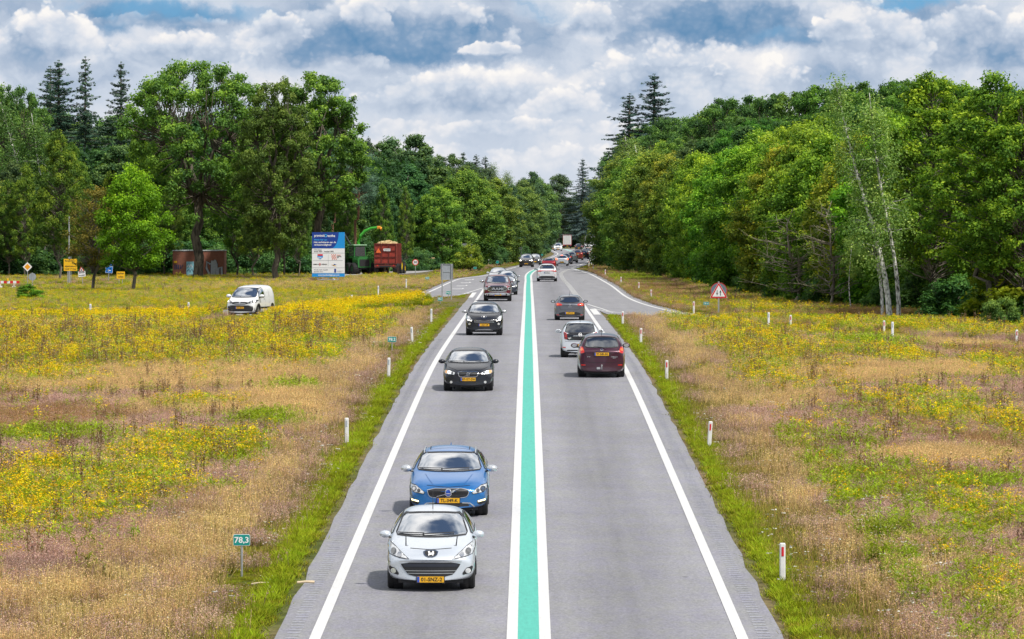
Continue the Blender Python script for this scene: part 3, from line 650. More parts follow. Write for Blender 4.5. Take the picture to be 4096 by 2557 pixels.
def place_tree(kind, X, Y, hgt, label, group=None, width=None, var=None, tint=(1, 1, 1), haze=None, rz=None, mirror=1):
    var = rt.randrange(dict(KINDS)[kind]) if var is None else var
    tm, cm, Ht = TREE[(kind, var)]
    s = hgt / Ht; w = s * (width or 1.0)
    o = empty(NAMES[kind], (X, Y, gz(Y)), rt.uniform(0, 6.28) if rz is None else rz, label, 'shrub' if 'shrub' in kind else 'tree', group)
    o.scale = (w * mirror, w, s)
    if haze is None: haze = max(0.0, min(0.62, (Y - 380) / 1600.0))  # amount of painted haze, growing with distance
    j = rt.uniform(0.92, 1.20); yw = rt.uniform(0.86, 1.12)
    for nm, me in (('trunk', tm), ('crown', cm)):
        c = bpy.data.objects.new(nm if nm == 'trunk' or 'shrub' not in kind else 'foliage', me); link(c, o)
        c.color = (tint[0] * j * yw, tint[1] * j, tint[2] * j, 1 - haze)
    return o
def T(kind, px, ybase, ytop, label, group=None, dist=None, **kw):
    X, Y = D(px, ybase) if dist is None else (XatD(px, dist), dist)
    return place_tree(kind, X, Y, top_h(ytop, Y) - gz(Y), label, group, **kw)
# ---- trees one can name, left
T('oak', 468, 0, 138, 'huge broad oak with open rounded top, trunk in front of the brick shed', dist=452, var=0, width=0.94, rz=0.4)
T('oak_rust', 655, 0, 186, 'rusty brown-green oak between the broad oak and the forked oak', dist=436, width=0.84, rz=1.0, tint=(0.66, 1.15, 1.0))
T('oak_open', 752, 0, 168, 'tall forked oak with bare trunk rising just behind the blue billboard', dist=442, width=1.02, rz=2.4, tint=(.95, 1, 1))
T('young', 313, 694, 395, 'bright yellow-green young tree standing alone in the flowering meadow', width=0.98, rz=0.3, tint=(.88, 1.22, 1))
T('thin', 218, 692, 440, 'thin grey-brown young tree next to the bright young tree', width=1.3)
T('tall_edge', 140, 666, 300, 'slender dark tree behind the yellow road closure board', width=0.8, tint=(.7, .8, .9))
T('birch', 118, 0, 212, 'pale drooping birch with forked white stem left of the conifers', dist=478, width=1.25, rz=0.2, tint=(.7, .8, .8))
T('spruce', 200, 0, 127, 'sparse pointed spruce, tallest on the left skyline', dist=520, var=0, width=1.0)
T('spruce', 138, 0, 136, 'dark spruce left of the sparse pointed spruce', dist=522, var=1, width=1.6)
T('spruce', 118, 0, 150, 'dark spruce leftmost of the three close together', dist=530, var=0, width=1.4)
T('spruce', 287, 0, 140, 'narrow dark spruce touching the left side of the broad oak', dist=520, var=1, width=1.15)
T('oak', 30, 0, 196, 'round-topped tree at the left edge of the picture', dist=500, var=1, width=0.6, tint=(.6, .75, .8))
T('pine', 835, 0, 330, 'reddish-stemmed pine with grey-green top behind the green machine', dist=505, width=1.0, rz=0.5)
T('pine', 800, 0, 352, 'darker pine just left of the reddish-stemmed pine', dist=520, width=1.0, rz=3)
T('spruce', 872, 0, 318, 'dark conifer top poking above the pines beside the forked oak', dist=560, width=0.8)
T('forest', 985, 0, 314, 'tall dark tree standing highest behind the red trailer', dist=585, width=1.15, tint=(.85, .9, 1))
T('forest', 925, 0, 322, 'dark tree between the conifer top and the highest tree behind the trailer', dist=590, width=1.0, tint=(.8, .9, 1.1))
T('edge', 1100, 0, 398, 'big round roadside oak behind the grey sign backs', dist=570, width=1.15, tint=(1, 1, 1.1))
T('edge', 1040, 0, 435, 'round light green tree left of the big roadside oak', dist=548, width=1.0, tint=(1.0, 1, 1.1))
T('edge', 1165, 0, 415, 'dense roadside oak right of the big round one', dist=640, width=1.1, tint=(.95, 1, 1.1))
T('edge', 1240, 0, 440, 'dark roadside oak overhanging the oncoming lane', dist=740, width=1.1, tint=(.8, .85, 1))
T('birch', 1215, 0, 372, 'thin-topped birch rising above the left roadside oaks', dist=760, width=1.1, tint=(.8, .85, .9))
T('bare', 1062, 632, 475, 'nearly leafless grey tree beside the large sign back', width=1.1)
for (px, yt, d, lb) in ((1095, 357, 700, 'small dark spruce top left of the pair on the left skyline'), (1125, 362, 720, 'left spruce of the pair above the left roadside oaks'), (1148, 366, 730, 'right spruce of the pair above the left roadside oaks'), (1378, 373, 1440, 'lone dark spruce rising above the far end of the road')):
    T('spruce', px, 0, yt, lb, dist=d, width=1.4)
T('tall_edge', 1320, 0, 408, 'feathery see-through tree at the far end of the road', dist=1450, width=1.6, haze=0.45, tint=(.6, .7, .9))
# ---- trees one can name, right
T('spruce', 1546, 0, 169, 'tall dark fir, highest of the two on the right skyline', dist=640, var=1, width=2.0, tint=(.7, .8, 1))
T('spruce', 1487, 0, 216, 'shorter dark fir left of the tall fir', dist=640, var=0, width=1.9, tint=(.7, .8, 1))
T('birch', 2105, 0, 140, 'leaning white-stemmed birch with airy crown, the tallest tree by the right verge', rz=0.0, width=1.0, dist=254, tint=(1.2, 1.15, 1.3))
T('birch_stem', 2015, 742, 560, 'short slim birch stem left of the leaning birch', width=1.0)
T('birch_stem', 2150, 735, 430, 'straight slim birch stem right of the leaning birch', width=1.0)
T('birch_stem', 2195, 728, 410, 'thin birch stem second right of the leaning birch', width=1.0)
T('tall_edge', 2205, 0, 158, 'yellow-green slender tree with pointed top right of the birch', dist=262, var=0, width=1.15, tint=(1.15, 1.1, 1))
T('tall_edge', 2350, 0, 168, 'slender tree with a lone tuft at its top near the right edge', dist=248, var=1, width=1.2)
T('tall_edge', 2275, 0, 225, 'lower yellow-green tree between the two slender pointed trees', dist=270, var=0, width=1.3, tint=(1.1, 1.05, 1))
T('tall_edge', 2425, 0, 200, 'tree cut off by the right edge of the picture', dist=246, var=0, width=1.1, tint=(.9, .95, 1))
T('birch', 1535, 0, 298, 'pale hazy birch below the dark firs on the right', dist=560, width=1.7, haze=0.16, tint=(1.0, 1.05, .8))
T('bare', 1870, 726, 480, 'leafless grey branchy tree among the green trees of the right verge', width=1.5)
T('bare', 1960, 735, 460, 'second leafless branchy tree nearer the birch', width=1.2)
T('shrub', 2365, 788, 702, 'rounded dark green shrub at the right forest edge', var=0, width=1.0)
T('fresh_shrub', 2420, 0, 560, 'pale green young shrub at the right edge behind the dark shrub', dist=250, width=1.4)
T('fresh_shrub', 1110, 640, 575, 'bright bushy shrub in front of the large grey sign back')
T('shrub', 985, 640, 585, 'round dark shrub behind the speed limit sign', width=1.2)
T('shrub', 1000, 636, 600, 'low shrub right of the speed limit sign')
T('fresh_shrub', 68, 712, 672, 'low broom-like green bush beside the priority sign', width=1.6, tint=(.5, .85, 1.1))
# ---- rows: (kind list, group, label, [(disp x, distance)...], skyline [(x, ytop)], spacing px)
def row(kinds, group, label, path, sky, step, jx=0.25, jy=8, jd=6, width=(0.9, 1.25), tint=(1, 1, 1), low=25):
    sx_, sy_ = zip(*sky); px_, pd_ = zip(*path); x = path[0][0]
    while x < path[-1][0]:
        d = float(np.interp(x, px_, pd_)) + rt.uniform(-jd, jd); yt = float(np.interp(x, sx_, sy_)) + rt.uniform(-jy * .3, low)
        X_ = XatD(x, d); X_ = max(X_, cx(d) + (11.0 if 560 < d < 1200 else 9)) if X_ > cx(d) else min(X_, cx(d) - 8.0)
        place_tree(rt.choice(kinds), X_ if d < 1400 else XatD(x, d), d, top_h(yt, d), label, group, width=rt.uniform(*width), tint=tuple(t * rt.uniform(.85, 1.15) for t in tint))
        st = step(x) if callable(step) else step
        x += st * rt.uniform(1 - jx, 1 + jx)
# left
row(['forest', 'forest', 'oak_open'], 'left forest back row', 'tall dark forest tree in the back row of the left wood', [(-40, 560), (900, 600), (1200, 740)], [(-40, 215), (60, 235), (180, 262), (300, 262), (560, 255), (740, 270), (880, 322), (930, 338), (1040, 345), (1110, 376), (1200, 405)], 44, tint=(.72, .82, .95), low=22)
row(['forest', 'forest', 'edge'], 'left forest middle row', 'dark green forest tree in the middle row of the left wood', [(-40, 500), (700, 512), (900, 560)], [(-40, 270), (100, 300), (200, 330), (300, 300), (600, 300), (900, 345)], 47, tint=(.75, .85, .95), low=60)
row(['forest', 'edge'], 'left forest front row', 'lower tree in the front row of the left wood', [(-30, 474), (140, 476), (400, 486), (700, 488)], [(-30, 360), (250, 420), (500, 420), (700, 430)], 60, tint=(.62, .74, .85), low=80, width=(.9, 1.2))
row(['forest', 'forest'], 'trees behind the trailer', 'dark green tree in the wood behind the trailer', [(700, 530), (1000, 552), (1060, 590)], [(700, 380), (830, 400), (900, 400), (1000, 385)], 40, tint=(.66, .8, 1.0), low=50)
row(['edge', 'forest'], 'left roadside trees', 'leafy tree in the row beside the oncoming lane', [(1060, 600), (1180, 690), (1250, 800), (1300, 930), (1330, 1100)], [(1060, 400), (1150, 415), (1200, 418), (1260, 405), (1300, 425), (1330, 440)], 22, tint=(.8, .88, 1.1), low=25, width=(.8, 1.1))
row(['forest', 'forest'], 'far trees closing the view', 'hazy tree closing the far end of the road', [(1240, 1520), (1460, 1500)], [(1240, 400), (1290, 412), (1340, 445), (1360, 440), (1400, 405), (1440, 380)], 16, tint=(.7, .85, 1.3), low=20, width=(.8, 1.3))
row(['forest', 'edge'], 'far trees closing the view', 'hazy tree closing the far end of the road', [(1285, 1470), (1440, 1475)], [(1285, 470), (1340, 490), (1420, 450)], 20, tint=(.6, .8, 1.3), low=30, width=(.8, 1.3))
# right
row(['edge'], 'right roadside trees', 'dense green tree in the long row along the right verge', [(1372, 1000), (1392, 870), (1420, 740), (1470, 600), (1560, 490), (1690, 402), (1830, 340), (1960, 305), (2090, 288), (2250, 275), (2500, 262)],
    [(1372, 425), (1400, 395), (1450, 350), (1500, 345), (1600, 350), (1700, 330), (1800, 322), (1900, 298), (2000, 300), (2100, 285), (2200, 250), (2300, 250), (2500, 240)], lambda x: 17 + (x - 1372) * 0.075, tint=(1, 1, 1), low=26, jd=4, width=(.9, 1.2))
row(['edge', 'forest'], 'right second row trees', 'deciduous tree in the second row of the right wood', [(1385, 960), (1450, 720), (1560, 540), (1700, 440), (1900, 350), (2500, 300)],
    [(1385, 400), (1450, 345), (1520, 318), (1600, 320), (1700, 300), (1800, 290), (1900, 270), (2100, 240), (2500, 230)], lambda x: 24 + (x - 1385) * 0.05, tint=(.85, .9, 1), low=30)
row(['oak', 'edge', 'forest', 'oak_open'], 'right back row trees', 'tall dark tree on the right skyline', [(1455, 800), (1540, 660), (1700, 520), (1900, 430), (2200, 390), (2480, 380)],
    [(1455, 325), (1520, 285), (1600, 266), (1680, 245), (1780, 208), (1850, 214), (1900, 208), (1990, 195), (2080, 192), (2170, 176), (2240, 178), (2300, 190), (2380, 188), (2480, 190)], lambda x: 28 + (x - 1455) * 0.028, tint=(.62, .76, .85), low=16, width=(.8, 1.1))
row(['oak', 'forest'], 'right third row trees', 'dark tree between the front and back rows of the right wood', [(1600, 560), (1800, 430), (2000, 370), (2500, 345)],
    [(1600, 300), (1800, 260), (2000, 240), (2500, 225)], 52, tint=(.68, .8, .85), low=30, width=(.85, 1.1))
# understorey
def srow(group, label, path, hts, step, tint):
    x = path[0][0]; px_, pd_ = zip(*path)
    while x < path[-1][0]:
        d = float(np.interp(x, px_, pd_)) + rt.uniform(-4, 4)
        X_ = XatD(x, d); X_ = max(X_, cx(d) + 9.5) if X_ > cx(d) else min(X_, cx(d) - 7.2)
        place_tree('shrub', X_, d, rt.uniform(*hts), label, group, width=rt.uniform(.9, 1.4), tint=tint); x += (step(x) if callable(step) else step) * rt.uniform(.7, 1.3)
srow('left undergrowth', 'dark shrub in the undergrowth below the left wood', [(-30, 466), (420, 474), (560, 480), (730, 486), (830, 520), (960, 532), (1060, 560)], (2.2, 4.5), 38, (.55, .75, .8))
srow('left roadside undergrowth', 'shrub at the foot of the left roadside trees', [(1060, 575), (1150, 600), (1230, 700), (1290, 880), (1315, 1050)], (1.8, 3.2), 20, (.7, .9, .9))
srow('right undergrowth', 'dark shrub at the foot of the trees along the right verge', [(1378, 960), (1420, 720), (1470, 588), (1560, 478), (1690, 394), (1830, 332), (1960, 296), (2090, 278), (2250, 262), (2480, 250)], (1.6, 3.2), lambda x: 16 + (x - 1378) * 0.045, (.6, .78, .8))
# wood behind, deep shade painted into its colour: uncountable mass of leaves and stems
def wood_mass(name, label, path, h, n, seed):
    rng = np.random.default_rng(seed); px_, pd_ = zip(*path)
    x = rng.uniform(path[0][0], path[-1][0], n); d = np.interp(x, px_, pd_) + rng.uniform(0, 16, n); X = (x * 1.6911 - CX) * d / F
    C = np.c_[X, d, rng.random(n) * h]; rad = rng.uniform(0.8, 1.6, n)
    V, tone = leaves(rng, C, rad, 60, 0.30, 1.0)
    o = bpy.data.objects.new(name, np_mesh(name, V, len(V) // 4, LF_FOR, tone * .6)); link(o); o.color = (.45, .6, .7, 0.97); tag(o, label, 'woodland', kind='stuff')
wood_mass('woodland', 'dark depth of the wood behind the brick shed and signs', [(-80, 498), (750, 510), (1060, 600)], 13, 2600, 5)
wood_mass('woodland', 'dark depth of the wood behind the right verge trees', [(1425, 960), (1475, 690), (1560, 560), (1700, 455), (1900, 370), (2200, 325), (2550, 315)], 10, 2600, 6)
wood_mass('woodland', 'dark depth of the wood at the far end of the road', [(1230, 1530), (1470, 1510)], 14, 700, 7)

# bare stems standing at the front of the left wood
for i, (px, yb, yt, w_) in enumerate([(20, 655, 420, .8), (60, 655, 380, .7), (172, 658, 330, .8), (205, 657, 420, .6), (262, 656, 400, .7), (390, 655, 380, .7), (560, 655, 330, .7), (600, 655, 380, .9), (672, 655, 350, .8), (706, 655, 420, .6), (820, 640, 420, .6), (905, 636, 430, .6), (960, 634, 440, .5)]):
    T('tall_edge', px, 0, yt, 'slender tree with bare lower stem standing at the front of the left wood', 'left wood stems', dist=(462 if px < 730 else 512) + rt.uniform(-3, 4), width=w_, tint=(.72, .78, .8))
# ================================================================= MEADOW
def plant_mat(name, trans=0.3, rough=0.75):
    """colour comes from the plant itself (per-face attribute) times a per-plant shade"""
    m, nt, b = new_mat(name)
    at = N(nt, 'ShaderNodeAttribute', attribute_name='col'); oi = N(nt, 'ShaderNodeObjectInfo')
    hs = N(nt, 'ShaderNodeHueSaturation'); nt.links.new(at.outputs['Color'], hs.inputs['Color'])
    nt.links.new(mth(nt, 'ADD', 0.485, mth(nt, 'MULTIPLY', oi.outputs['Random'], 0.03)), hs.inputs['Hue'])
    g = N(nt, 'ShaderNodeNewGeometry'); no = N(nt, 'ShaderNodeTexNoise', i_Scale=0.45, i_Detail=4.0); nt.links.new(g.outputs['Position'], no.inputs['Vector'])
    nt.links.new(mth(nt, 'ADD', mth(nt, 'MULTIPLY', oi.outputs['Random'], 0.35), mth(nt, 'ADD', 0.42, mth(nt, 'MULTIPLY', no.outputs[0], 0.8))), hs.inputs['Value'])
    nt.links.new(hs.outputs[0], b.inputs['Base Color']); b.inputs['Roughness'].default_value = rough; b.inputs['Specular IOR Level'].default_value = 0.2
    tr = N(nt, 'ShaderNodeBsdfTranslucent'); nt.links.new(hs.outputs[0], tr.inputs[0]); mx = N(nt, 'ShaderNodeMixShader'); mx.inputs[0].default_value = trans
    nt.links.new(b.outputs[0], mx.inputs[1]); nt.links.new(tr.outputs[0], mx.inputs[2]); nt.links.new(mx.outputs[0], nt.nodes['Material Output'].inputs[0])
    return m
M_PLANT = plant_mat('meadow_plants')
class Tuft:
    def __init__(s, seed): s.r = np.random.default_rng(seed); s.V = []; s.C = []
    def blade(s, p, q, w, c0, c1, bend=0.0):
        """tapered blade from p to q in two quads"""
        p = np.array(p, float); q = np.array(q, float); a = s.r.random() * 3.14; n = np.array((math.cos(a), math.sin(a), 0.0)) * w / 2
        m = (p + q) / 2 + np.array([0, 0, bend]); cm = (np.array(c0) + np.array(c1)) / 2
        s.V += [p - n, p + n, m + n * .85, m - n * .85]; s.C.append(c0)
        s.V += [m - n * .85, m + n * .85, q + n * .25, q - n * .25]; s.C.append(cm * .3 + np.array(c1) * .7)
    def fleck(s, p, sz, c, tilt=0.6, asp=1.0):
        n = s.r.normal(size=3) * tilt + np.array([0, 0, 1.0]); n /= np.linalg.norm(n); t = np.cross(n, s.r.normal(size=3)); t /= np.linalg.norm(t); b = np.cross(n, t) * asp
        p = np.array(p); s.V += [p - t * sz, p + b * sz, p + t * sz, p - b * sz]; s.C.append(c)
    def mesh(s, name):
        V = np.array(s.V, dtype=np.float32); me = np_mesh(name, V, len(V) // 4, M_PLANT)
        at = me.attributes.new('col', 'FLOAT_COLOR', 'FACE'); C = np.c_[np.array(s.C), np.ones(len(s.C))].astype(np.float32); at.data.foreach_set('color', C.ravel()); return me
def jit(r, c, a=0.2): return np.array(c) * (1 + a * r.normal()) * (1 + 0.05 * r.normal(size=3))
def tf_short(seed):        # short verge grass
    t = Tuft(seed); r = t.r
    for k in range(110):
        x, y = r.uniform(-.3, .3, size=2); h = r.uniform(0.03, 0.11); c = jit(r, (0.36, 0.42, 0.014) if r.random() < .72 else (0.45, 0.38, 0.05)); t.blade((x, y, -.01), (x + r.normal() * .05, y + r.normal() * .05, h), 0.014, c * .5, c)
    if r.random() < .4:
        for k in range(3): x, y = r.normal(size=2) * .2; t.fleck((x, y, .14), .016, (0.75, 0.55, 0.02), .4)
    return t.mesh('short_grass')
def tf_olive(seed):      # thin brownish olive grass between verge and meadow
    t = Tuft(seed); r = t.r
    for k in range(90):
        x, y = r.uniform(-.3, .3, size=2); h = r.uniform(0.05, 0.20); c = jit(r, (0.42, 0.32, 0.09) if r.random() < .6 else (0.30, 0.31, 0.04)); t.blade((x, y, -.01), (x + r.normal() * .06, y + r.normal() * .06, h), 0.013, c * .5, c)
    if r.random() < .6:
        for k in range(4): x, y = r.normal(size=2) * .2; t.fleck((x, y, .18), .015, (0.80, 0.55, 0.01), .4)
    return t.mesh('olive_grass')
def tf_lush(seed):
    t = Tuft(seed); r = t.r
    for k in range(90):
        x, y = r.normal(size=2) * 0.10; h = r.uniform(0.06, 0.17); c = jit(r, (0.34, 0.42, 0.014)); t.blade((x, y, -.01), (x + r.normal() * .10, y + r.normal() * .10, h), 0.016, c * .45, c)
    return t.mesh('lush_grass')
def tf_seed(seed, head, stem, h0=0.20, h1=0.46, nh=9, wid=.25, n=60):   # seeding grasses: pale stems, fine panicles
    t = Tuft(seed); r = t.r
    for k in range(n):
        x, y = r.normal(size=2) * wid; h = r.uniform(h0, h1); dx, dy = r.normal(size=2) * .07; c = jit(r, stem); t.blade((x, y, -.01), (x + dx, y + dy, h), 0.010, c * .55, c)
        for j in range(nh): t.fleck((x + dx + r.normal() * .03, y + dy + r.normal() * .03, h - r.random() * .13), .013, jit(r, head, .25), 1.2, .7)
    for k in range(30):
        x, y = r.normal(size=2) * wid; c = jit(r, (0.25, 0.22, 0.06)); t.blade((x, y, 0), (x + r.normal() * .1, y + r.normal() * .1, r.uniform(.1, .3)), .012, c * .4, c)
    return t.mesh('seeding_grass')
def tf_yellow(seed, h0=.40, h1=.72, brown=0.0, dens=1.0):   # tall leafy stems under flat yellow flower heads
    t = Tuft(seed); r = t.r
    for k in range(int(13 * dens)):
        x, y = r.normal(size=2) * 0.16; h = r.uniform(h0, h1); dx, dy = r.normal(size=2) * .06; g = jit(r, (0.38, 0.46, 0.016)) if r.random() > brown else jit(r, (0.26, 0.17, 0.05))
        t.blade((x, y, -.01), (x + dx, y + dy, h), 0.016, g * .4, g)
        for j in range(17):
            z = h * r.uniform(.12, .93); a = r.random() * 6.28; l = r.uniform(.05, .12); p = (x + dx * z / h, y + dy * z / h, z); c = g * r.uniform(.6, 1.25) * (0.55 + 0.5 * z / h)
            t.blade(p, (p[0] + l * math.cos(a), p[1] + l * math.sin(a), z + r.uniform(-.02, .05)), .028, c, c)
        fc = (0.85, 0.56, 0.004) if r.random() > brown * .6 else (0.42, 0.28, 0.08)
        for j in range(6 if r.random() < .7 else 0): t.fleck((x + dx + r.normal() * .045, y + dy + r.normal() * .045, h + r.normal() * .015), .020, jit(r, fc, .2), .35)
    return t.mesh('yellow_flowering_plant')
def tf_green(seed):
    t = Tuft(seed); r = t.r
    for k in range(12):
        x, y = r.normal(size=2) * 0.15; h = r.uniform(.25, .6); dx, dy = r.normal(size=2) * .08; g = jit(r, (0.36, 0.47, 0.02)); t.blade((x, y, -.01), (x + dx, y + dy, h), 0.016, g * .4, g)
        for j in range(18):
            z = h * r.uniform(.15, 1); a = r.random() * 6.28; l = r.uniform(.05, .13); p = (x + dx * z / h, y + dy * z / h, z); c = g * r.uniform(.6, 1.25); t.blade(p, (p[0] + l * math.cos(a), p[1] + l * math.sin(a), z + r.uniform(-.01, .07)), .03, c, c)
    return t.mesh('leafy_weed')
def tf_brown(seed):
    t = Tuft(seed); r = t.r
    for k in range(6):
        x, y = r.normal(size=2) * 0.12; h = r.uniform(.6, 1.05); dx, dy = r.normal(size=2) * .05; g = jit(r, (0.20, 0.12, 0.055)); t.blade((x, y, -.01), (x + dx, y + dy, h), 0.018, g, g)
        for j in range(22): z = h * r.uniform(.45, 1.0); t.fleck((x + dx * z / h + r.normal() * .03, y + dy * z / h + r.normal() * .03, z), .018, jit(r, (0.20, 0.115, 0.05) if r.random() < .7 else (.45, .36, .27), .3), 1.2)
    return t.mesh('dry_stalks')
def tf_white(seed):
    t = Tuft(seed); r = t.r
    for k in range(9):
        x, y = r.normal(size=2) * 0.22; h = r.uniform(.15, .38); g = jit(r, (0.18, 0.24, 0.03)); t.blade((x, y, 0), (x, y, h), .012, g, g)
        for j in range(3): t.fleck((x + r.normal() * .02, y + r.normal() * .02, h), .022, jit(r, (.72, .71, .64), .06), .3)
    return t.mesh('white_flowers')
PINK, PSTEM = (0.57, 0.37, 0.30), (0.54, 0.36, 0.21); TAN, TSTEM = (0.72, 0.51, 0.24), (0.70, 0.49, 0.19); RED, RSTEM = (0.42, 0.24, 0.11), (0.44, 0.31, 0.11)
SETS = {
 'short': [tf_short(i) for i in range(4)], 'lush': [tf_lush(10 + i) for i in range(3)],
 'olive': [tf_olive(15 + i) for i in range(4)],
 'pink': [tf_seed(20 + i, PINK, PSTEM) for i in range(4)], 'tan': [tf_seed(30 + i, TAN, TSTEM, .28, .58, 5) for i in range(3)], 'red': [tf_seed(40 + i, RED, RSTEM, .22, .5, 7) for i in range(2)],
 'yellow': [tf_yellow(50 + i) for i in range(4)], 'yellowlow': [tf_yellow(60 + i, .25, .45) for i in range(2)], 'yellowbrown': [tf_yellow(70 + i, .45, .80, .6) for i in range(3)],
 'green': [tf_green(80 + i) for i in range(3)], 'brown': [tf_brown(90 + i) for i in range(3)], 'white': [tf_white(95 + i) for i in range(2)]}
# ---- where things grow: patches surveyed on the ground (disp pixel centre, half sizes) turned into plan ellipses
def patch(px, py, hx, hy):
    X, Y = D(px, py); X2, _ = D(px + hx, py); _, Ya = D(px, py - hy); _, Yb = D(px, py + hy)
    return (X, (Ya + Yb) / 2, abs(X2 - X), abs(Ya - Yb) / 2)
PY = [patch(*p) for p in [(230, 1185, 210, 60), (60, 1225, 120, 70), (520, 1095, 190, 32), (470, 985, 90, 10), (850, 745, 230, 40), (560, 800, 430, 40), (300, 745, 420, 45), (150, 690, 300, 25), (700, 700, 420, 25), (950, 720, 120, 40), (120, 915, 90, 14), (760, 850, 190, 25), (250, 850, 330, 25),
      (1700, 752, 210, 26), (1640, 772, 120, 22), (2000, 790, 330, 18), (1750, 880, 90, 40), (1820, 830, 60, 30), (2230, 1000, 110, 34), (2400, 1040, 60, 40), (1990, 1180, 160, 36), (1870, 1240, 110, 40), (2060, 1340, 130, 50), (2330, 1260, 110, 32), (2370, 890, 70, 16), (2100, 860, 80, 16), (2330, 1440, 110, 34), (1980, 1430, 120, 60),
      (930, 655, 130, 8), (1180, 648, 60, 6), (1800, 780, 200, 10)]]
PYB = [patch(*p) for p in [(330, 835, 380, 32), (650, 800, 300, 26), (60, 870, 120, 22), (900, 800, 70, 20), (1780, 860, 110, 40)]]
PT = [patch(*p) for p in [(620, 905, 480, 22), (300, 930, 330, 20), (780, 800, 160, 8), (640, 985, 300, 24), (300, 790, 150, 6), (900, 670, 170, 12), (650, 680, 200, 8), (1700, 930, 40, 40), (1820, 960, 120, 26), (1760, 1080, 90, 26), (2230, 1110, 150, 18), (2000, 905, 200, 24), (2250, 900, 130, 16), (1740, 860, 30, 60), (120, 1450, 260, 40), (330, 1330, 120, 20), (2300, 830, 140, 10)]]
PR = [patch(*p) for p in [(2230, 1170, 170, 22), (1900, 745, 330, 22), (2330, 780, 200, 16), (150, 1010, 180, 20), (2380, 1080, 80, 20), (2150, 760, 200, 12), (1560, 690, 90, 12), (60, 1040, 140, 18)]]
PG = [patch(*p) for p in [(640, 1020, 90, 16), (560, 1180, 60, 12), (700, 940, 60, 12), (2300, 1180, 120, 14), (2060, 830, 90, 10), (1500, 660, 60, 6), (100, 1060, 160, 16), (2000, 765, 300, 8), (900, 720, 60, 12)]]
def inside(P, X, Y, soft, rng):
    v = np.full(len(X), -9.0)
    for (a, b, ra, rb) in P: v = np.maximum(v, 1 - np.hypot((X - a) / ra, (Y - b) / rb))
    return v + soft * rng.normal(size=len(X)) > 0
def poly_mask(P, X, Y):
    P = np.array(P); x0, y0 = P[:, 0], P[:, 1]; x1, y1 = np.roll(x0, -1), np.roll(y0, -1); c = np.zeros(len(X), bool)
    for a, b, c_, d in zip(x0, y0, x1, y1):
        k = (b > Y) != (d > Y); c ^= k & (X < (c_ - a) * (Y - b) / (d - b + 1e-12) + a)
    return c
CXV = np.vectorize(cx)
roads = []
for o in list(COL.objects):
    if o.name.startswith(('slip_road_left', 'slip_road_right')):
        n = 60; vs = [tuple(v.co[:2]) for v in o.data.vertices]; roads.append([vs[i * 7] for i in range(n)] + [vs[i * 7 + 6] for i in range(n - 1, -1, -1)])
    if o.name == 'path':
        vs = [tuple(v.co[:2]) for v in o.data.vertices]; roads.append(vs[0::2] + vs[1::2][::-1])
VERGE = {}
def scatter(rng, n, y0, y1, xmax):
    """uniform in plan within the view wedge plus a margin"""
    Y = np.sqrt(rng.uniform(y0 ** 2, y1 ** 2, n)); X = rng.uniform(-1, 1, n) * (Y * 0.118 + 1.5)
    return X, Y
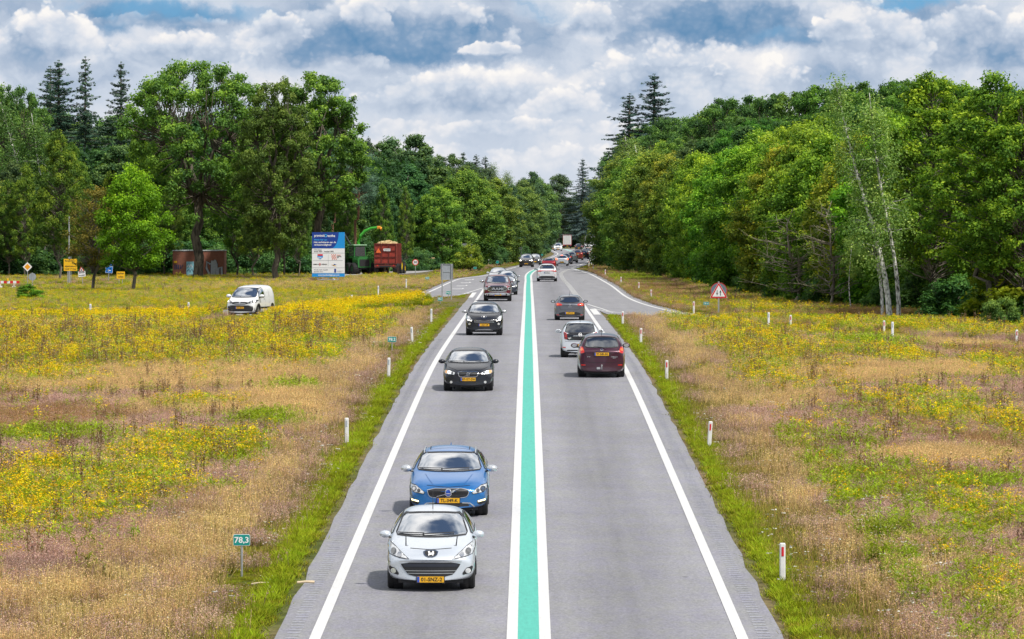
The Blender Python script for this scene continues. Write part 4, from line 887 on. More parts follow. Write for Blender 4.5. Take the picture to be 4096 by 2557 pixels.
def field(rng):
    P = []
    def band(y0, y1, dens):
        area = 0.118 * (y1 ** 2 - y0 ** 2); return scatter(rng, int(area * dens), y0, y1, None)
    Xs, Ys = [], []
    for (a, b, dn) in ((70, 120, 30), (120, 180, 24), (180, 260, 17), (260, 360, 9.5), (360, 500, 5.0), (500, 700, 1.4)):
        X, Y = band(a, b, dn); Xs.append(X); Ys.append(Y)
    X, Y = np.concatenate(Xs), np.concatenate(Ys); C = CXV(Y)
    e = np.abs(X - C) - SH
    ok = e > 0.34
    for r_ in roads: ok &= ~poly_mask(r_, X, Y)
    # forest floor stays free of meadow
    sky_r = np.interp(Y, [240, 300, 400, 500, 600, 1000], [26, 21.5, 17.2, 16.2, 15.8, 15.6]); ok &= ~((X > sky_r + 2) & (Y > 225))
    ok &= ~((Y > 480) & (X < -9)) & ~((Y > 475) & (X < -20))
    X, Y, C, e = X[ok], Y[ok], C[ok], e[ok]
    n = len(X); u = rng.random(n); kind = np.full(n, 'pink', dtype=object)
    # broad base mix driven by smooth waves so that it never repeats
    w1 = np.sin(X * .31 + Y * .063) + np.sin(X * .17 - Y * .041 + 2) + .6 * np.sin(X * .9 + Y * .13 + 1) + .5 * rng.normal(size=n)
    kind[w1 > 1.45] = 'tan'; kind[w1 < -2.1] = 'red'; kind[(u < .045)] = 'green'; kind[(u > .045) & (u < .055)] = 'brown'; kind[(u > .065) & (u < .078)] = 'yellow'
    far = (Y > 215) & (X > 0); kind[far & (u > .1) & (u < .55)] = 'red'; kind[far & (u > .55) & (u < .68)] = 'green'
    farl = (Y > 250) & (X < 0); kind[farl & (u > .1) & (u < .26)] = 'yellow'; kind[farl & (u > .35) & (u < .55)] = 'green'
    def put(P, k, prob, soft=.22):
        m = inside(P, X, Y, soft, rng) & (rng.random(n) < prob)
        if isinstance(k, str): kind[m] = k
        else:
            q = rng.random(n); c = 0
            for kk, w in k: kind[m & (q >= c) & (q < c + w)] = kk; c += w
    put(PT, 'tan', .85); put(PR, 'red', .7); put(PG, 'green', .7)
    put(PYB, [('yellowbrown', .42), ('brown', .09), ('green', .14), ('yellow', .06), ('tan', .12), ('pink', .10)], .85, .55); put(PY, [('yellow', .38), ('yellowlow', .08), ('green', .33), ('tan', .09), ('pink', .09), ('brown', .02)], .80, .55)
    # mown verge along the asphalt
    wv = 1.9 + 0.5 * np.sin(Y * .08) + .35 * np.sin(Y * .21 + X) + .35 * rng.normal(size=n); wv = np.where(X > C, wv + 1.0, wv + .7 + np.clip((105 - Y) * .12, 0, 2.8)); wv = np.where(Y > 330, 2.0, wv)
    v = (e < wv)
    kind[v] = 'short'; kind[v & (e < .75) & (rng.random(n) < .55)] = 'lush'; kind[v & (e > .6) & (rng.random(n) < .012)] = 'white'; kind[v & (e > 1.0) & (rng.random(n) < .05)] = 'pink'; kind[v & (e > 1.6) & (rng.random(n) < .10)] = 'tan'
    zw = np.where(X > C, 2.4, .9) + .5 * np.sin(Y * .11 + 2); tz = (~v) & (e < wv + zw) & (Y < 330); kind[tz & (rng.random(n) < .80 - .5 * (e - wv) / zw)] = 'olive'
    kind[v & (e > .8) & (rng.random(n) < np.where(X > C, .45, .18))] = 'olive'
    kind[(~v) & (e < wv + .9) & (rng.random(n) < .06)] = 'white'; kind[(X > C) & (Y < 110) & (e > 2.5) & (e < 6) & (rng.random(n) < .10)] = 'white'
    kind[(X > C) & (Y < 130) & (e > 2.6) & (e < 5.5) & (rng.random(n) < .12)] = 'green'
    # flowers come in clumps: thin them out between
    w2 = np.sin(X * 1.3 + Y * .21 + .7) + np.sin(X * .71 - Y * .33 + 4) + np.sin(X * 2.3 + Y * .09) * .7 + .7 * rng.normal(size=n)
    isy = (kind == 'yellow') | (kind == 'yellowlow') | (kind == 'yellowbrown'); q_ = rng.random(n); thin = isy & (w2 < .15)
    kind[thin & (q_ < .38)] = 'green'; kind[thin & (q_ >= .38) & (q_ < .52)] = 'tan'; kind[thin & (q_ >= .52) & (q_ < .68)] = 'pink'; kind[thin & (q_ >= .68) & (q_ < .74)] = 'red'
    # tall screen of weeds in front of the left slip road, low growth before the right one
    scr_ = (X < -7) & (Y > 238) & (Y < 263) & (np.abs(X - XatD(582, 250)) > 2.2); q_ = rng.random(n); kind[scr_ & (q_ < .40)] = 'yellow'; kind[scr_ & (q_ >= .40) & (q_ < .75)] = 'green'
    edge = np.interp(X, [-15.4, -9.9, -5.2], [262, 296, 334]); s2 = (X < -4.6) & (X > -13.5) & (Y > edge - 30) & (Y < edge - .5) & (e > 2.2); q_ = rng.random(n); kind[s2 & (q_ < .62)] = 'yellow'; kind[s2 & (q_ >= .62) & (q_ < .85)] = 'green'
    global SCREEN; SCREEN = s2
    return X, Y, kind, v, e
def instancer(name, kindkey, X, Y, S, label, cat):
    n = len(X)
    if n == 0: return
    rng = np.random.default_rng(len(name) + n); vs = SETS[kindkey]
    Z = np.array([gz(y) for y in Y])
    me = bpy.data.meshes.new(name); me.vertices.add(n); me.vertices.foreach_set('co', np.c_[X, Y, Z].astype(np.float32).ravel())
    for nm, arr, ty in (('rot', rng.uniform(0, 6.283, n), 'FLOAT'), ('scl', S, 'FLOAT'), ('idx', rng.integers(0, len(vs), n), 'INT')):
        at = me.attributes.new(nm, ty, 'POINT'); at.data.foreach_set('value', np.ascontiguousarray(arr, dtype=np.float32 if ty == 'FLOAT' else np.int32))
    o = bpy.data.objects.new(name, me); link(o); tag(o, label, cat, kind='stuff')
    ng = bpy.data.node_groups.new(name, 'GeometryNodeTree'); ng.interface.new_socket('Geometry', in_out='INPUT', socket_type='NodeSocketGeometry'); ng.interface.new_socket('Geometry', in_out='OUTPUT', socket_type='NodeSocketGeometry')
    gi = ng.nodes.new('NodeGroupInput'); go = ng.nodes.new('NodeGroupOutput')
    g2i = ng.nodes.new('GeometryNodeGeometryToInstance')
    def attr(nm, ty):
        a = ng.nodes.new('GeometryNodeInputNamedAttribute'); a.data_type = ty; a.inputs[0].default_value = nm; return a.outputs[0]
    for me_ in vs[::-1]:
        src = bpy.data.objects.new('plant_source', me_)
        oi = ng.nodes.new('GeometryNodeObjectInfo'); oi.inputs['Object'].default_value = src; oi.inputs['As Instance'].default_value = True
        ng.links.new(oi.outputs['Geometry'], g2i.inputs[0])
    ip = ng.nodes.new('GeometryNodeInstanceOnPoints'); ng.links.new(gi.outputs[0], ip.inputs['Points']); ng.links.new(g2i.outputs[0], ip.inputs['Instance'])
    ip.inputs['Pick Instance'].default_value = True; ng.links.new(attr('idx', 'INT'), ip.inputs['Instance Index'])
    cr = ng.nodes.new('ShaderNodeCombineXYZ'); ng.links.new(attr('rot', 'FLOAT'), cr.inputs[2]); ng.links.new(cr.outputs[0], ip.inputs['Rotation']); ng.links.new(attr('scl', 'FLOAT'), ip.inputs['Scale'])
    ng.links.new(ip.outputs[0], go.inputs[0])
    md = o.modifiers.new('scatter', 'NODES'); md.node_group = ng
def build_meadow():
    rng = np.random.default_rng(12); X, Y, kind, v, e = field(rng); n = len(X)
    big = np.interp(Y, [80, 200, 300, 450], [1.0, 0.98, 0.90, 1.0]); S = big * rng.uniform(.75, 1.2, n)
    S = np.where((e < 2.6) & ~v, S * .8, S); S = np.where((Y > 285) & (e < 9), S * .7, S); S = np.where((X < -6) & (Y > 190) & (Y < 266), S * np.where(np.abs(X - XatD(582, 250)) < 1.9, np.interp(Y, [190, 225, 258, 266], [1.05, .85, .45, .38]), np.interp(Y, [190, 225, 258, 266], [1.15, 1.15, 1.15, 1.0])), S); S = np.where((X < 0) & (Y >= 266), S * .62, S); S = np.where((X < 0) & (X > -9) & (Y > 215) & (Y < 266), S * .8, S)
    S = np.where(SCREEN, rng.uniform(.95, 1.25, n), S)
    rx = np.interp(Y, [225, 236, 243, 252, 262, 300], [40, 34, 24, 15, 10, 7]); S = np.where((X > 5) & (X > rx - 5) & (Y > 222) & (Y < 262), S * .55, S)
    for (px, py) in [(967, 2312), (1568, 1407), (2875, 1258), (2825, 1244), (1764, 1197), (1811, 1197), (1793, 1192), (1761, 1214), (110, 1150), (130, 1148), (282, 1137), (331, 1138), (433, 1128), (483, 1140), (1313, 1126), (361, 1271), (754, 1263), (1513, 1186), (1625, 1154), (3074, 1324), (3570, 1370), (3162, 1316), (3536, 1341), (4067, 1383), (2775, 1253), (30, 1154), (1662, 1100)]:
        a, b = ground_at(px, py); S = np.where((np.abs(X - a) < .35 + .003 * b) & (Y < b + 1) & (Y > b * .955 - .5), S * .45, S)
    info = {'short': ('verge_grass', 'short green grass on the verges beside the asphalt', 'grass'), 'lush': ('edge_grass', 'longer bright green grass hanging over the asphalt edge', 'grass'),
            'olive': ('olive_grass', 'thin brownish olive grass between the verges and the meadow', 'grass'),
            'pink': ('seeding_grass', 'pinkish brown seeding grass covering most of both meadows', 'grass'), 'tan': ('straw_grass', 'straw coloured dry grass in pale patches of the meadow', 'grass'), 'red': ('reddish_grass', 'reddish brown grass along the right forest edge', 'grass'),
            'yellow': ('yellow_wildflowers', 'tall yellow flowering weeds growing in dense patches', 'wildflowers'), 'yellowlow': ('low_yellow_wildflowers', 'low yellow flowering weeds among the taller ones', 'wildflowers'), 'yellowbrown': ('fading_wildflowers', 'half faded yellow and brown weeds in the left meadow', 'wildflowers'),
            'green': ('leafy_weeds', 'fresh green leafy weeds without flowers', 'weeds'), 'brown': ('dry_weeds', 'dark brown dried stalks standing in the meadow', 'weeds'), 'white': ('white_wildflowers', 'small white flowers close to the verge', 'wildflowers')}
    for k, (nm, lb, ct) in info.items():
        m = kind == k; instancer(nm, k, X[m], Y[m], S[m], lb, ct)
    print('meadow plants', n)
build_meadow()
# ================================================================= VEHICLES
def mat_carpaint(name, col, metal=0.35, rough=0.32, dirt=0.08, coat=0.8):
    m, nt, b = new_mat(name)
    tc = N(nt, 'ShaderNodeTexCoord'); no = N(nt, 'ShaderNodeTexNoise', i_Scale=2.2, i_Detail=5.0); nt.links.new(tc.outputs['Object'], no.inputs['Vector'])
    sx = N(nt, 'ShaderNodeSeparateXYZ'); nt.links.new(tc.outputs['Object'], sx.inputs[0])
    low = smooth_map(nt, sx.outputs[2], 0.15, 0.6, 1.0, 0.0)
    f = mth(nt, 'MULTIPLY', mth(nt, 'ADD', mth(nt, 'MULTIPLY', low, 3.0), 1.0), mth(nt, 'MULTIPLY', no.outputs[0], dirt), None, True)
    nt.links.new(mixc(nt, f, col, (0.22, 0.20, 0.17)), b.inputs['Base Color'])
    b.inputs['Metallic'].default_value = metal; b.inputs['Roughness'].default_value = rough
    b.inputs['Coat Weight'].default_value = coat; b.inputs['Coat Roughness'].default_value = 0.05
    return m
def mat_glass(name, tint=(0.62, 0.70, 0.68), trans=0.75, refl=0.66):
    m, nt, b = new_mat(name)
    gl = N(nt, 'ShaderNodeBsdfGlossy'); gl.inputs['Roughness'].default_value = 0.03; gl.inputs['Color'].default_value = (0.95, 0.97, 1.0, 1)
    tr = N(nt, 'ShaderNodeBsdfTransparent'); no = N(nt, 'ShaderNodeTexNoise', i_Scale=3.0)
    nt.links.new(ramp(nt, no.outputs[0], [(0.3, tuple(x * trans * .95 for x in tint)), (0.7, tuple(x * trans for x in tint))]), tr.inputs[0])
    lw = N(nt, 'ShaderNodeLayerWeight'); lw.inputs['Blend'].default_value = 0.42
    f = mth(nt, 'ADD', refl, mth(nt, 'MULTIPLY', lw.outputs['Fresnel'], 0.8), None, True)
    mx = N(nt, 'ShaderNodeMixShader'); nt.links.new(f, mx.inputs[0]); nt.links.new(tr.outputs[0], mx.inputs[1]); nt.links.new(gl.outputs[0], mx.inputs[2])
    nt.links.new(mx.outputs[0], nt.nodes['Material Output'].inputs[0]); return m
GL = mat_glass('car_glass'); GLD = mat_glass('tinted_glass', (0.2, 0.22, 0.22), 0.5, 0.36)
BLK = simple('black_plastic', (0.018, 0.018, 0.02), 0.5); RUB = simple('tyre_rubber', (0.022, 0.022, 0.023), 0.85, bump=0.2); CHR = simple('chrome', (0.72, 0.72, 0.73), 0.15, 1.0)
RIM = simple('alloy', (0.48, 0.49, 0.50), 0.3, 0.85); INT = simple('dark_interior', (0.045, 0.045, 0.05), 0.9); SILP = simple('silver_trim', (0.55, 0.56, 0.57), 0.3, 0.7)
LGT = simple('headlamp_glass', (0.80, 0.83, 0.86), 0.15, 0.35, coat=1.0, scale=9, var=.35); LDK = simple('headlamp_dark', (0.10, 0.105, 0.11), 0.15, 0.3, coat=1.0, scale=14, var=.6)
LON = simple('lit_lamp_white', (1, 1, 1), 0.3, emis=(1.0, 0.93, 0.78), es=5.0); LONY = simple('lit_lamp_yellow', (1, 0.9, 0.6), 0.3, emis=(1.0, 0.86, 0.42), es=3.0)
TAIL = simple('tail_lamp_red', (0.50, 0.018, 0.012), 0.15, coat=1.0, emis=(1.0, 0.05, 0.03), es=0.10); TAILO = simple('tail_lamp_orange', (0.75, 0.16, 0.03), 0.2, coat=1.0, emis=(1, .2, .05), es=.12); BRK = simple('brake_lamp_lit', (0.9, 0.05, 0.02), 0.3, emis=(1.0, 0.10, 0.03), es=5.0)
PLY = simple('plate_yellow', (0.80, 0.42, 0.012), 0.45, var=.04); PLB = simple('plate_blue', (0.02, 0.08, 0.45), 0.45); TXB = simple('lettering_black', (0.012, 0.012, 0.014), 0.6); TXW = simple('lettering_white', (0.82, 0.82, 0.82), 0.5, var=.03)
SEAM = simple('panel_gap', (0.012, 0.012, 0.014), 0.8); WHP = simple('plate_white', (0.7, 0.7, 0.7), 0.5, var=.04)
PAINT = {}
def paint(k, *a, **kw):
    if k not in PAINT: PAINT[k] = mat_carpaint('paint_' + k, *a, **kw)
    return PAINT[k]
_fontcache = {}
def text_mesh(s, size):
    k = (s, size)
    if k not in _fontcache:
        cu = bpy.data.curves.new('text', 'FONT'); cu.body = s; cu.size = size; cu.align_x = 'CENTER'; cu.align_y = 'CENTER'; cu.offset = size * 0.022; cu.resolution_u = 2
        o = bpy.data.objects.new('text', cu); COL.objects.link(o); dg = bpy.context.evaluated_depsgraph_get(); me = bpy.data.meshes.new_from_object(o.evaluated_get(dg))
        bpy.data.objects.remove(o); bpy.data.curves.remove(cu); _fontcache[k] = me
    return _fontcache[k].copy()
def text(s, size, mat, loc, parent, rot=(90, 0, 0), name='lettering', sx=1.0):
    me = text_mesh(s, size); me.materials.clear(); me.materials.append(mat)
    o = link(bpy.data.objects.new(name, me), parent); o.location = loc; o.rotation_euler = tuple(R(a) for a in rot); o.scale = (sx, 1, 1); return o
def smooth_poly(P, it=2, keep=0.2):
    P = [tuple(p) for p in P]
    for _ in range(it):
        Q = []
        for i in range(len(P)):
            a, b = P[i], P[(i + 1) % len(P)]
            Q.append((a[0] * (1 - keep) + b[0] * keep, a[1] * (1 - keep) + b[1] * keep)); Q.append((a[0] * keep + b[0] * (1 - keep), a[1] * keep + b[1] * (1 - keep)))
        P = Q
    return P
def in_poly(P, x, y):
    c = False; n = len(P)
    for i in range(n):
        a, b = P[i], P[(i + 1) % n]
        if (a[1] > y) != (b[1] > y) and x < (b[0] - a[0]) * (y - a[1]) / (b[1] - a[1]) + a[0]: c = not c
    return c
class Car:
    """front at y=0 facing -Y, rear at y=L, centre line x=0"""
    def __init__(s, name, label, cat, L, W, Hh, prof, belt, roofw=0.66, fo=0.80, wb=2.6, tr=0.31, zb=0.20, mat=None, levels=2, hood=0.90, shoulder=0.94, group=None, box=0.0, lower=None, noseb=0.20, tailb=0.12, rf=None):
        s.L, s.W, s.H = L, W, Hh; s.root = empty(name, label=label, cat=cat, group=group); s.mat = mat; s.fo, s.wb, s.tr = fo, wb, tr
        w = W / 2; cowl = prof['cowl']; rfr = prof['roof_front']; rre = prof['roof_rear']; tail = prof['tail']
        # (y, top z, kind)
        st = [(0.0, prof['nose'][1] - 0.10), (0.10, prof['nose'][1])] + [(y, z) for y, z in prof.get('hoodpts', [])] + [(cowl[0] - 0.12, cowl[1] - 0.02), (cowl[0] + 0.05, cowl[1] + 0.03)]
        ym = (cowl[0] + rfr[0]) / 2; st += [(ym, (cowl[1] + rfr[1]) / 2 + 0.035), (rfr[0], rfr[1]), (rfr[0] + .25, rfr[1] + .03)]
        st += [((rfr[0] + rre[0]) / 2, prof.get('peak', Hh))] + [(rre[0] - .15, rre[1] + .01), (rre[0], rre[1] - 0.01)]
        if tail[0] - rre[0] > 0.25: st += [((tail[0] + rre[0]) / 2, (tail[1] + rre[1]) / 2 + .03)]
        st += [(tail[0], tail[1])] + [(y, z) for y, z in prof.get('deckpts', [])] + [(L - 0.06, prof['end'][1] + .02), (L, prof['end'][1] - .06)]
        rows = []
        for y, zt in st:
            t = y / L; pl = np.interp(t, [0, .03, .13, .3, .75, .93, 1], [0.87 - noseb * .1, 0.94, 0.985, 1, 1, 0.97, 0.90])
            ww = w * pl; green = cowl[0] <= y <= tail[0] + .01; bz = np.interp(y, [cowl[0], L], belt); zbb = zb + (0.05 if y < .15 or y > L - .15 else 0)
            if green and zt > bz + 0.05:
                k = min(1, (zt - bz) / max(.05, (Hh - bz))); wr = w * (shoulder + (roofw + box - shoulder) * min(1, k * 1.02)); ws = ww * shoulder; d = 0.03 + 0.055 * k
                P = [(0, zbb), (.80 * ww, zbb), (.965 * ww, zbb + .09), (ww, zbb + .46 * (bz - zbb)), (.985 * ww, zbb + .8 * (bz - zbb)), (ws, bz), (wr, zt - d), (.6 * wr, zt - .02), (0, zt)]
            else:
                bz = min(bz, zt - .05) if not (y > tail[0]) else min(bz, zt - .03)
                P = [(0, zbb), (.80 * ww, zbb), (.965 * ww, zbb + .09), (ww, zbb + .46 * (bz - zbb)), (.985 * ww, zbb + .8 * (bz - zbb)), (.93 * ww, bz - .005), (.76 * ww, zt - .02), (.45 * ww, zt - .005), (0, zt)]
            bow = np.interp(y, [0, .5, cowl[0], rfr[0], (rfr[0] + rre[0]) / 2, rre[0], L], [noseb, noseb * .8, .14, .07, 0, -.05, -tailb])
            rows.append([(x, y + bow * (x / w) ** 2, z) for x, z in P])
        V = []; m = 9
        for r_ in rows: V += r_ + [(-x, y, z) for x, y, z in r_[1:-1]]
        K = 16; Fc = []; ring = list(range(9)) + [9 + 6 - i for i in range(7)]          # 0..8 right side up, then left side down
        for i in range(len(rows) - 1):
            for k in range(16):
                a, b = ring[k], ring[(k + 1) % 16]; Fc.append((i * 16 + a, (i + 1) * 16 + a, (i + 1) * 16 + b, i * 16 + b))
        for base, flip in ((0, False), ((len(rows) - 1) * 16, True)):                   # end caps
            mid = len(V); y0 = V[base][1]
            for q in range(1, 8): V.append((0, y0 if not flip else y0, V[base + q][2]))
            def R_(q): return base + q
            def L_(q): return base + 8 + q
            def M_(q): return base if q == 0 else (base + 8 if q == 8 else mid + q - 1)
            for q in range(8):
                if q < 7:
                    f1 = (M_(q), R_(q) if q else M_(q), R_(q + 1), M_(q + 1))
                else: f1 = (M_(7), R_(7), M_(8))
                if q < 7:
                    f2 = (M_(q + 1), L_(q + 1), L_(q) if q else M_(q), M_(q))
                else: f2 = (M_(8), L_(7), M_(7))
                for f in (f1, f2):
                    g = []
                    for v in f:
                        if v not in g: g.append(v)
                    Fc.append(tuple(g[::-1] if flip else g))
        me = bpy.data.meshes.new('cage'); me.from_pydata(V, [], Fc); o = bpy.data.objects.new('cage', me); COL.objects.link(o)
        md = o.modifiers.new('s', 'SUBSURF'); md.levels = levels; dg = bpy.context.evaluated_depsgraph_get(); em = bpy.data.meshes.new_from_object(o.evaluated_get(dg)); bpy.data.objects.remove(o)
        bm = bmesh.new(); bm.from_mesh(em); bmesh.ops.recalc_face_normals(bm, faces=bm.faces[:]); xs = [v.co.x for v in bm.verts]; ys = [v.co.y for v in bm.verts]; zs = [v.co.z for v in bm.verts]
        sx, y0, sy, z1 = w / max(xs), min(ys), L / (max(ys) - min(ys)), max(zs); z0 = min(zs); sz = (Hh - zb) / (z1 - z0)
        for v in bm.verts: v.co = Vector((v.co.x * sx, (v.co.y - y0) * sy, zb + (v.co.z - z0) * sz))
        s.bm = bm; s.bvh = BVHTree.FromBMesh(bm); s.cuts = []; s.parts = []
    def hit(s, ax, a, z, off=0.0):
        if ax == 'front': o, d = Vector((a, -3, z)), Vector((0, 1, 0))
        elif ax == 'rear': o, d = Vector((a, s.L + 3, z)), Vector((0, -1, 0))
        elif ax == 'left': o, d = Vector((-3, a, z)), Vector((1, 0, 0))
        elif ax == 'right': o, d = Vector((3, a, z)), Vector((-1, 0, 0))
        else: o, d = Vector((a, z, 5)), Vector((0, 0, -1))
        p, n, i, _ = s.bvh.ray_cast(o, d)
        if p is None:
            g = {'front': Vector((a, .3, z)), 'rear': Vector((a, s.L - .2, z)), 'left': Vector((-s.W / 2, a, z)), 'right': Vector((s.W / 2, a, z))}.get(ax, Vector((a, z, 1)))
            p, n, i, _ = s.bvh.find_nearest(g)
        return p + (n if n.dot(d) < 0 else -n) * off
    def decal(s, name, P, ax, mat, off=0.006, cut=False, parent=None, sm=2, rows=10, cols=10, both=False, keep=0.2):
        if both:
            a = s.decal(name, P, ax, mat, off, cut, parent, sm, rows, cols, False, keep)
            Q = [(-x, z) for x, z in P][::-1]; b = s.decal(name, Q, ax, mat, off, cut, parent, sm, rows, cols, False, keep); return a, b
        Q = smooth_poly(P, sm, keep) if sm else P
        if cut: s.cuts.append((Q, ax))
        zs = [p[1] for p in Q]; z0, z1 = min(zs), max(zs); V = []; n = len(Q)
        for i in range(rows + 1):
            z = z0 + (z1 - z0) * min(max(i / rows, .012), .988); X = []
            for k in range(n):
                a, b = Q[k], Q[(k + 1) % n]
                if (a[1] > z) != (b[1] > z): X.append(a[0] + (b[0] - a[0]) * (z - a[1]) / (b[1] - a[1]))
            x0, x1 = min(X), max(X)
            for j in range(cols + 1): V.append(s.hit(ax, x0 + (x1 - x0) * j / cols, z, off))
        Fc = [(i * (cols + 1) + j, i * (cols + 1) + j + 1, (i + 1) * (cols + 1) + j + 1, (i + 1) * (cols + 1) + j) for i in range(rows) for j in range(cols)]
        o = mesh_obj(name, V, Fc, mat, parent or s.root, True)
        # make the shell face outwards
        c = {'front': (0, -1, 0), 'rear': (0, 1, 0), 'left': (-1, 0, 0), 'right': (1, 0, 0), 'top': (0, 0, 1)}[ax]
        if sum(p.normal.dot(Vector(c)) for p in o.data.polygons) < 0: o.data.flip_normals()
        return o
    def line(s, name, pts, ax, w, mat, off=0.008, parent=None, closed=False, both=False, seg=5):
        if both:
            s.line(name, pts, ax, w, mat, off, parent, closed, False, seg); return s.line(name, [(-x, z) for x, z in pts], ax, w, mat, off, parent, closed, False, seg)
        if closed: pts = list(pts) + [pts[0]]
        Q = []
        for a, b in zip(pts[:-1], pts[1:]):
            for k in range(seg): Q.append((a[0] + (b[0] - a[0]) * k / seg, a[1] + (b[1] - a[1]) * k / seg))
        Q.append(pts[-1]); V = []
        for i, q in enumerate(Q):
            a, b = Q[max(i - 1, 0)], Q[min(i + 1, len(Q) - 1)]
            if closed and i in (0, len(Q) - 1): a, b = Q[-2], Q[1]
            d = math.hypot(b[0] - a[0], b[1] - a[1]) + 1e-9; nx, nz = -(b[1] - a[1]) / d * w / 2, (b[0] - a[0]) / d * w / 2
            V += [s.hit(ax, q[0] + nx, q[1] + nz, off), s.hit(ax, q[0] - nx, q[1] - nz, off)]
        Fc = [(2 * i, 2 * i + 1, 2 * i + 3, 2 * i + 2) for i in range(len(Q) - 1)]
        return mesh_obj(name, V, Fc, mat, parent or s.root, True)
    def disc(s, name, c, r_, ax, mat, off=0.01, parent=None, both=False, rz=None):
        rz = rz or r_
        if both: s.disc(name, c, r_, ax, mat, off, parent, False, rz); return s.disc(name, (-c[0], c[1]), r_, ax, mat, off, parent, False, rz)
        V = [s.hit(ax, c[0], c[1], off)] + [s.hit(ax, c[0] + r_ * math.cos(k * math.pi / 8), c[1] + rz * math.sin(k * math.pi / 8), off) for k in range(16)]
        return mesh_obj(name, V, [(0, 1 + k, 1 + (k + 1) % 16) for k in range(16)], mat, parent or s.root, True)
    def finish(s, seats=True, rimspokes=5, wheelmat=None, arch=None, steel=False):
        bm = s.bm; w = s.W / 2; Rc = s.tr + 0.045
        kill = set()
        for f in bm.faces:
            c = f.calc_center_median(); n = f.normal
            for Q, ax in s.cuts:
                if ax == 'front' and n.y < -0.12 and c.z > 0.6 and in_poly(Q, c.x, c.z): kill.add(f)
                elif ax == 'rear' and n.y > 0.12 and in_poly(Q, c.x, c.z): kill.add(f)
                elif ax == 'left' and n.x < -0.3 and in_poly(Q, c.y, c.z): kill.add(f)
                elif ax == 'right' and n.x > 0.3 and in_poly(Q, c.y, c.z): kill.add(f)
            for yc in (s.fo, s.fo + s.wb):
                if abs(c.x) > w * .45 and math.hypot(c.y - yc, c.z - s.tr) < Rc + .025 and c.z < s.tr + Rc + .03: kill.add(f)
        bmesh.ops.delete(bm, geom=list(kill), context='FACES')
        me = bpy.data.meshes.new('body'); bm.to_mesh(me); bm.free(); me.materials.append(s.mat)
        me.polygons.foreach_set('use_smooth', np.ones(len(me.polygons), dtype=bool)); link(bpy.data.objects.new('body', me), s.root)
        am = arch or s.mat
        for sd in (-1, 1):                         # wheel arches
            for yc in (s.fo, s.fo + s.wb):
                V = []; n = 20
                for k in range(n + 1):
                    a = math.pi * (k / n) * 1.10 - 0.05 * math.pi
                    for r_ in (Rc - .012, Rc + .075): V.append(s.hit('left' if sd < 0 else 'right', yc - r_ * math.cos(a), max(s.tr + r_ * math.sin(a), .24), .005))
                mesh_obj('wheel_arch', V, [(2 * k, 2 * k + 1, 2 * k + 3, 2 * k + 2) for k in range(n)], am, s.root, True)
                L_ = MB(); L_.lathe([(sd * (w - .15), Rc), (sd * (w - .32), Rc), (sd * (w - .33), .01)], 20, 'x', (0, yc, s.tr + .01)); L_.build('wheel_well', BLK, s.root)
                t = MB(); tw = .205; x1 = sd * (w - 0.025); x0 = sd * (w - 0.025 - tw); r1 = s.tr
                t.lathe([(x0, r1 * .62), (x0, r1 - .03), (x0 + sd * .025, r1), (x1 - sd * .025, r1), (x1, r1 - .03), (x1 - sd * .005, r1 * .68), (x1 - sd * .03, r1 * .66)], 28, 'x', (0, yc, r1))
                wo = t.build('wheel', RUB, s.root, True)
                rm = MB(); rr = r1 * .67
                rm.lathe([(x1 - sd * .02, rr), (x1 - sd * .012, rr * .93), (x1 - sd * .05, rr * .90)], 28, 'x', (0, yc, r1))
                for k in range(rimspokes):
                    a = 2 * math.pi * k / rimspokes + .3; ca, sa = math.cos(a), math.sin(a)
                    p = [(.04, -.035), (rr * .95, -.05 * rr / .2), (rr * .95, .05 * rr / .2), (.04, .035)]
                    rm.add([(x1 - sd * (.02 + .012 * (i in (0, 3))), yc + ca * u - sa * v, r1 + sa * u + ca * v) for i, (u, v) in enumerate(p)], [(0, 1, 2, 3)])
                rm.lathe([(x1 - sd * .018, .055), (x1 - sd * .012, .03), (x1 - sd * .012, .001)], 14, 'x', (0, yc, r1))
                rm.build('rim', RIM if not steel else SILP, wo, False)
                dk = MB(); dk.lathe([(x1 - sd * .07, rr), (x1 - sd * .07, .001)], 20, 'x', (0, yc, r1)); dk.build('brake_disc', BLK, wo)
        u = MB(); u.box((0, s.L / 2, .23), (s.W - .5, s.L - .5, .14)); u.build('underbody', BLK, s.root)
        if seats:
            t = MB(); c0 = s.cowl_y; bz = s.belt_z; y1 = s.rear_y
            t.box((0, (c0 + y1) / 2 - .10, bz * .5 + .05), (s.W - .34, y1 - c0 - .5, bz - .30))
            t.box((0, c0 + .35, bz - .08), (s.W - .36, .45, .14), bev=.04)
            for yy, xs in ((c0 + 1.25, (-.37, .37)), (c0 + 2.1, (-.40, 0, .40))):
                if yy > y1 - .25: continue
                for x in xs: t.box((x, yy, bz - .02), (.44 if len(xs) == 2 else .38, .13, .42), tilt=-.2, bev=.05); t.box((x, yy + .08, bz + .27), (.25, .09, .15), tilt=-.1, bev=.04)
            t.build('interior', INT, s.root)
            wh = MB(); pts = [(.37 + .18 * math.cos(a), c0 + .66 + .06 * math.sin(a), bz + .03 + .16 * math.sin(a)) for a in np.linspace(0, 2 * math.pi, 17)]; wh.tube(pts, .014, 5, False); wh.build('steering_wheel', BLK, s.root)
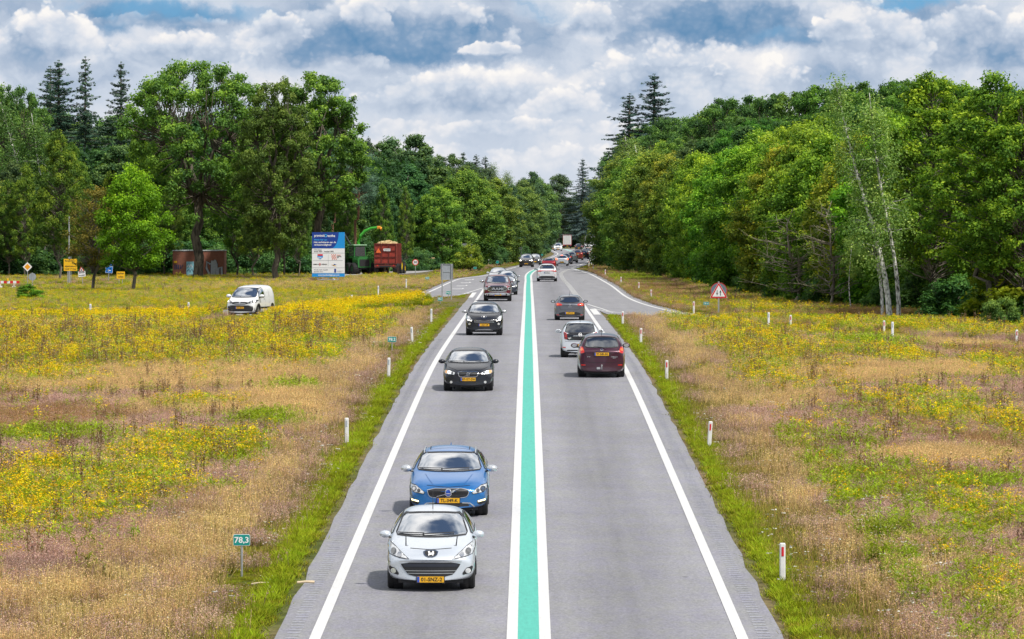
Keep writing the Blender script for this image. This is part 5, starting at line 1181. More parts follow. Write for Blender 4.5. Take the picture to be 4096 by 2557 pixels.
    def plate(s, txt, z, ax='front', x=0.0, mat=PLY, tm=TXB, blue=True, y=None, w=.52, h=.115):
        sg = -1 if ax == 'front' else 1
        yy = max if ax == 'rear' else min
        yb = yy(s.hit(ax, x + dx, z + dz).y for dx in (-.2, 0, .2) for dz in (-.05, .05)) + sg * .012 if y is None else y
        m = MB(); m.box((x, yb, z), (w, .014, h)); p = m.build('licence_plate', mat, s.root)
        if blue: b = MB(); b.box((x - (w / 2 - .024) * (1 if sg < 0 else -1) * 1.0, yb + sg * .002, z), (.044, .014, h - .006)); b.build('country_strip', PLB, p)
        fr = MB(); fr.box((x, yb - sg * .006, z), (w + .03, .012, h + .03)); fr.build('plate_holder', BLK, s.root)
        if txt: text(txt, .102, tm, (x + .02 * (1 if sg < 0 else -1), yb + sg * .0105, z - .002), p, (90, 0, 0 if sg < 0 else 180), sx=1.0)
        return p
    def mirrors(s, y, z, x, mat, sc=1.0):
        for sd in (-1, 1):
            m = MB(); V = []; Fc = []; n, k_ = 10, 6
            m.lathe([(-.055, .001), (-.05, .05), (-.02, .078), (.02, .085), (.045, .075), (.05, .06)], 14, 'y')
            V = [(sd * (x + .13 * sc + p[0] * 1.45 * sc), y + p[1] * 1.3 * sc, z + p[2] * .92 * sc) for p in m.V]
            o = mesh_obj('side_mirror', V, m.F, mat, s.root, True)
            g = MB(); g.lathe([(.05 * 1.2, .058), (.05 * 1.2, .001)], 14, 'y'); mesh_obj('mirror_glass', [(sd * (x + .13 * sc + p[0] * 1.45 * sc), y + p[1] * 1.0 * sc, z + p[2] * .92 * sc) for p in g.V], g.F, CHR, o)
            a = MB(); a.tube([(sd * (x - .05), y + .02, z - .08), (sd * (x + .06 * sc), y, z - .05)], .022, 6); a.build('mirror_arm', BLK, o)
    def antenna(s, y, h=.38, tilt=.25, x=0.0):
        p = s.hit('top', x, y); m = MB(); m.tube([p - Vector((0, 0, .01)), p + Vector((0, tilt * h, h))], [.009, .004], 5); m.build('antenna', BLK, s.root)
    def place(s, X, Y, receding=False, wheel_at=None):
        """(X,Y): point on the road under the end that faces the camera"""
        a = cdir(Y)
        s.root.rotation_euler = (0, 0, -a + (math.pi if receding else 0))
        s.root.location = (X, Y, gz(Y))
        sl_ = math.atan2(gz(Y + 4) - gz(Y), 4.0); s.root.rotation_euler.x = (sl_ if not receding else -sl_)
        if receding:                                   # origin is the nose: move it a car length up the road
            s.root.location = (X + math.sin(a) * s.L, Y + math.cos(a) * s.L, gz(Y + s.L))
        return s.root
    def side_windows(s, P, mat=None, split=()):
        for ax in ('left', 'right'):
            o = s.decal('side_window', P, ax, mat or GL, .006, True, rows=8, cols=22, keep=.12)
            s.line('window_seal', smooth_poly(P, 1, .12), ax, .03, BLK, .009, parent=o, closed=True, seg=3)
            for y0, z0, y1, z1 in split: s.line('door_pillar', [(y0, z0), (y1, z1)], ax, .07, BLK, .010, parent=o)
    def doors(s, ys, z0, z1):
        for ax in ('left', 'right'):
            for y in ys: s.line('door_gap', [(y, z0), (y + .03, (z0 + z1) / 2), (y, z1)], ax, .010, SEAM, .004)
            for y in ys[1:]: s.line('door_handle', [(y - .24, z1 - .10), (y - .10, z1 - .10)], ax, .03, s.mat if s.mat else BLK, .03)
def new_car(name, label, spec, mat, **kw):
    k = dict(spec); k.update(kw); sp = {a: k.pop(a) for a in ('win',) if a in k}
    c = Car(name, label, k.pop('cat', 'car'), mat=mat, **k); c.cowl_y = k['prof']['cowl'][0]; c.belt_z = k['belt'][0]; c.rear_y = k['prof']['tail'][0]
    return c
def prof(nose, hood, cowl, rf, rr, tail, end, peak=None, deck=()):
    d = dict(nose=nose, hoodpts=hood, cowl=cowl, roof_front=rf, roof_rear=rr, tail=tail, end=end, deckpts=deck)
    if peak: d['peak'] = peak
    return d
def mir(P): return P + [(-x, z) for x, z in P[::-1]]
HATCH = dict(L=4.03, W=1.75, Hh=1.48, prof=prof((0, .72), [(.4, .86)], (.98, .98), (1.95, 1.40), (3.35, 1.40), (3.88, 1.0), (4.03, .93), 1.48), belt=(.97, 1.04), fo=.82, wb=2.54, tr=.305, zb=.17)
WAGON = dict(L=4.64, W=1.865, Hh=1.48, prof=prof((0, .70), [(.45, .85)], (1.25, .98), (2.15, 1.38), (3.95, 1.38), (4.5, 1.03), (4.64, .98), 1.48), belt=(.96, 1.04), fo=.90, wb=2.78, tr=.33, zb=.17)
SEDAN = dict(L=4.47, W=1.77, Hh=1.45, prof=prof((0, .70), [(.4, .83)], (1.12, .95), (2.0, 1.36), (3.2, 1.36), (3.9, 1.06), (4.47, 1.0), 1.45), belt=(.94, 1.02), fo=.85, wb=2.64, tr=.315, zb=.17)
CROSS = dict(L=4.36, W=1.84, Hh=1.64, prof=prof((0, .84), [(.4, .98)], (.95, 1.08), (1.85, 1.54), (3.6, 1.55), (4.2, 1.12), (4.36, 1.05), 1.64), belt=(1.07, 1.15), fo=.85, wb=2.61, tr=.34, zb=.20)
SUV = dict(L=4.7, W=1.9, Hh=1.70, prof=prof((0, .90), [(.4, 1.02)], (1.15, 1.10), (2.0, 1.58), (3.9, 1.60), (4.5, 1.18), (4.7, 1.08), 1.70), belt=(1.08, 1.14), fo=.88, wb=2.8, tr=.36, zb=.22)
MPV = dict(L=4.37, W=1.77, Hh=1.61, prof=prof((0, .78), [(.35, .92)], (.85, 1.03), (1.75, 1.52), (3.75, 1.53), (4.22, 1.08), (4.37, 1.0), 1.61), belt=(1.02, 1.08), fo=.82, wb=2.6, tr=.315, zb=.19, roofw=.72)
VAN = dict(L=4.4, W=1.85, Hh=1.86, prof=prof((0, .88), [(.35, 1.02)], (.75, 1.14), (1.55, 1.74), (4.1, 1.82), (4.36, 1.25), (4.4, 1.1), 1.86), belt=(1.08, 1.12), fo=.88, wb=2.79, tr=.33, zb=.20, roofw=.82, tailb=.04)
def windscreen(c, zb_, zt_, wb_, wt_, wip=True, cols=16):
    P = [(-wb_, zb_), (-wb_ * .5, zb_ - .025), (0, zb_ - .03), (wb_ * .5, zb_ - .025), (wb_, zb_), (wt_, zt_ - .01), (wt_ * .5, zt_ + .012), (0, zt_ + .016), (-wt_ * .5, zt_ + .012), (-wt_, zt_ - .01)]
    o = c.decal('windscreen', P, 'front', GL, .005, True, rows=12, cols=cols, keep=.12)
    c.line('windscreen_seal', smooth_poly(P, 1, .12), 'front', .022, BLK, .009, parent=o, closed=True, seg=3)
    if wip:
        for a in ((-wb_ * .93, zb_ + .02, -wb_ * .2, zb_ + .015), (-wb_ * .25, zb_ + .0, wb_ * .62, zb_ + .025)): c.line('wiper', [(a[0], a[1]), (a[2], a[3])], 'front', .018, BLK, .025)
    # inner rear view mirror
    m = MB(); p = c.hit('front', 0, zt_ - .09); m.box((0, p.y + .10, p.z), (.22, .03, .06)); m.build('rear_view_mirror', BLK, c.root)
    return o
def rear_window(c, P, mat=None, rows=10):
    o = c.decal('rear_window', P, 'rear', mat or GLD, .006, True, rows=rows, cols=16, keep=.14)
    c.line('rear_window_seal', smooth_poly(P, 1, .14), 'rear', .03, BLK, .009, parent=o, closed=True, seg=3); return o
def sw(c, f=.10, rear=.30, split=True):
    """side window outline that follows the roof of this car"""
    co, rf, rr, ta = [c.prof_[k] for k in ('cowl', 'roof_front', 'roof_rear', 'tail')]; b0, b1 = c.belt_
    bz = lambda y: b0 + (b1 - b0) * (y - co[0]) / (c.L - co[0]) + .015
    y0 = co[0] + .30; y3 = ta[0] - rear
    zt = rf[1] - .085
    P = [(y0, bz(y0)), (rf[0] + .12, zt), ((rf[0] + rr[0]) / 2, c.H - .125), (rr[0] - .1, rr[1] - .09), (y3, bz(y3) + .10), (y3 - .05, bz(y3))]
    ym = rf[0] + .62; yn = ym + .85
    c.side_windows(P, split=[(ym, bz(ym), ym + .04, c.H - .13)] + ([(yn, bz(yn), yn + .05, c.H - .14)] if yn < y3 - .2 else []) if split else [])
def headlight(c, P, mat, inner=None, lit=None, r_=.05, core=None):
    for sd in (1, -1):
        Q = [(x * sd, z) for x, z in P]; Q = Q if sd > 0 else Q[::-1]
        o = c.decal('headlight', Q, 'front', mat, .008, rows=7, cols=8, sm=1, keep=.15)
        c.line('headlight_rim', Q, 'front', .012, BLK, .010, parent=o, closed=True, seg=3)
        if inner:
            for (x, z, rr, mm) in inner: c.disc('lamp', (x * sd, z), rr, 'front', mm, .014, parent=o)
def taillight(c, P, mat, ax='rear', inner=None):
    for sd in (1, -1):
        Q = [(x * sd, z) for x, z in P]; Q = Q if sd > 0 else Q[::-1]
        o = c.decal('tail_light', Q, ax, mat, .010, rows=7, cols=6, sm=1, keep=.15)
        if inner:
            for (x, z, rr, mm) in inner: c.disc('lamp', (x * sd, z), rr, ax, mm, .016, parent=o)
def mk(name, label, spec, mat, **kw):
    c = new_car(name, label, spec, mat, **kw); k = dict(spec); k.update(kw); c.prof_ = k['prof']; c.belt_ = k['belt']; return c
def ring(c, ctr, r_, w_, ax, mat, off=.016, rz=None, parent=None):
    rz = rz or r_; return c.line('badge', [(ctr[0] + r_ * math.cos(t), ctr[1] + rz * math.sin(t)) for t in np.linspace(0, 2 * math.pi, 17)], ax, w_, mat, off, seg=1, parent=parent)

# ---------------------------------------------------------------- seated people (skinned, one continuous body)
SKIN = simple('skin', (0.50, 0.30, 0.21), 0.6); HAIR = simple('dark_hair', (0.05, 0.035, 0.025), 0.8)
def seated_body():
    J = {'pel': (0, 0, 0, .15), 'wst': (0, .03, .18, .13), 'chs': (0, .04, .40, .15), 'nk0': (0, .03, .52, .065), 'nk1': (0, .01, .60, .055), 'hd0': (0, 0, .68, .085), 'hd1': (0, 0, .78, .092)}
    E = [('pel', 'wst'), ('wst', 'chs'), ('chs', 'nk0'), ('nk0', 'nk1'), ('nk1', 'hd0'), ('hd0', 'hd1')]
    for s_, n in ((-1, 'l'), (1, 'r')):
        J.update({n + 'sh': (s_ * .19, .03, .46, .065), n + 'el': (s_ * .25, -.10, .24, .045), n + 'wr': (s_ * .17, -.34, .30, .030), n + 'ha': (s_ * .15, -.42, .33, .036), n + 'hp': (s_ * .10, -.05, 0, .10), n + 'kn': (s_ * .14, -.45, .06, .065), n + 'an': (s_ * .14, -.62, -.32, .042), n + 'ft': (s_ * .14, -.76, -.36, .035)})
        E += [('chs', n + 'sh'), (n + 'sh', n + 'el'), (n + 'el', n + 'wr'), (n + 'wr', n + 'ha'), ('pel', n + 'hp'), (n + 'hp', n + 'kn'), (n + 'kn', n + 'an'), (n + 'an', n + 'ft')]
    ks = list(J); me = bpy.data.meshes.new('sk'); me.from_pydata([J[k][:3] for k in ks], [(ks.index(a), ks.index(b)) for a, b in E], []); o = bpy.data.objects.new('sk', me); COL.objects.link(o)
    o.modifiers.new('skin', 'SKIN'); o.modifiers.new('sub', 'SUBSURF').levels = 1
    for i, k in enumerate(ks): me.skin_vertices[0].data[i].radius = (J[k][3], J[k][3]); me.skin_vertices[0].data[i].use_root = (i == 0)
    dg = bpy.context.evaluated_depsgraph_get(); em = bpy.data.meshes.new_from_object(o.evaluated_get(dg)); bpy.data.objects.remove(o); return em
BODY = seated_body()
def occupant(car, x, y, zseat, cloth, label, hair=HAIR):
    root = car.root; me = BODY.copy(); me.materials.clear(); me.materials.append(cloth); me.materials.append(SKIN)
    for p in me.polygons:
        c = p.center; p.use_smooth = True
        if c.z > .57 or (c.y < -.30 and c.z > .2): p.material_index = 1
    o = link(bpy.data.objects.new('person', me)); tag(o, label, 'person')
    M = Matrix.Translation(root.location) @ root.rotation_euler.to_matrix().to_4x4() @ Matrix.Translation((x, y, zseat)); o.location = M.translation; o.rotation_euler = root.rotation_euler
    h = MB(); h.lathe([(.74, .085), (.80, .098), (.86, .07), (.885, .001)], 14, 'z', (0, .015, 0)); h.lathe([(.60, .05), (.68, .085), (.76, .095)], 14, 'z', (0, .035, 0)); hh = h.build('hair', hair, o, True)
    return o
# ================================================================= THE CARS IN THE PHOTO
X_AT = lambda px, Y: (px - CX) * Y / F
CL_D = simple('dark_clothes', (.05, .05, .06), .9); CL_G = simple('grey_clothes', (.25, .26, .28), .9); CL_B = simple('blue_shirt', (.02, .30, .75), .8); CL_W = simple('pale_shirt', (.55, .55, .52), .9)
# --- silver hatchback, nearest, oncoming
c = mk('hatchback', 'silver hatchback leading the oncoming lane, nearest car', HATCH, paint('silver', (0.66, 0.71, 0.78), .35, .32), levels=3)
windscreen(c, 1.02, 1.375, .71, .56); sw(c)
headlight(c, [(.85, .93), (.70, .85), (.42, .635), (.60, .655), (.80, .71), (.86, .82)], LGT, [(.72, .76, .055, LDK), (.60, .71, .045, CHR), (.80, .86, .035, LGT)])
g = c.decal('grille', mir([(.59, .575), (.56, .50), (.42, .32), (.30, .295)]), 'front', BLK, .008, rows=8, cols=14, sm=1)
for z in (.36, .41): c.line('grille_slat', [(-.44 - (z - .36), z), (.44 + (z - .36), z)], 'front', .012, SILP, .014, parent=g)
c.line('grille_bar', [(-.52, .52), (.52, .52)], 'front', .065, simple('dark_blue_plastic', (.03, .035, .05), .3), .016, parent=g)
c.line('grille_surround', [(-.60, .585), (0, .60), (.60, .585)], 'front', .014, SILP, .012, parent=g)
for sd in (1, -1):
    P = [(.82 * sd, .50), (.70 * sd, .48), (.585 * sd, .32), (.78 * sd, .345)]; f_ = c.decal('fog_light', P if sd > 0 else P[::-1], 'front', BLK, .008, rows=5, cols=5, sm=1); c.disc('lamp', (.715 * sd, .405), .05, 'front', LGT, .018, parent=f_)
b = c.decal('badge', mir([(.15, .79), (.135, .71), (.07, .665)]), 'front', CHR, .012, rows=5, cols=8, sm=1)
c.decal('badge_field', mir([(.125, .775), (.11, .715), (.06, .68)]), 'front', BLK, .015, rows=5, cols=8, sm=1, parent=b)
for P in ([(-.06, .765), (-.03, .77), (.0, .735), (-.035, .725)], [(-.05, .735), (.06, .745), (.07, .715), (-.02, .70)], [(.03, .77), (.065, .765), (.06, .735), (.035, .735)], [(-.045, .715), (-.02, .715), (-.03, .687), (-.05, .69)], [(.03, .715), (.055, .715), (.05, .688), (.025, .69)]): c.decal('lion', P, 'front', TXW, .019, rows=3, cols=3, sm=0, parent=b)
c.line('bonnet_gap', [(-.40, .822), (0, .80), (.40, .822)], 'front', .009, SEAM, .003)
c.line('bumper_gap', [(-.87, .60), (-.78, .56)], 'front', .008, SEAM, .003, both=False); c.line('bumper_lip', [(-.72, .215), (0, .205), (.72, .215)], 'front', .045, BLK, .006)
c.line('roof_gutter', [(.555, 1.40), (.50, 1.45)], 'front', .035, BLK, .006, both=True)
c.plate('01-SNZ-2', .245); c.mirrors(1.22, 1.02, .79, c.mat, .95); c.antenna(2.15, .35, .35); c.doors([1.55, 2.95], .32, .92)
c.finish(); c.place(X_AT(1724, 87.5), 87.0)
occupant(c, .36, 2.10, .40, CL_W, 'person in a pale shirt driving the silver hatchback')
# --- blue wagon
c = mk('estate_car', 'bright blue estate car close behind the silver hatchback', WAGON, paint('blue', (0.010, 0.17, 0.50), .45, .28), levels=3)
windscreen(c, 1.02, 1.36, .76, .63); sw(c, rear=.35)
headlight(c, [(.885, .75), (.76, .735), (.545, .585), (.57, .545), (.80, .585), (.885, .66)], LGT, [(.79, .655, .06, LDK), (.79, .655, .032, CHR), (.68, .62, .04, LDK)])
g = c.decal('grille', mir([(.49, .665), (.44, .50), (.32, .465)]), 'front', BLK, .008, rows=8, cols=14, sm=1)
for z in (.51, .55, .59, .63): c.line('grille_slat', [(-.42, z), (.42, z)], 'front', .009, simple('gunmetal', (.09, .09, .10), .4, .6), .012, parent=g)
c.line('grille_surround', smooth_poly(mir([(.495, .67), (.445, .495), (.32, .46)]), 1), 'front', .013, SILP, .014, parent=g, closed=True, seg=3)
ring(c, (0, .57), .072, .022, 'front', CHR, .030); c.disc('badge', (0, .57), .060, 'front', PLB, .026); c.line('badge_band', [(-.055, .57), (.055, .57)], 'front', .022, TXW, .031)
c.line('diagonal_bar', [(-.27, .49), (-.08, .545)], 'front', .016, CHR, .024); c.line('diagonal_bar', [(.07, .60), (.27, .66)], 'front', .016, CHR, .024)
c.decal('lower_intake', mir([(.40, .355), (.52, .27), (.3, .25)]), 'front', BLK, .008, rows=5, cols=12, sm=1)
c.line('bumper_trim', [(-.60, .255), (-.50, .335), (-.32, .345)], 'front', .024, SILP, .014, both=True)
for sd in (1, -1):
    P = [(.86 * sd, .44), (.66 * sd, .405), (.68 * sd, .30), (.85 * sd, .31)]; f_ = c.decal('fog_recess', P if sd > 0 else P[::-1], 'front', BLK, .008, rows=5, cols=5, sm=1)
    c.line('daytime_light', [(.84 * sd, .415), (.68 * sd, .375)], 'front', .032, LONY, .018, parent=f_)
c.line('bonnet_gap', [(-.5, .735), (0, .70), (.5, .735)], 'front', .010, SEAM, .003); c.line('bonnet_crease', [(.55, .95), (.36, .76)], 'front', .012, c.mat, .012, both=True)
c.line('bumper_lip', [(-.75, .21), (0, .20), (.75, .21)], 'front', .03, BLK, .006)
for sd in (1, -1):
    m = MB(); m.tube([c.hit('top', .60 * sd, 2.3) + Vector((0, 0, .0)), c.hit('top', .605 * sd, 2.45) + Vector((0, 0, .045)), c.hit('top', .60 * sd, 3.7) + Vector((0, 0, .045)), c.hit('top', .59 * sd, 3.9)], .018, 6); m.build('roof_rail', SILP, c.root, True)
c.line('sunroof_gap', [(-.46, 2.5), (.46, 2.5), (.46, 3.2), (-.46, 3.2)], 'top', .02, SEAM, .004, closed=True)
m = MB(); p_ = c.hit('top', 0, 3.85); m.add([(-.02, 3.78, p_.z), (.02, 3.78, p_.z), (0, 3.95, p_.z), (0, 3.92, p_.z + .09)], [(0, 1, 3), (1, 2, 3), (2, 0, 3)]); m.build('fin_antenna', c.mat, c.root)
c.plate('TL-349-K', .40); c.mirrors(1.45, 1.04, .86, simple('mirror_silver', (.62, .64, .67), .25, .5, coat=.8), 1.1); c.doors([1.65, 2.75, 3.6], .32, .92)
c.finish(rimspokes=7); c.place(X_AT(1793, 104), 104.0)
occupant(c, .37, 2.42, .40, CL_D, 'person in dark clothes driving the blue estate car')
# --- black sedan
c = mk('sedan', 'black saloon with chrome-framed grille and lit headlights', SEDAN, paint('black', (0.010, 0.012, 0.020), .0, .25, dirt=.03, coat=.22))
windscreen(c, .985, 1.33, .73, .58); sw(c, rear=.55)
headlight(c, [(.84, .735), (.68, .735), (.46, .665), (.465, .585), (.78, .61), (.84, .66)], LGT, [(.66, .665, .045, LON), (.76, .68, .05, simple('indicator_amber', (.8, .45, .2), .3)), (.55, .64, .035, LDK)])
g = c.decal('grille', mir([(.34, .685), (.31, .565), (.26, .525)]), 'front', BLK, .008, rows=6, cols=10, sm=1); c.line('grille_surround', smooth_poly(mir([(.355, .695), (.325, .56), (.27, .512)]), 1), 'front', .022, CHR, .016, parent=g, closed=True, seg=3)
for z in (.56, .60, .64): c.line('grille_slat', [(-.30, z), (.30, z)], 'front', .008, LDK, .012, parent=g)
ring(c, (0, .605), .045, .016, 'front', CHR, .024); c.line('diagonal_bar', [(-.16, .535), (.16, .675)], 'front', .012, CHR, .021, parent=g)
c.decal('lower_intake', mir([(.30, .365), (.34, .27)]), 'front', BLK, .008, rows=4, cols=8, sm=1)
for sd in (1, -1): c.disc('fog_light', (.59 * sd, .33), .045, 'front', LGT, .012)
c.line('bonnet_gap', [(-.70, .84), (-.40, .74), (0, .715), (.40, .74), (.70, .84)], 'front', .010, SEAM, .003)
c.plate('87-XT-DH', .43); c.mirrors(1.32, 1.0, .81, c.mat); c.doors([1.55, 2.6, 3.4], .3, .9)
c.finish(); c.place(X_AT(1873, 157), 156.5); 
occupant(c, .37, 2.3, .40, CL_G, 'person in grey driving the black saloon, hands on the wheel'); occupant(c, -.37, 2.32, .40, CL_D, 'person in dark clothes in the passenger seat of the black saloon')
# --- black crossover
c = mk('crossover', 'black crossover with chrome grille bars and silver skid plate', CROSS, paint('black'))
windscreen(c, 1.11, 1.50, .75, .61); sw(c)
headlight(c, [(.89, .99), (.77, .96), (.56, .75), (.60, .70), (.82, .745), (.89, .86)], LGT, [(.75, .86, .05, LGT), (.66, .78, .04, LDK)])
for sd in (1, -1): c.line('daytime_light', [(.80 * sd, .755), (.60 * sd, .715)], 'front', .02, LON, .02)
g = c.decal('grille', mir([(.50, .77), (.46, .58), (.34, .44)]), 'front', BLK, .008, rows=6, cols=10, sm=1)
for z in (.655, .70, .745): c.line('grille_bar', [(-.48, z), (0, z - .01), (.48, z)], 'front', .016, CHR, .018, parent=g)
b = c.decal('badge', mir([(.15, .955), (.13, .87), (.07, .83)]), 'front', CHR, .012, rows=5, cols=6, sm=1); c.decal('badge_field', mir([(.12, .94), (.10, .88), (.05, .85)]), 'front', BLK, .016, rows=4, cols=5, sm=1, parent=b); c.decal('lion', [(-.04, .93), (.04, .93), (.03, .87), (-.02, .865)], 'front', TXW, .02, rows=3, cols=3, sm=0, parent=b)
for sd in (1, -1): f_ = c.disc('fog_light', (.71 * sd, .57), .06, 'front', CHR, .012); c.disc('lamp', (.71 * sd, .57), .045, 'front', LGT, .018, parent=f_)
c.decal('skid_plate', mir([(.46, .30), (.42, .215)]), 'front', SILP, .02, rows=3, cols=8, sm=1); c.plate('1-SLV-49', .52); c.mirrors(1.2, 1.16, .84, SILP, 1.05); c.doors([1.5, 2.5, 3.3], .34, 1.0)
c.line('bonnet_gap', [(-.74, 1.02), (-.5, .93), (0, .90), (.5, .93), (.74, 1.02)], 'front', .01, SEAM, .003)
c.finish(); c.place(X_AT(1936, 221), 221)
# --- crimson pickup
PICK = dict(L=5.6, W=2.02, Hh=1.90, prof=prof((0, 1.12), [(.5, 1.20)], (1.30, 1.28), (2.05, 1.80), (3.45, 1.82), (3.75, 1.36), (5.6, 1.30), 1.90, deck=((4.2, 1.33), (4.9, 1.33))), belt=(1.26, 1.30), fo=.95, wb=3.57, tr=.40, zb=.34, roofw=.74, noseb=.12, tailb=.02)
c = mk('pickup_truck', 'dark red pickup truck with large chrome grille and bumper', PICK, paint('crimson', (0.16, 0.012, 0.028), .4, .28), cat='pickup')
windscreen(c, 1.32, 1.76, .80, .68); sw(c, rear=.35)
g = c.decal('grille', mir([(.62, 1.08), (.70, .88), (.60, .70)]), 'front', BLK, .012, rows=8, cols=12, sm=1); c.line('grille_surround', smooth_poly(mir([(.62, 1.08), (.70, .88), (.60, .70)]), 1), 'front', .05, CHR, .03, parent=g, closed=True, seg=3)
for z in (.95, .80): c.line('grille_bar', [(-.62, z), (-.42, z + (.0 if z > .9 else 0)), (-.36, .875)], 'front', .035, CHR, .03, parent=g, both=True)
text('RAM', .26, CHR, (0, c.hit('front', 0, .88).y - .05, .88), g, sx=1.35)
headlight(c, [(.98, 1.02), (.74, 1.0), (.74, .80), (.96, .78)], LGT, [(.86, .90, .07, LDK), (.86, .90, .035, CHR)])
c.decal('front_bumper', mir([(.98, .62), (.97, .36), (.6, .32)]), 'front', CHR, .03, rows=5, cols=14, sm=1)
c.decal('bumper_intake', mir([(.42, .40), (.38, .33)]), 'front', BLK, .036, rows=3, cols=6, sm=1)
for sd in (1, -1): c.disc('fog_light', (.62 * sd, .47), .05, 'front', BLK, .04)
c.plate('V-037-HT', .47); c.mirrors(1.6, 1.42, .93, CHR, 1.45); c.doors([1.7, 2.75, 3.6], .5, 1.22)
bd = MB(); bd.box((0, 4.72, 1.30), (1.62, 1.55, .12)); bd.build('cargo_bed', BLK, c.root)
c.finish(); c.place(X_AT(1990, 320), 319.5)
# --- generic but complete far cars
def generic_front(name, label, spec, mat, X, Y, lit=False, txt='', glassw=None, rails=False, **kw):
    c = mk(name, label, spec, mat, **kw); w = c.W / 2; p = c.prof_; n = p['nose'][1]; co = p['cowl'][1]; rf = p['roof_front'][1]; rw_ = spec.get('roofw', .66) * w
    windscreen(c, co + .03, rf - .02, w * .82, rw_ * 1.0 + .02, cols=10); sw(c)
    headlight(c, [(w * .97, n + .06), (w * .80, n + .05), (w * .56, n - .04), (w * .56, n - .14), (w * .88, n - .12)], LGT, [(w * .78, n - .04, .07 if lit else .05, LON if lit else LDK)])
    g = c.decal('grille', mir([(w * .48, n - .03), (w * .42, n - .18)]), 'front', BLK, .008, rows=4, cols=8, sm=1); c.line('grille_bar', [(-w * .42, n - .10), (w * .42, n - .10)], 'front', .015, CHR, .014, parent=g); c.disc('badge', (0, n - .09), .05, 'front', CHR, .02)
    c.decal('lower_intake', mir([(w * .55, .38), (w * .58, .27)]), 'front', BLK, .008, rows=3, cols=8, sm=1); c.plate(txt, .44); c.mirrors(p['cowl'][0] + .22, co + .05, w * .92, mat if mat is not PAINT.get('x') else BLK)
    if rails:
        for sd in (1, -1): m = MB(); m.tube([c.hit('top', rw_ * .9 * sd, p['roof_front'][0] + .25), c.hit('top', rw_ * .92 * sd, p['roof_front'][0] + .4) + Vector((0, 0, .05)), c.hit('top', rw_ * .92 * sd, p['roof_rear'][0] - .3) + Vector((0, 0, .05)), c.hit('top', rw_ * .9 * sd, p['roof_rear'][0] - .15)], .02, 5); m.build('roof_rail', BLK if rails == 2 else SILP, c.root)
    c.doors([p['roof_front'][0] - .3, p['roof_front'][0] + .65, p['roof_front'][0] + 1.5], .34, co - .06); c.finish(); c.place(X, Y); return c
generic_front('hatchback', 'dark hatchback half hidden behind the dark red pickup', HATCH, paint('navy', (.03, .04, .07), .3, .3), X_AT(2026, 349), 349, txt='GT-61-KL')
generic_front('suv', 'silver-grey SUV with roof rails second behind the pickup', SUV, paint('silvergrey', (.42, .45, .48), .5, .3), X_AT(2027, 374), 374, rails=2, txt='H-417-XR', Hh=1.62)
generic_front('estate_car', 'pale silver estate car with black roof rails at the exit lane', WAGON, paint('palesilver', (.62, .65, .68), .4, .3), X_AT(1993, 414), 414, rails=2, txt='8-KZD-13')
generic_front('suv', 'dark SUV with both headlights lit coming out of the bend', SUV, paint('brownblack', (.035, .03, .03), .3, .3), X_AT(2104, 578), 578, lit=True, rails=2, txt='24-GH-XN', W=1.85)
generic_front('hatchback', 'dark grey hatchback behind the lit dark SUV', HATCH, paint('darkgrey', (.05, .055, .065), .4, .3), X_AT(2138, 612), 612, txt='')
generic_front('minivan', 'white people carrier far off in the oncoming lane', VAN, paint('white', (.78, .79, .80), 0, .35, dirt=.05), X_AT(2232, 970), 970, lit=True, txt='', Hh=1.75)
generic_front('hatchback', 'dark car just behind the far white people carrier', HATCH, paint('darkgrey'), X_AT(2213, 1000), 1000, lit=True)
generic_front('hatchback', 'white car farthest of the oncoming cars', HATCH, paint('white'), X_AT(2196, 1120), 1120)
# --- white panel van on the slip road, seen three-quarter
c = mk('panel_van', 'white panel van driving through the flowering meadow on the slip road', VAN, paint('vanwhite', (.80, .81, .82), 0, .35, dirt=.05), cat='van')
windscreen(c, 1.15, 1.68, .76, .68); c.side_windows([(.98, 1.10), (1.50, 1.66), (2.12, 1.70), (2.16, 1.12)])
headlight(c, [(.90, 1.0), (.74, .97), (.50, .86), (.52, .78), (.86, .82)], LDK, [(.80, .90, .045, LON), (.66, .86, .04, LGT)])
g = c.decal('grille', mir([(.52, .88), (.48, .72)]), 'front', BLK, .008, rows=4, cols=8, sm=1); c.decal('lion', [(-.06, .86), (.06, .86), (.05, .75), (-.05, .75)], 'front', SILP, .016, rows=3, cols=3, parent=g)
c.decal('front_bumper', mir([(.92, .68), (.93, .36), (.7, .24)]), 'front', BLK, .012, rows=6, cols=12, sm=1); c.plate('VRX-85-G', .53); c.mirrors(1.12, 1.22, .86, c.mat, 1.25)
for ax in ('left', 'right'):
    c.line('door_gap', [(1.0, .42), (1.0, 1.05)], ax, .012, SEAM, .004); c.line('door_gap', [(2.2, .36), (2.2, 1.72)], ax, .012, SEAM, .004); c.line('door_gap', [(3.1, .36), (3.1, 1.7)], ax, .012, SEAM, .004)
    c.decal('side_panel', [(2.35, 1.15), (2.35, 1.68), (3.0, 1.68), (3.0, 1.15)], ax, simple('white_panel', (.70, .71, .72), .4), .006, rows=4, cols=4); c.decal('side_panel', [(3.2, 1.15), (3.2, 1.66), (3.95, 1.66), (4.0, 1.15)], ax, simple('white_panel2', (.70, .71, .72), .4), .006, rows=4, cols=4)
    c.line('door_handle', [(1.95, 1.02), (2.1, 1.02)], ax, .035, BLK, .02); c.line('side_moulding', [(1.3, .52), (3.2, .52)], ax, .10, BLK, .012)
c.antenna(1.7, .2, .3); c.finish(arch=BLK)
Yv = 266; c.root.location = (X_AT(958, Yv), Yv, gz(Yv)); c.root.rotation_euler = (0, 0, R(-14)); occupant(c, .37, 1.75, .75, CL_D, 'person in dark clothes driving the white panel van')
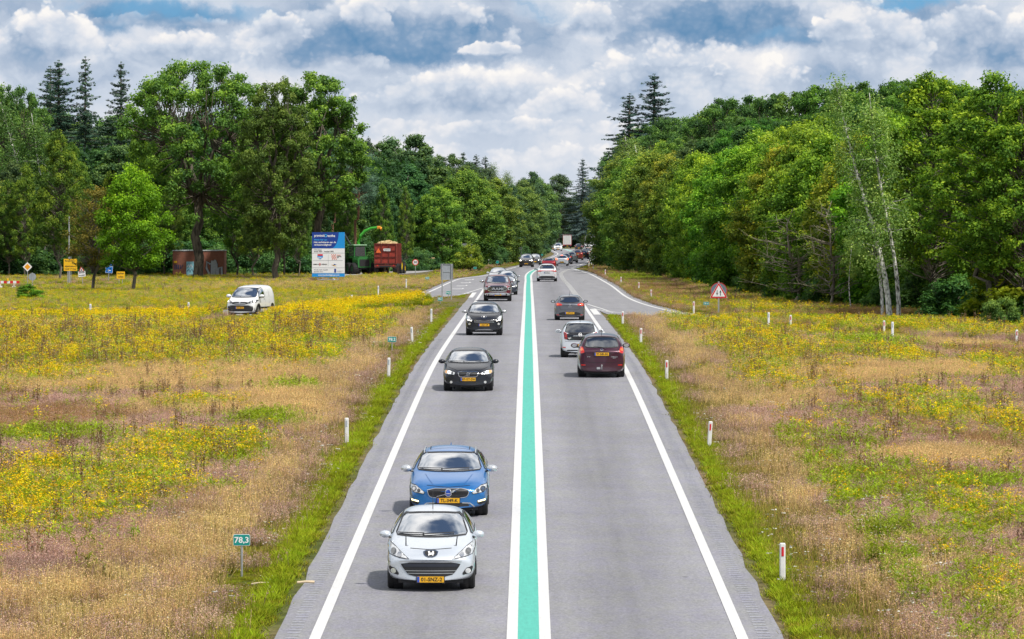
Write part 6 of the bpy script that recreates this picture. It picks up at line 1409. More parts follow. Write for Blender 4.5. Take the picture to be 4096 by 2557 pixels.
# --- crimson-purple people carrier, receding, nearest on the right
c = mk('minivan', 'deep maroon people carrier with tow bar, nearest car driving away', MPV, paint('maroon', (0.055, 0.006, 0.026), .35, .28), levels=3, cat='car')
rear_window(c, mir([(.62, 1.13), (.60, 1.30), (.50, 1.49)]) if False else [(-.64, 1.14), (-.3, 1.115), (.3, 1.115), (.64, 1.14), (.53, 1.47), (.25, 1.49), (-.25, 1.49), (-.53, 1.47)], mat_glass('rear_glass', (.35, .45, .45), .8, .25)); sw(c, rear=.45)
taillight(c, [(.82, 1.19), (.70, 1.16), (.62, .92), (.80, .90), (.86, .98)], TAIL, inner=[(.74, 1.04, .05, TAILO)])
c.line('tailgate_gap', [(-.66, 1.13), (-.60, .85), (-.58, .60), (-.40, .565), (.40, .565), (.58, .60), (.60, .85), (.66, 1.13)], 'rear', .012, SEAM, .004)
c.decal('plate_recess', [(-.38, .83), (-.34, .98), (.34, .98), (.38, .83)], 'rear', paint('maroondark', (.03, .004, .012), .3, .4), .006, rows=4, cols=6, sm=1)
c.plate('97-NR-SG', .88, 'rear', w=.53); ring(c, (0, 1.03), .055, .012, 'rear', CHR, .016, .038); ring(c, (0, 1.035), .025, .009, 'rear', CHR, .017, .033)
text('COROLLA', .055, SILP, (-.46, c.hit('rear', .46, .78).y + .012, .78), c.root, (90, 0, 180)); text('VERSO', .04, SILP, (-.46, c.hit('rear', .46, .74).y + .012, .735), c.root, (90, 0, 180)); text('D-4D', .05, SILP, (.48, c.hit('rear', .48, .78).y + .012, .78), c.root, (90, 0, 180))
c.line('rear_reflector', [(.60, .475), (.76, .48)], 'rear', .035, TAIL, .012, both=True); c.line('rear_wiper', [(.32, 1.15), (-.08, 1.10), (-.16, 1.05)], 'rear', .018, BLK, .03); c.line('bumper_edge', [(-.80, .60), (-.62, .585)], 'rear', .008, SEAM, .004, both=True)
c.line('bumper_lip', [(-.7, .25), (.7, .25)], 'rear', .08, BLK, .006)
t_ = MB(); t_.tube([(0, 4.25, .34), (0, 4.42, .33), (0, 4.47, .40), (0, 4.47, .47)], .022, 8); t_.lathe([(.44, .001), (.45, .03), (.48, .033), (.505, .001)], 12, 'z', (0, 4.47, 0)); t_.box((.12, 4.36, .36), (.13, .03, .08)); t_.build('tow_bar', SILP, c.root)
c.mirrors(1.05, 1.08, .83, c.mat, 1.15); c.antenna(3.62, .27, .15); c.doors([1.4, 2.35, 3.2], .32, .96)
c.decal('roof_patch', [(-.5, 3.3), (.5, 3.3), (.5, 3.0), (-.5, 3.0)], 'top', c.mat, .002, rows=2, cols=4, sm=0)  # roof patch in the same paint as the body
c.finish(); c.place(X_AT(2407, 166.5), 166.5, True)
occupant(c, -.37, 3.0, .50, CL_B, 'person in bright blue in the back of the maroon people carrier'); occupant(c, .37, 2.15, .50, CL_D, 'person in dark clothes driving the maroon people carrier')
# --- white small car
SMALL = dict(L=3.55, W=1.64, Hh=1.50, prof=prof((0, .76), [(.3, .88)], (.72, .98), (1.5, 1.42), (3.15, 1.43), (3.46, 1.02), (3.55, .95), 1.50), belt=(.98, 1.06), fo=.62, wb=2.42, tr=.29, zb=.18, roofw=.70, tailb=.08)
c = mk('hatchback', 'small white city car with black glass tailgate', SMALL, paint('citywhite', (.66, .70, .76), .1, .3), levels=3)
c.decal('tailgate', [(-.63, .74), (-.61, 1.02), (.61, 1.02), (.63, .74), (.5, .715), (-.5, .715)], 'rear', simple('gloss_black', (.012, .012, .014), .08, coat=1.0), .008, rows=6, cols=12, sm=1)
rear_window(c, [(-.63, 1.02), (.63, 1.02), (.53, 1.385), (.25, 1.40), (-.25, 1.40), (-.53, 1.385)], mat_glass('rear_glass2', (.3, .36, .36), .8, .2)); sw(c, rear=.35)
taillight(c, [(.69, 1.06), (.56, 1.02), (.53, .76), (.66, .77)], simple('tail_lamp_dark', (.16, .02, .02), .15, coat=1.0), inner=[(.60, .88, .03, TAIL)])
c.line('tail_light_outline', [(.685, 1.05), (.57, 1.01), (.545, .78), (.65, .78)], 'rear', .014, TAIL, .018, both=True)
ring(c, (0, .94), .068, .014, 'rear', TXW, .018); c.line('badge_letter', [(-.045, .985), (-.02, .94), (0, .965), (.02, .94), (.045, .985)], 'rear', .012, TXW, .019, seg=2); c.line('badge_letter', [(-.055, .955), (-.028, .895), (0, .945), (.028, .895), (.055, .955)], 'rear', .012, TXW, .019, seg=2)
text('up!', .10, TXW, (.44, c.hit('rear', .44, .80).y + .02, .81), c.root, (90, 0, 180)); c.plate('PX-497-D', .50, 'rear'); c.line('rear_reflector', [(.60, .42), (.74, .43)], 'rear', .035, TAIL, .012, both=True)
c.line('bumper_lip', [(-.72, .24), (-.5, .30), (.5, .30), (.72, .24)], 'rear', .05, BLK, .008); c.line('bumper_gap', [(-.78, .68), (0, .66), (.78, .68)], 'rear', .010, SEAM, .004); c.mirrors(.95, 1.03, .76, c.mat, 1.0); c.antenna(3.0, .22, .2); c.doors([1.2, 2.4], .3, .95)
c.finish(); c.place(X_AT(2321, 186.3), 186.3, True)
occupant(c, .33, 1.85, .44, CL_D, 'person in dark clothes driving the small white city car'); occupant(c, -.33, 1.85, .44, CL_D, 'person in the passenger seat of the small white city car')
# --- grey hatchback with red lamps
c = mk('hatchback', 'grey hatchback with wide red tail lights ahead of the white city car', HATCH, paint('violetgrey', (.15, .155, .185), .5, .3), Hh=1.45)
rear_window(c, [(-.55, 1.05), (-.2, .995), (.2, .995), (.55, 1.05), (.52, 1.25), (.44, 1.31), (-.44, 1.31), (-.52, 1.25)]); sw(c, rear=.5)
taillight(c, [(.82, .97), (.62, .985), (.42, .90), (.46, .83), (.78, .81), (.85, .88)], TAIL, inner=[(.68, .90, .045, TAILO)])
c.line('badge', [(0, .955), (.035, .89), (0, .825), (-.035, .89)], 'rear', .018, CHR, .016, closed=True, seg=2); text('CLIO', .07, SILP, (0, c.hit('rear', 0, .75).y + .015, .765), c.root, (90, 0, 180), sx=1.3)
c.decal('rear_insert', mir([(.60, .47), (.62, .26)]), 'rear', BLK, .010, rows=4, cols=10, sm=1); c.plate('J-079-VH', .41, 'rear'); c.line('rear_reflector', [(.60, .30), (.74, .32)], 'rear', .03, TAIL, .012, both=True)
c.line('tailgate_gap', [(-.64, 1.02), (-.56, .70), (-.5, .60), (.5, .60), (.56, .70), (.64, 1.02)], 'rear', .010, SEAM, .004); c.mirrors(1.15, 1.03, .80, BLK, 1.05); c.antenna(3.25, .32, .1); c.finish(); c.place(X_AT(2279, 256), 256, True)
# --- white coupe-like SUV
c = mk('suv', 'large white SUV with a full-width red light band crossing the green line', SUV, paint('white2', (.70, .72, .75), .1, .3), W=1.99, L=4.98, Hh=1.70)
rear_window(c, [(-.74, 1.24), (.74, 1.24), (.62, 1.52), (-.62, 1.52)]); sw(c, rear=.6); c.decal('rear_spoiler', [(-.66, 1.57), (.66, 1.57), (.68, 1.525), (-.68, 1.525)], 'rear', BLK, .03, rows=2, cols=8, sm=0)
taillight(c, [(.95, 1.08), (.40, 1.07), (.40, 1.00), (.92, .93)], TAIL); c.line('light_band', [(-.42, 1.04), (.42, 1.04)], 'rear', .05, TAIL, .012); c.plate('G-HTS 52', .86, 'rear', mat=WHP); c.line('tailgate_gap', [(-.66, 1.2), (-.58, .72), (.58, .72), (.66, 1.2)], 'rear', .012, SEAM, .004)
c.decal('rear_insert', mir([(.74, .55), (.80, .30)]), 'rear', BLK, .010, rows=4, cols=10, sm=1); c.line('rear_reflector', [(.66, .62), (.86, .63)], 'rear', .03, TAIL, .012, both=True); c.mirrors(1.35, 1.15, .92, BLK, 1.2); c.finish(); c.place(X_AT(2188, 431), 431, True)
# --- queue driving away
def generic_rear(name, label, spec, mat, X, Y, lit=False, txt='', **kw):
    c = mk(name, label, spec, mat, **kw); w = c.W / 2; p = c.prof_; tl = p['tail'][1]; rr = p['roof_rear'][1]; rw_ = spec.get('roofw', .66) * w
    rear_window(c, [(-w * .78, tl + .04), (w * .78, tl + .04), (rw_ * .92, rr - .05), (-rw_ * .92, rr - .05)], rows=6); sw(c, rear=.5)
    taillight(c, [(w * .96, tl + .02), (w * .74, tl), (w * .70, tl - .20), (w * .94, tl - .22)], BRK if lit else TAIL)
    c.plate(txt, tl - .22 if c.H > 1.5 else .5, 'rear'); c.decal('rear_insert', mir([(w * .7, .42), (w * .74, .28)]), 'rear', BLK, .010, rows=3, cols=8, sm=1); c.line('tailgate_gap', [(-w * .70, tl), (-w * .62, .62), (w * .62, .62), (w * .70, tl)], 'rear', .012, SEAM, .004)
    c.mirrors(p['cowl'][0] + .2, p['cowl'][1] + .05, w * .92, mat); c.finish(); c.place(X, Y, True); return c
generic_rear('estate_car', 'red estate car just ahead of the large white SUV', MPV, paint('red', (.32, .012, .03), .3, .3), X_AT(2194.5, 542), 542, Hh=1.47, txt='46-TB-NG')
c = generic_rear('hatchback', 'silver hatchback with lit brake lights at the start of the queue', HATCH, paint('silver'), X_AT(2247, 597), 597, lit=True, txt='RX-588-P'); c.line('high_brake_light', [(-.14, 1.37), (.14, 1.37)], 'rear', .05, BRK, .015)
generic_rear('suv', 'dark blue car second in the queue beside the silver hatchback', SUV, paint('navy'), X_AT(2262, 618), 618, Hh=1.6, W=1.82)
generic_rear('suv', 'cream white SUV third in the queue', SUV, paint('cream', (.66, .65, .62), .1, .3), X_AT(2284, 646), 646, Hh=1.62)
generic_rear('suv', 'rust red SUV fourth in the queue', SUV, paint('rust', (.22, .03, .02), .35, .3), X_AT(2308, 689), 689, Hh=1.66)
generic_rear('estate_car', 'black estate car fifth in the queue', WAGON, paint('black'), X_AT(2333, 716), 716, txt='')
generic_rear('minivan', 'champagne people carrier sixth in the queue', MPV, paint('champagne', (.48, .46, .42), .5, .3), X_AT(2345, 748), 748)
c = generic_rear('delivery_van', 'white delivery van in front of the half hidden lorry', VAN, paint('vanwhite'), X_AT(2355, 778), 778, Hh=1.98, cat='van'); c.decal('rear_door', [(-.66, .6), (.66, .6), (.62, 1.62), (-.62, 1.62)], 'rear', paint('vanwhite'), .02, rows=5, cols=5); text('BOUWTOEN', .16, simple('lettering_red', (.6, .05, .03), .5), (0, c.L + .08, 1.5), c.root, (90, 0, 180))
generic_rear('hatchback', 'dark hatchback driving away between the two lorries', HATCH, paint('darkgrey'), X_AT(2315, 1010), 1010, lit=False, txt='')
# --- lorries
def lorry(label, X, Y, frame, Wd=2.55, Ht=3.9, Ln=11.0):
    o = empty('lorry', label=label, cat='lorry'); y0 = -Ln
    wp = simple('lorry_white', (.66, .66, .67), .45); fr = simple('lorry_frame_' + frame, (.30, .03, .05) if frame == 'red' else (.10, .02, .05), .5)
    b = MB(); b.box((0, Ln / 2 + .02, 1.15 + (Ht - 1.15) / 2), (Wd - .10, Ln, Ht - 1.15), bev=.03); b.build('cargo_box', wp, o)
    f = MB(); z0, z1 = 1.12, Ht
    for x in (-1, 1): f.box((x * (Wd / 2 - .05), 0, (z0 + z1) / 2), (.10, .08, z1 - z0))
    f.box((0, 0, z1 - .04), (Wd, .09, .09)); f.box((0, 0, z0 + .05), (Wd, .09, .13)); f.build('door_frame', fr, o)
    d = MB(); d.box((-.02, -.02, (z0 + z1) / 2), (.025, .05, z1 - z0 - .2)); 
    for x in (-.75, -.35, .35, .75): d.tube([(x, -.05, z0 + .2), (x, -.05, z1 - .2)], .018, 5)
    d.build('lock_bar', SILP, o)
    u = MB(); u.box((0, .15, .95), (Wd - .15, .25, .22)); u.box((0, .35, .62), (Wd - .3, .12, .16)); u.box((0, Ln / 2, .98), (.9, Ln - .5, .2)); u.build('underframe', BLK, o)
    for x in (-.95, .95):
        t = MB(); t.box((x, -.005, .95), (.34, .06, .16)); t.build('tail_light', TAIL, o)
        for yy in (1.9, 3.2): w_ = MB(); w_.lathe([(x - .2, .30), (x - .2, .46), (x - .16, .50), (x + .16, .50), (x + .2, .46), (x + .2, .30)], 22, 'x', (0, yy, .5)); w_.build('wheel', RUB, o, True)
        w_ = MB(); w_.lathe([(x - .16, .30), (x - .16, .46), (x - .13, .50), (x + .13, .50), (x + .16, .46), (x + .16, .30)], 22, 'x', (0, Ln + 1.2, .5)); w_.build('wheel', RUB, o, True)
    cb = MB(); cb.box((0, Ln + 1.4, 1.95), (2.4, 2.0, 2.5), bev=.12); cb.build('cab', simple('lorry_cab_blue', (.05, .12, .35), .4, coat=.5), o)
    p = MB(); p.box((0, .0, .80), (.52, .02, .11)); p.build('licence_plate', PLY, o)
    o.location = (X, Y, gz(Y)); o.rotation_euler = (0, 0, -cdir(Y)); return o
lorry('white box lorry with red framed doors driving away far off', X_AT(2269, 1290), 1290, 'red', Ht=4.0)
lorry('white lorry half hidden by the roadside trees', X_AT(2362, 832), 832, 'dark', Ht=3.5, Ln=9)
# ================================================================= ROADSIDE THINGS
GALV = simple('galvanised_steel', (.42, .44, .46), .45, .5, scale=4); WPL = simple('white_plastic', (.74, .74, .72), .5, var=.06); REFR = simple('red_reflector', (.62, .02, .03), .3, var=.05)
SGRN = simple('sign_green', (.0, .27, .24), .4, var=.05); SYEL = simple('sign_yellow', (.80, .46, .01), .45, var=.05); SBLU = simple('sign_blue', (.01, .16, .58), .4, var=.05); SRED = simple('sign_red', (.62, .02, .02), .4, var=.06); SWHT = simple('sign_white', (.78, .79, .80), .45, var=.04); GREYB = simple('grey_board', (.34, .37, .41), .5, .2)
def rounded(w, h, r_, n=4):
    P = []
    for cx_, cz_, a0 in ((w/2 - r_, h/2 - r_, 0), (-w/2 + r_, h/2 - r_, 90), (-w/2 + r_, -h/2 + r_, 180), (w/2 - r_, -h/2 + r_, 270)):
        for k in range(n + 1): a = R(a0 + 90 * k / n); P.append((cx_ + r_ * math.cos(a), cz_ + r_ * math.sin(a)))
    return P
def plate(name, P, mat, y, parent, th=.006, z=0.0, x=0.0):
    m = MB(); m.prism([(a + x, b + z) for a, b in P], y, y + th); return m.build(name, mat, parent)
def post_delineator(X, Y, label, group, h=.78, red=True, lean=0.0, face=0.0):
    o = empty('delineator_post', (X, Y, gz(Y)), face, label, 'marker post', group)
    m = MB(); P = rounded(.115, .105, .03, 3); n = len(P); V = []; Fc = []
    for z, s_ in ((-.1, 1), (h - .02, 1), (h, .82)): V += [(a * s_, b * s_, z) for a, b in P]
    for i in range(2):
        for k in range(n): Fc.append((i * n + k, i * n + (k + 1) % n, (i + 1) * n + (k + 1) % n, (i + 1) * n + k))
    Fc.append(tuple(2 * n + k for k in range(n))); m.add(V, Fc); m.build('post', WPL, o)
    r_ = MB(); r_.box((0, -.055, h - .165), (.045, .012, .18)); r_.build('reflector', REFR if red else simple('clear_reflector', (.5, .55, .62), .2, .5) if 'clr' not in CLR else CLR['clr'], o)
    o.rotation_euler.y = lean; return o
CLR = {}; CLR['clr'] = simple('clear_reflector', (.50, .55, .62), .2, .4)
wr = ['nearest the camera', 'second from the camera', 'third from the camera', 'fourth from the camera', 'fifth from the camera', 'sixth from the camera']
for i, (px, py, ln) in enumerate([(820, 1055, 0), (919, 898, .02), (975, 815, -.04), (1020, 765, 0)]): X, Y = D(px, py); post_delineator(X, Y, 'white marker post with clear reflector on the left verge, ' + wr[i], 'left verge marker posts', .80, False, ln)
for i, (px, py, ln) in enumerate([(1851, 1378, 0), (1677, 1062, .06), (1577, 903, 0), (1516, 817, 0), (1473, 771, 0)]): X, Y = D(px, py); post_delineator(X, Y, 'white marker post with red reflector on the right verge, ' + wr[i], 'right verge marker posts', .78, True, ln)
fr = [(1641, 738, 'left of the green sign by the warning triangle'), (1540, 706, 'on the curved right verge, between slip road and forest'), (1511, 686, 'leftmost of two beside the merging lane')]
for (px, py, t_) in fr + [(1469, 671, 'beside the merging lane, near its start'), (1870, 775, 'beyond the slip road, below the bare grey trees'), (2091, 790, 'beyond the slip road, left of the plain one'), (2405, 815, 'near the right edge of the picture')]:
    X, Y = D(px, py + 3); post_delineator(X, Y, 'white marker post with red reflector ' + t_, 'right slip road marker posts', .72)
for (px, py, t_) in [(1818, 781, 'at the edge of the yellow flowers'), (2111, 808, 'right of the post with the red reflector')]: X, Y = D(px, py + 2); post_delineator(X, Y, 'plain marker post ' + t_, 'right slip road marker posts', .95, False)
for (x, y, t_) in [(2421, 1098 + 12, 'first beyond the merging lane taper'), (2373, 1080 + 4, 'second beyond the merging lane taper'), (2355.5, 1068, 'third beyond the merging lane taper'), (2365, 1060, 'farthest on the right bend')]: X, Y = ground_at(x, y); post_delineator(X, Y, 'small white marker post with red reflector ' + t_, 'right slip road marker posts', .8)
for (x, y, t_, hh) in [(361.5, 1271, 'left one of two before the slip road, below young trees', .80), (754, 1263, 'right one of two before the slip road, near the van', .80), (1407, 1216, 'only its top showing above the flowers', .62), (1513, 1186, 'below the red trailer in the flowers', .80), (1625, 1154, 'near the exit lane edge below the speed sign', .80), (1954, 1064, 'on the far left verge by the oncoming dark SUV', .9), (2053, 1052, 'farthest on the left verge', .8)]:
    X, Y = ground_at(x, y); post_delineator(X, Y, 'white marker post ' + t_, 'left slip road marker posts', hh, False)
# kilometre signs
def km_sign(x, ybot, wpx, hpx, ytop, txt, label, small=False):
    X, Y = ground_at(x, ybot); u = F / Y; w, h = wpx / u, hpx / u; zc = (ybot - (ytop + hpx / 2)) / u
    o = empty('kilometre_sign', (X, Y, gz(Y)), 0, label, 'road sign', 'green kilometre signs')
    p = MB(); p.tube([(0, 0, -.1), (0, 0, zc)], .022, 8); p.build('post', GALV, o)
    b = plate('panel', rounded(w, h, h * .15), SWHT, -.03, o, z=zc); plate('face', rounded(w * .955, h * .91, h * .12), SGRN, -.034, b, z=zc)
    if txt: text(txt, h * .72, TXW, (0, -.037, zc - h * .02), b, sx=1.05 if len(txt) < 5 else .8)
km_sign(967, 2312, 68, 46, 2137, '78,3', 'green kilometre sign reading 78,3 on the left verge, nearest')
km_sign(1568, 1407, 35, 22, 1347, '78.2', 'green kilometre sign reading 78.2 on the left verge')
km_sign(1793, 1192, 20, 14, 1164, '74.3', 'small green sign reading 74.3 behind the grey sign frame')
km_sign(1761, 1214, 20, 14, 1190, '78.1', 'small green sign reading 78.1 left of the grey sign frame')
km_sign(1709, 1132, 16, 10, 1108, '78.2', 'small green kilometre sign on the grass above the exit lane')
km_sign(1900, 1084, 13, 9, 1068, '', 'tiny green kilometre sign beside the large sign back')
km_sign(2825, 1244, 23, 13, 1208, '78.1d', 'small green sign left of the warning triangle post')
km_sign(1990, 1066, 12, 12, 1043, '', 'tiny dark sign on the left verge by the forest')
km_sign(2168, 1036, 8, 7, 1016, '', 'tiny green sign on the grass inside the far bend')
# sticks lying on the edge
WOOD = simple('pale_wood', (.62, .50, .34), .8)
for (x0, y0, x1, y1, r_, t_) in ((1188, 2343, 1257, 2341, .028, 'thick pale wooden stick lying across the asphalt edge'), (1005, 2348, 1075, 2344, .016, 'thin pale wooden stick lying in the verge grass')):
    A, B = ground_at(x0, y0), ground_at(x1, y1); m = MB(); m.tube([(A[0], A[1], gz(A[1]) + .06), ((A[0] + B[0]) / 2, (A[1] + B[1]) / 2, gz(A[1]) + .075), (B[0], B[1], gz(B[1]) + .06)], [r_, r_ * .9, r_ * 1.1], 7); tag(m.build('wooden_stick', WOOD), t_, 'stick')
# grey sign seen from behind, exit lane
def back_sign(x0, x1, ytop, ybot_panel, ybase, label, cat='road sign', mat=GREYB, posts=(.1, .9)):
    X, Y = ground_at((x0 + x1) / 2, ybase); u = F / Y; w = (x1 - x0) / u; h = (ybot_panel - ytop) / u; z0 = (ybase - ybot_panel) / u
    o = empty('sign_board', (X, Y, gz(Y)), 0, label, cat)
    m = MB(); m.prism([(a, b + z0 + h / 2) for a, b in rounded(w, h, min(w, h) * .05)], 0, .03); b = m.build('panel', mat, o)
    e = MB(); 
    for a, c_, d in (((-w/2), 0, 'v'), ((w/2), 0, 'v')): e.box((a, -.01, z0 + h / 2), (.04, .07, h))
    e.box((0, -.01, z0 + h), (w, .07, .04)); e.box((0, -.01, z0), (w, .07, .04)); e.box((0, -.012, z0 + h * .5), (w, .03, .03)); e.build('frame', GALV, b)
    for p_ in posts:
        q = MB(); q.tube([(-w/2 + w * p_, -.04, -.1), (-w/2 + w * p_, -.04, z0 + h)], .045, 8); q.build('post', GALV, o)
    return o
back_sign(1764, 1811, 1057, 1119, 1197, 'grey back of a road sign on two posts at the exit lane', posts=(.1, .88))
o = back_sign(1800, 1889, 974, 1036, 1076, 'large grey sign back half hidden by shrubs, left roadside', posts=(.82,)); 
back_sign(2073, 2087, 984, 1020, 1045, 'narrow dark sign back at the foot of the left roadside trees', mat=simple('dark_board', (.05, .06, .07), .6), posts=(.5,))
for (x, y0, y1, t_) in ((2196, 955, 1010, 'distant blue direction sign with bright edge left of the far lorry'), (2212, 962, 1010, 'second distant blue direction sign partly in the leaves')):
    Y = 1150.; X = X_AT(x, Y); o = empty('direction_sign', (X, Y, gz(Y)), 0, t_, 'road sign'); m = MB(); m.box((0, 0, 3.9), (1.5, .04, 1.0)); m.build('panel', SBLU, o); m = MB(); m.tube([(0, .03, -.1), (0, .03, 4.2)], .06, 6); m.build('post', GALV, o)
# warning triangle on round backing, right
X, Y = D(1700, 744); u = F / Y; o = empty('warning_sign', (X, Y, gz(Y)), 0, 'red-rimmed warning triangle with two opposite arrows on a grey disc, right verge', 'road sign')
m = MB(); m.tube([(0, 0, -.1), (0, 0, 2.0)], .05, 8); m.build('post', SILP, o); zc = 60.5 * 1.6911 / u - .12
m = MB(); m.lathe([(-.02, .001), (-.02, .50), (.0, .50), (.0, .001)], 28, 'y', (0, 0, zc)); m.build('backing_disc', simple('disc_grey', (.13, .17, .22), .6), o)
m = MB(); m.lathe([(-.025, .47), (-.025, .50), (-.02, .50)], 28, 'y', (0, 0, zc)); m.build('disc_rim', SRED, o)
T3 = [(-.55, -.36), (.55, -.36), (0, .60)]
t1 = plate('panel', smooth_poly(T3, 1, .06), SWHT, -.045, o, z=zc - .08, th=.015); plate('red_border', smooth_poly([(-.53, -.35), (.53, -.35), (0, .58)], 1, .06), SRED, -.050, t1, z=zc - .08); plate('field', [(-.39, -.27), (.39, -.27), (0, .42)], SWHT, -.055, t1, z=zc - .08)
plate('arrow', [(-.12, -.05), (-.155, -.05), (-.10, -.21), (-.045, -.05), (-.08, -.05), (-.08, .12), (-.12, .12)], TXB, -.060, t1, z=zc - .08); plate('arrow', [(.08, -.21), (.12, -.21), (.12, -.02), (.155, -.02), (.10, .14), (.045, -.02), (.08, -.02)], TXB, -.060, t1, z=zc - .08)
# left: priority diamond, round back, closure board, roadworks triangle, parking sign, "Bomen vellen" board
def at_(x, y): X, Y = ground_at(x, y); return X, Y, F / Y
X, Y, u = at_(110, 1150); o = empty('priority_sign', (X, Y, gz(Y)), 0, 'white-bordered orange diamond priority sign at the left edge', 'road sign'); m = MB(); m.tube([(0, 0, -.1), (0, 0, 1.7)], .03, 8); m.build('post', GALV, o)
zc = (1150 - 1068) / u; s_ = 19 / u; p_ = plate('panel', [(-s_, 0), (0, -s_), (s_, 0), (0, s_)], SWHT, -.05, o, z=zc); plate('orange_field', [(-s_ * .66, 0), (0, -s_ * .66), (s_ * .66, 0), (0, s_ * .66)], simple('sign_orange', (.80, .33, .01), .4), -.055, p_, z=zc)
X, Y, u = at_(129.5, 1148); o = empty('round_sign', (X, Y, gz(Y)), 0, 'round grey sign back right beside the orange diamond', 'road sign'); m = MB(); m.tube([(0, -.03, -.1), (0, -.03, 1.25)], .03, 8); m.build('post', GALV, o); m = MB(); m.lathe([(-.01, .001), (-.01, .33), (.01, .33), (.01, .001)], 24, 'y', (0, 0, (1148 - 1107.5) / u)); m.build('panel', GREYB, o)
X, Y, u = at_(282, 1137); o = empty('road_works_board', (X, Y, gz(Y)), 0, 'yellow board reading Borgerderweg afgesloten vanaf 17 Aug.', 'road sign'); zc = (1137 - 1060) / u; w, h = 54 / u, 48 / u
for x in (-w * .22, w * .03): m = MB(); m.tube([(x, .03, -.1), (x, .03, zc + h / 2 + (.25 if x > 0 else .0))], .03, 8); m.build('post', GALV, o)
p_ = plate('panel', rounded(w, h, .05), SYEL, -.02, o, z=zc)
for i, (t_, dx) in enumerate((("Borgerder-", -.05), ('weg', .36), ('afgesloten', -.12), ('vanaf 17 Aug.', -.0))): text(t_, .20, TXB, (dx, -.025, zc + h * (.34 - .225 * i)), p_, sx=.98)
X, Y, u = at_(268, 1138); o = empty('lamp_post', (X - .1, Y + 3, gz(Y)), 0, 'tall thin galvanised pole behind the yellow closure board', 'pole'); m = MB(); m.tube([(0, 0, -.1), (0, 0, 2.6)], .085, 8); m.tube([(0, 0, 2.6), (0, 0, 6.2)], .06, 8); m.build('pole', GALV, o)
X, Y, u = at_(331, 1138); o = empty('warning_sign', (X, Y, gz(Y)), 0, 'road works triangle above a white plate reading bomen snoeien', 'road sign'); m = MB(); m.tube([(0, .02, -.1), (0, .02, 1.6)], .028, 8); m.build('post', GALV, o)
z1 = (1138 - 1078) / u; t1 = plate('panel', smooth_poly([(-.28, -.24), (.28, -.24), (0, .33)], 1, .06), SRED, -.02, o, z=z1); plate('field', [(-.17, -.17), (.17, -.17), (0, .18)], SWHT, -.025, t1, z=z1); plate('pictogram', [(-.09, -.16), (-.02, .06), (.02, .10), (.03, .0), (.09, -.16), (.02, -.10)], TXB, -.030, t1, z=z1)
z2_ = (1138 - 1096) / u; t2 = plate('text_plate', rounded(29 / u, 22 / u, .03), SWHT, -.02, o, z=z2_); text('bomen', .19, TXB, (0, -.026, z2_ + .11), t2); text('snoeien', .19, TXB, (0, -.026, z2_ - .11), t2); o.rotation_euler.y = R(-5)
X, Y, u = at_(433, 1128); o = empty('parking_sign', (X, Y, gz(Y)), 0, 'blue parking sign with white P and left arrow', 'road sign'); m = MB(); m.tube([(0, .02, -.1), (0, .02, 2.0)], .03, 8); m.build('post', GALV, o)
zc = (1128 - 1066.5) / u; w, h = 29 / u, 52 / u; q = plate('panel', rounded(w, h, .04), SWHT, -.02, o, z=zc); plate('face', rounded(w * .94, h * .96, .04), SBLU, -.024, q, z=zc); text('P', .42, TXW, (0, -.029, zc + h * .30), q); text('CENTRUM', .12, TXW, (0, -.029, zc), q); plate('arrow', [(-.18, 0), (-.02, .12), (-.02, .04), (.16, .04), (.16, -.04), (-.02, -.04), (-.02, -.12)], TXW, -.029, q, z=zc - h * .30); o.rotation_euler.y = R(4)
X, Y, u = at_(483, 1140); o = empty('road_works_board', (X, Y, gz(Y)), 0, 'small yellow board reading Bomen vellen', 'road sign'); m = MB(); m.tube([(-.15, .02, -.1), (-.15, .02, .7)], .025, 8); m.tube([(.15, .02, -.1), (.15, .02, .7)], .025, 8); m.build('post', GALV, o)
zc = (1140 - 1101) / u; q = plate('panel', rounded(33 / u, 29 / u, .03), SYEL, -.02, o, z=zc); text('Bomen', .21, TXB, (0, -.025, zc + .15), q); text('vellen', .21, TXB, (0, -.025, zc - .15), q)
# striped barrier
X, Y, u = at_(30, 1154); o = empty('road_barrier', (X, Y, gz(Y)), 0, 'red and white striped road works barrier at the left edge', 'barrier'); zc = (1154 - 1129) / u
for k in range(8): m = MB(); m.box((-1.0 + k * .27, 0, zc), (.27, .03, .22)); m.build('stripe', SRED if k % 2 else SWHT, o)
for x in (-.6, .55): m = MB(); m.box((x, .04, zc / 2), (.06, .05, zc)); m.box((x, .02, .12), (.30, .04, .18)); m.build('foot', SWHT, o)
m = MB(); m.lathe([(zc + .10, .001), (zc + .10, .09), (zc + .30, .09), (zc + .33, .001)], 12, 'z', (.02, 0, 0)); m.build('warning_lamp', SYEL, o)
# big blue and white information billboard
X, Y, u = at_(1313.5, 1126); o = empty('billboard', (X, Y, gz(Y)), 0, 'large blue and white information billboard about road safety works', 'billboard')
w, h = 131 / u, 178 / u; z0 = (1126 - 1107.5) / u; zc = z0 + h / 2
P = lambda fx, fy: (-w / 2 + fx * w, z0 + h * (1 - fy))            # fractions of the panel, origin top left
def area(nm, x0, y0, x1, y1, mat, y=-.012, parent=None): return plate(nm, [P(x0, y0), P(x0, y1), P(x1, y1), P(x1, y0)], mat, y, parent, th=.004)
for x in (-w * .32, w * .0, w * .30): m = MB(); m.box((x, .10, z0 / 2 + .1), (.09, .09, z0 + .5)); m.build('leg', GALV, o)
m = MB(); m.box((0, .06, .16), (w * .66, .06, .07)); m.tube([(-w * .32, .1, .05), (w * .0, .1, z0)], .03, 6); m.tube([(w * .3, .1, .05), (w * .0, .1, z0)], .03, 6); m.build('brace', GALV, o)
m = MB(); m.box((0, .03, zc), (w, .06, h)); pan = m.build('panel', SWHT, o)
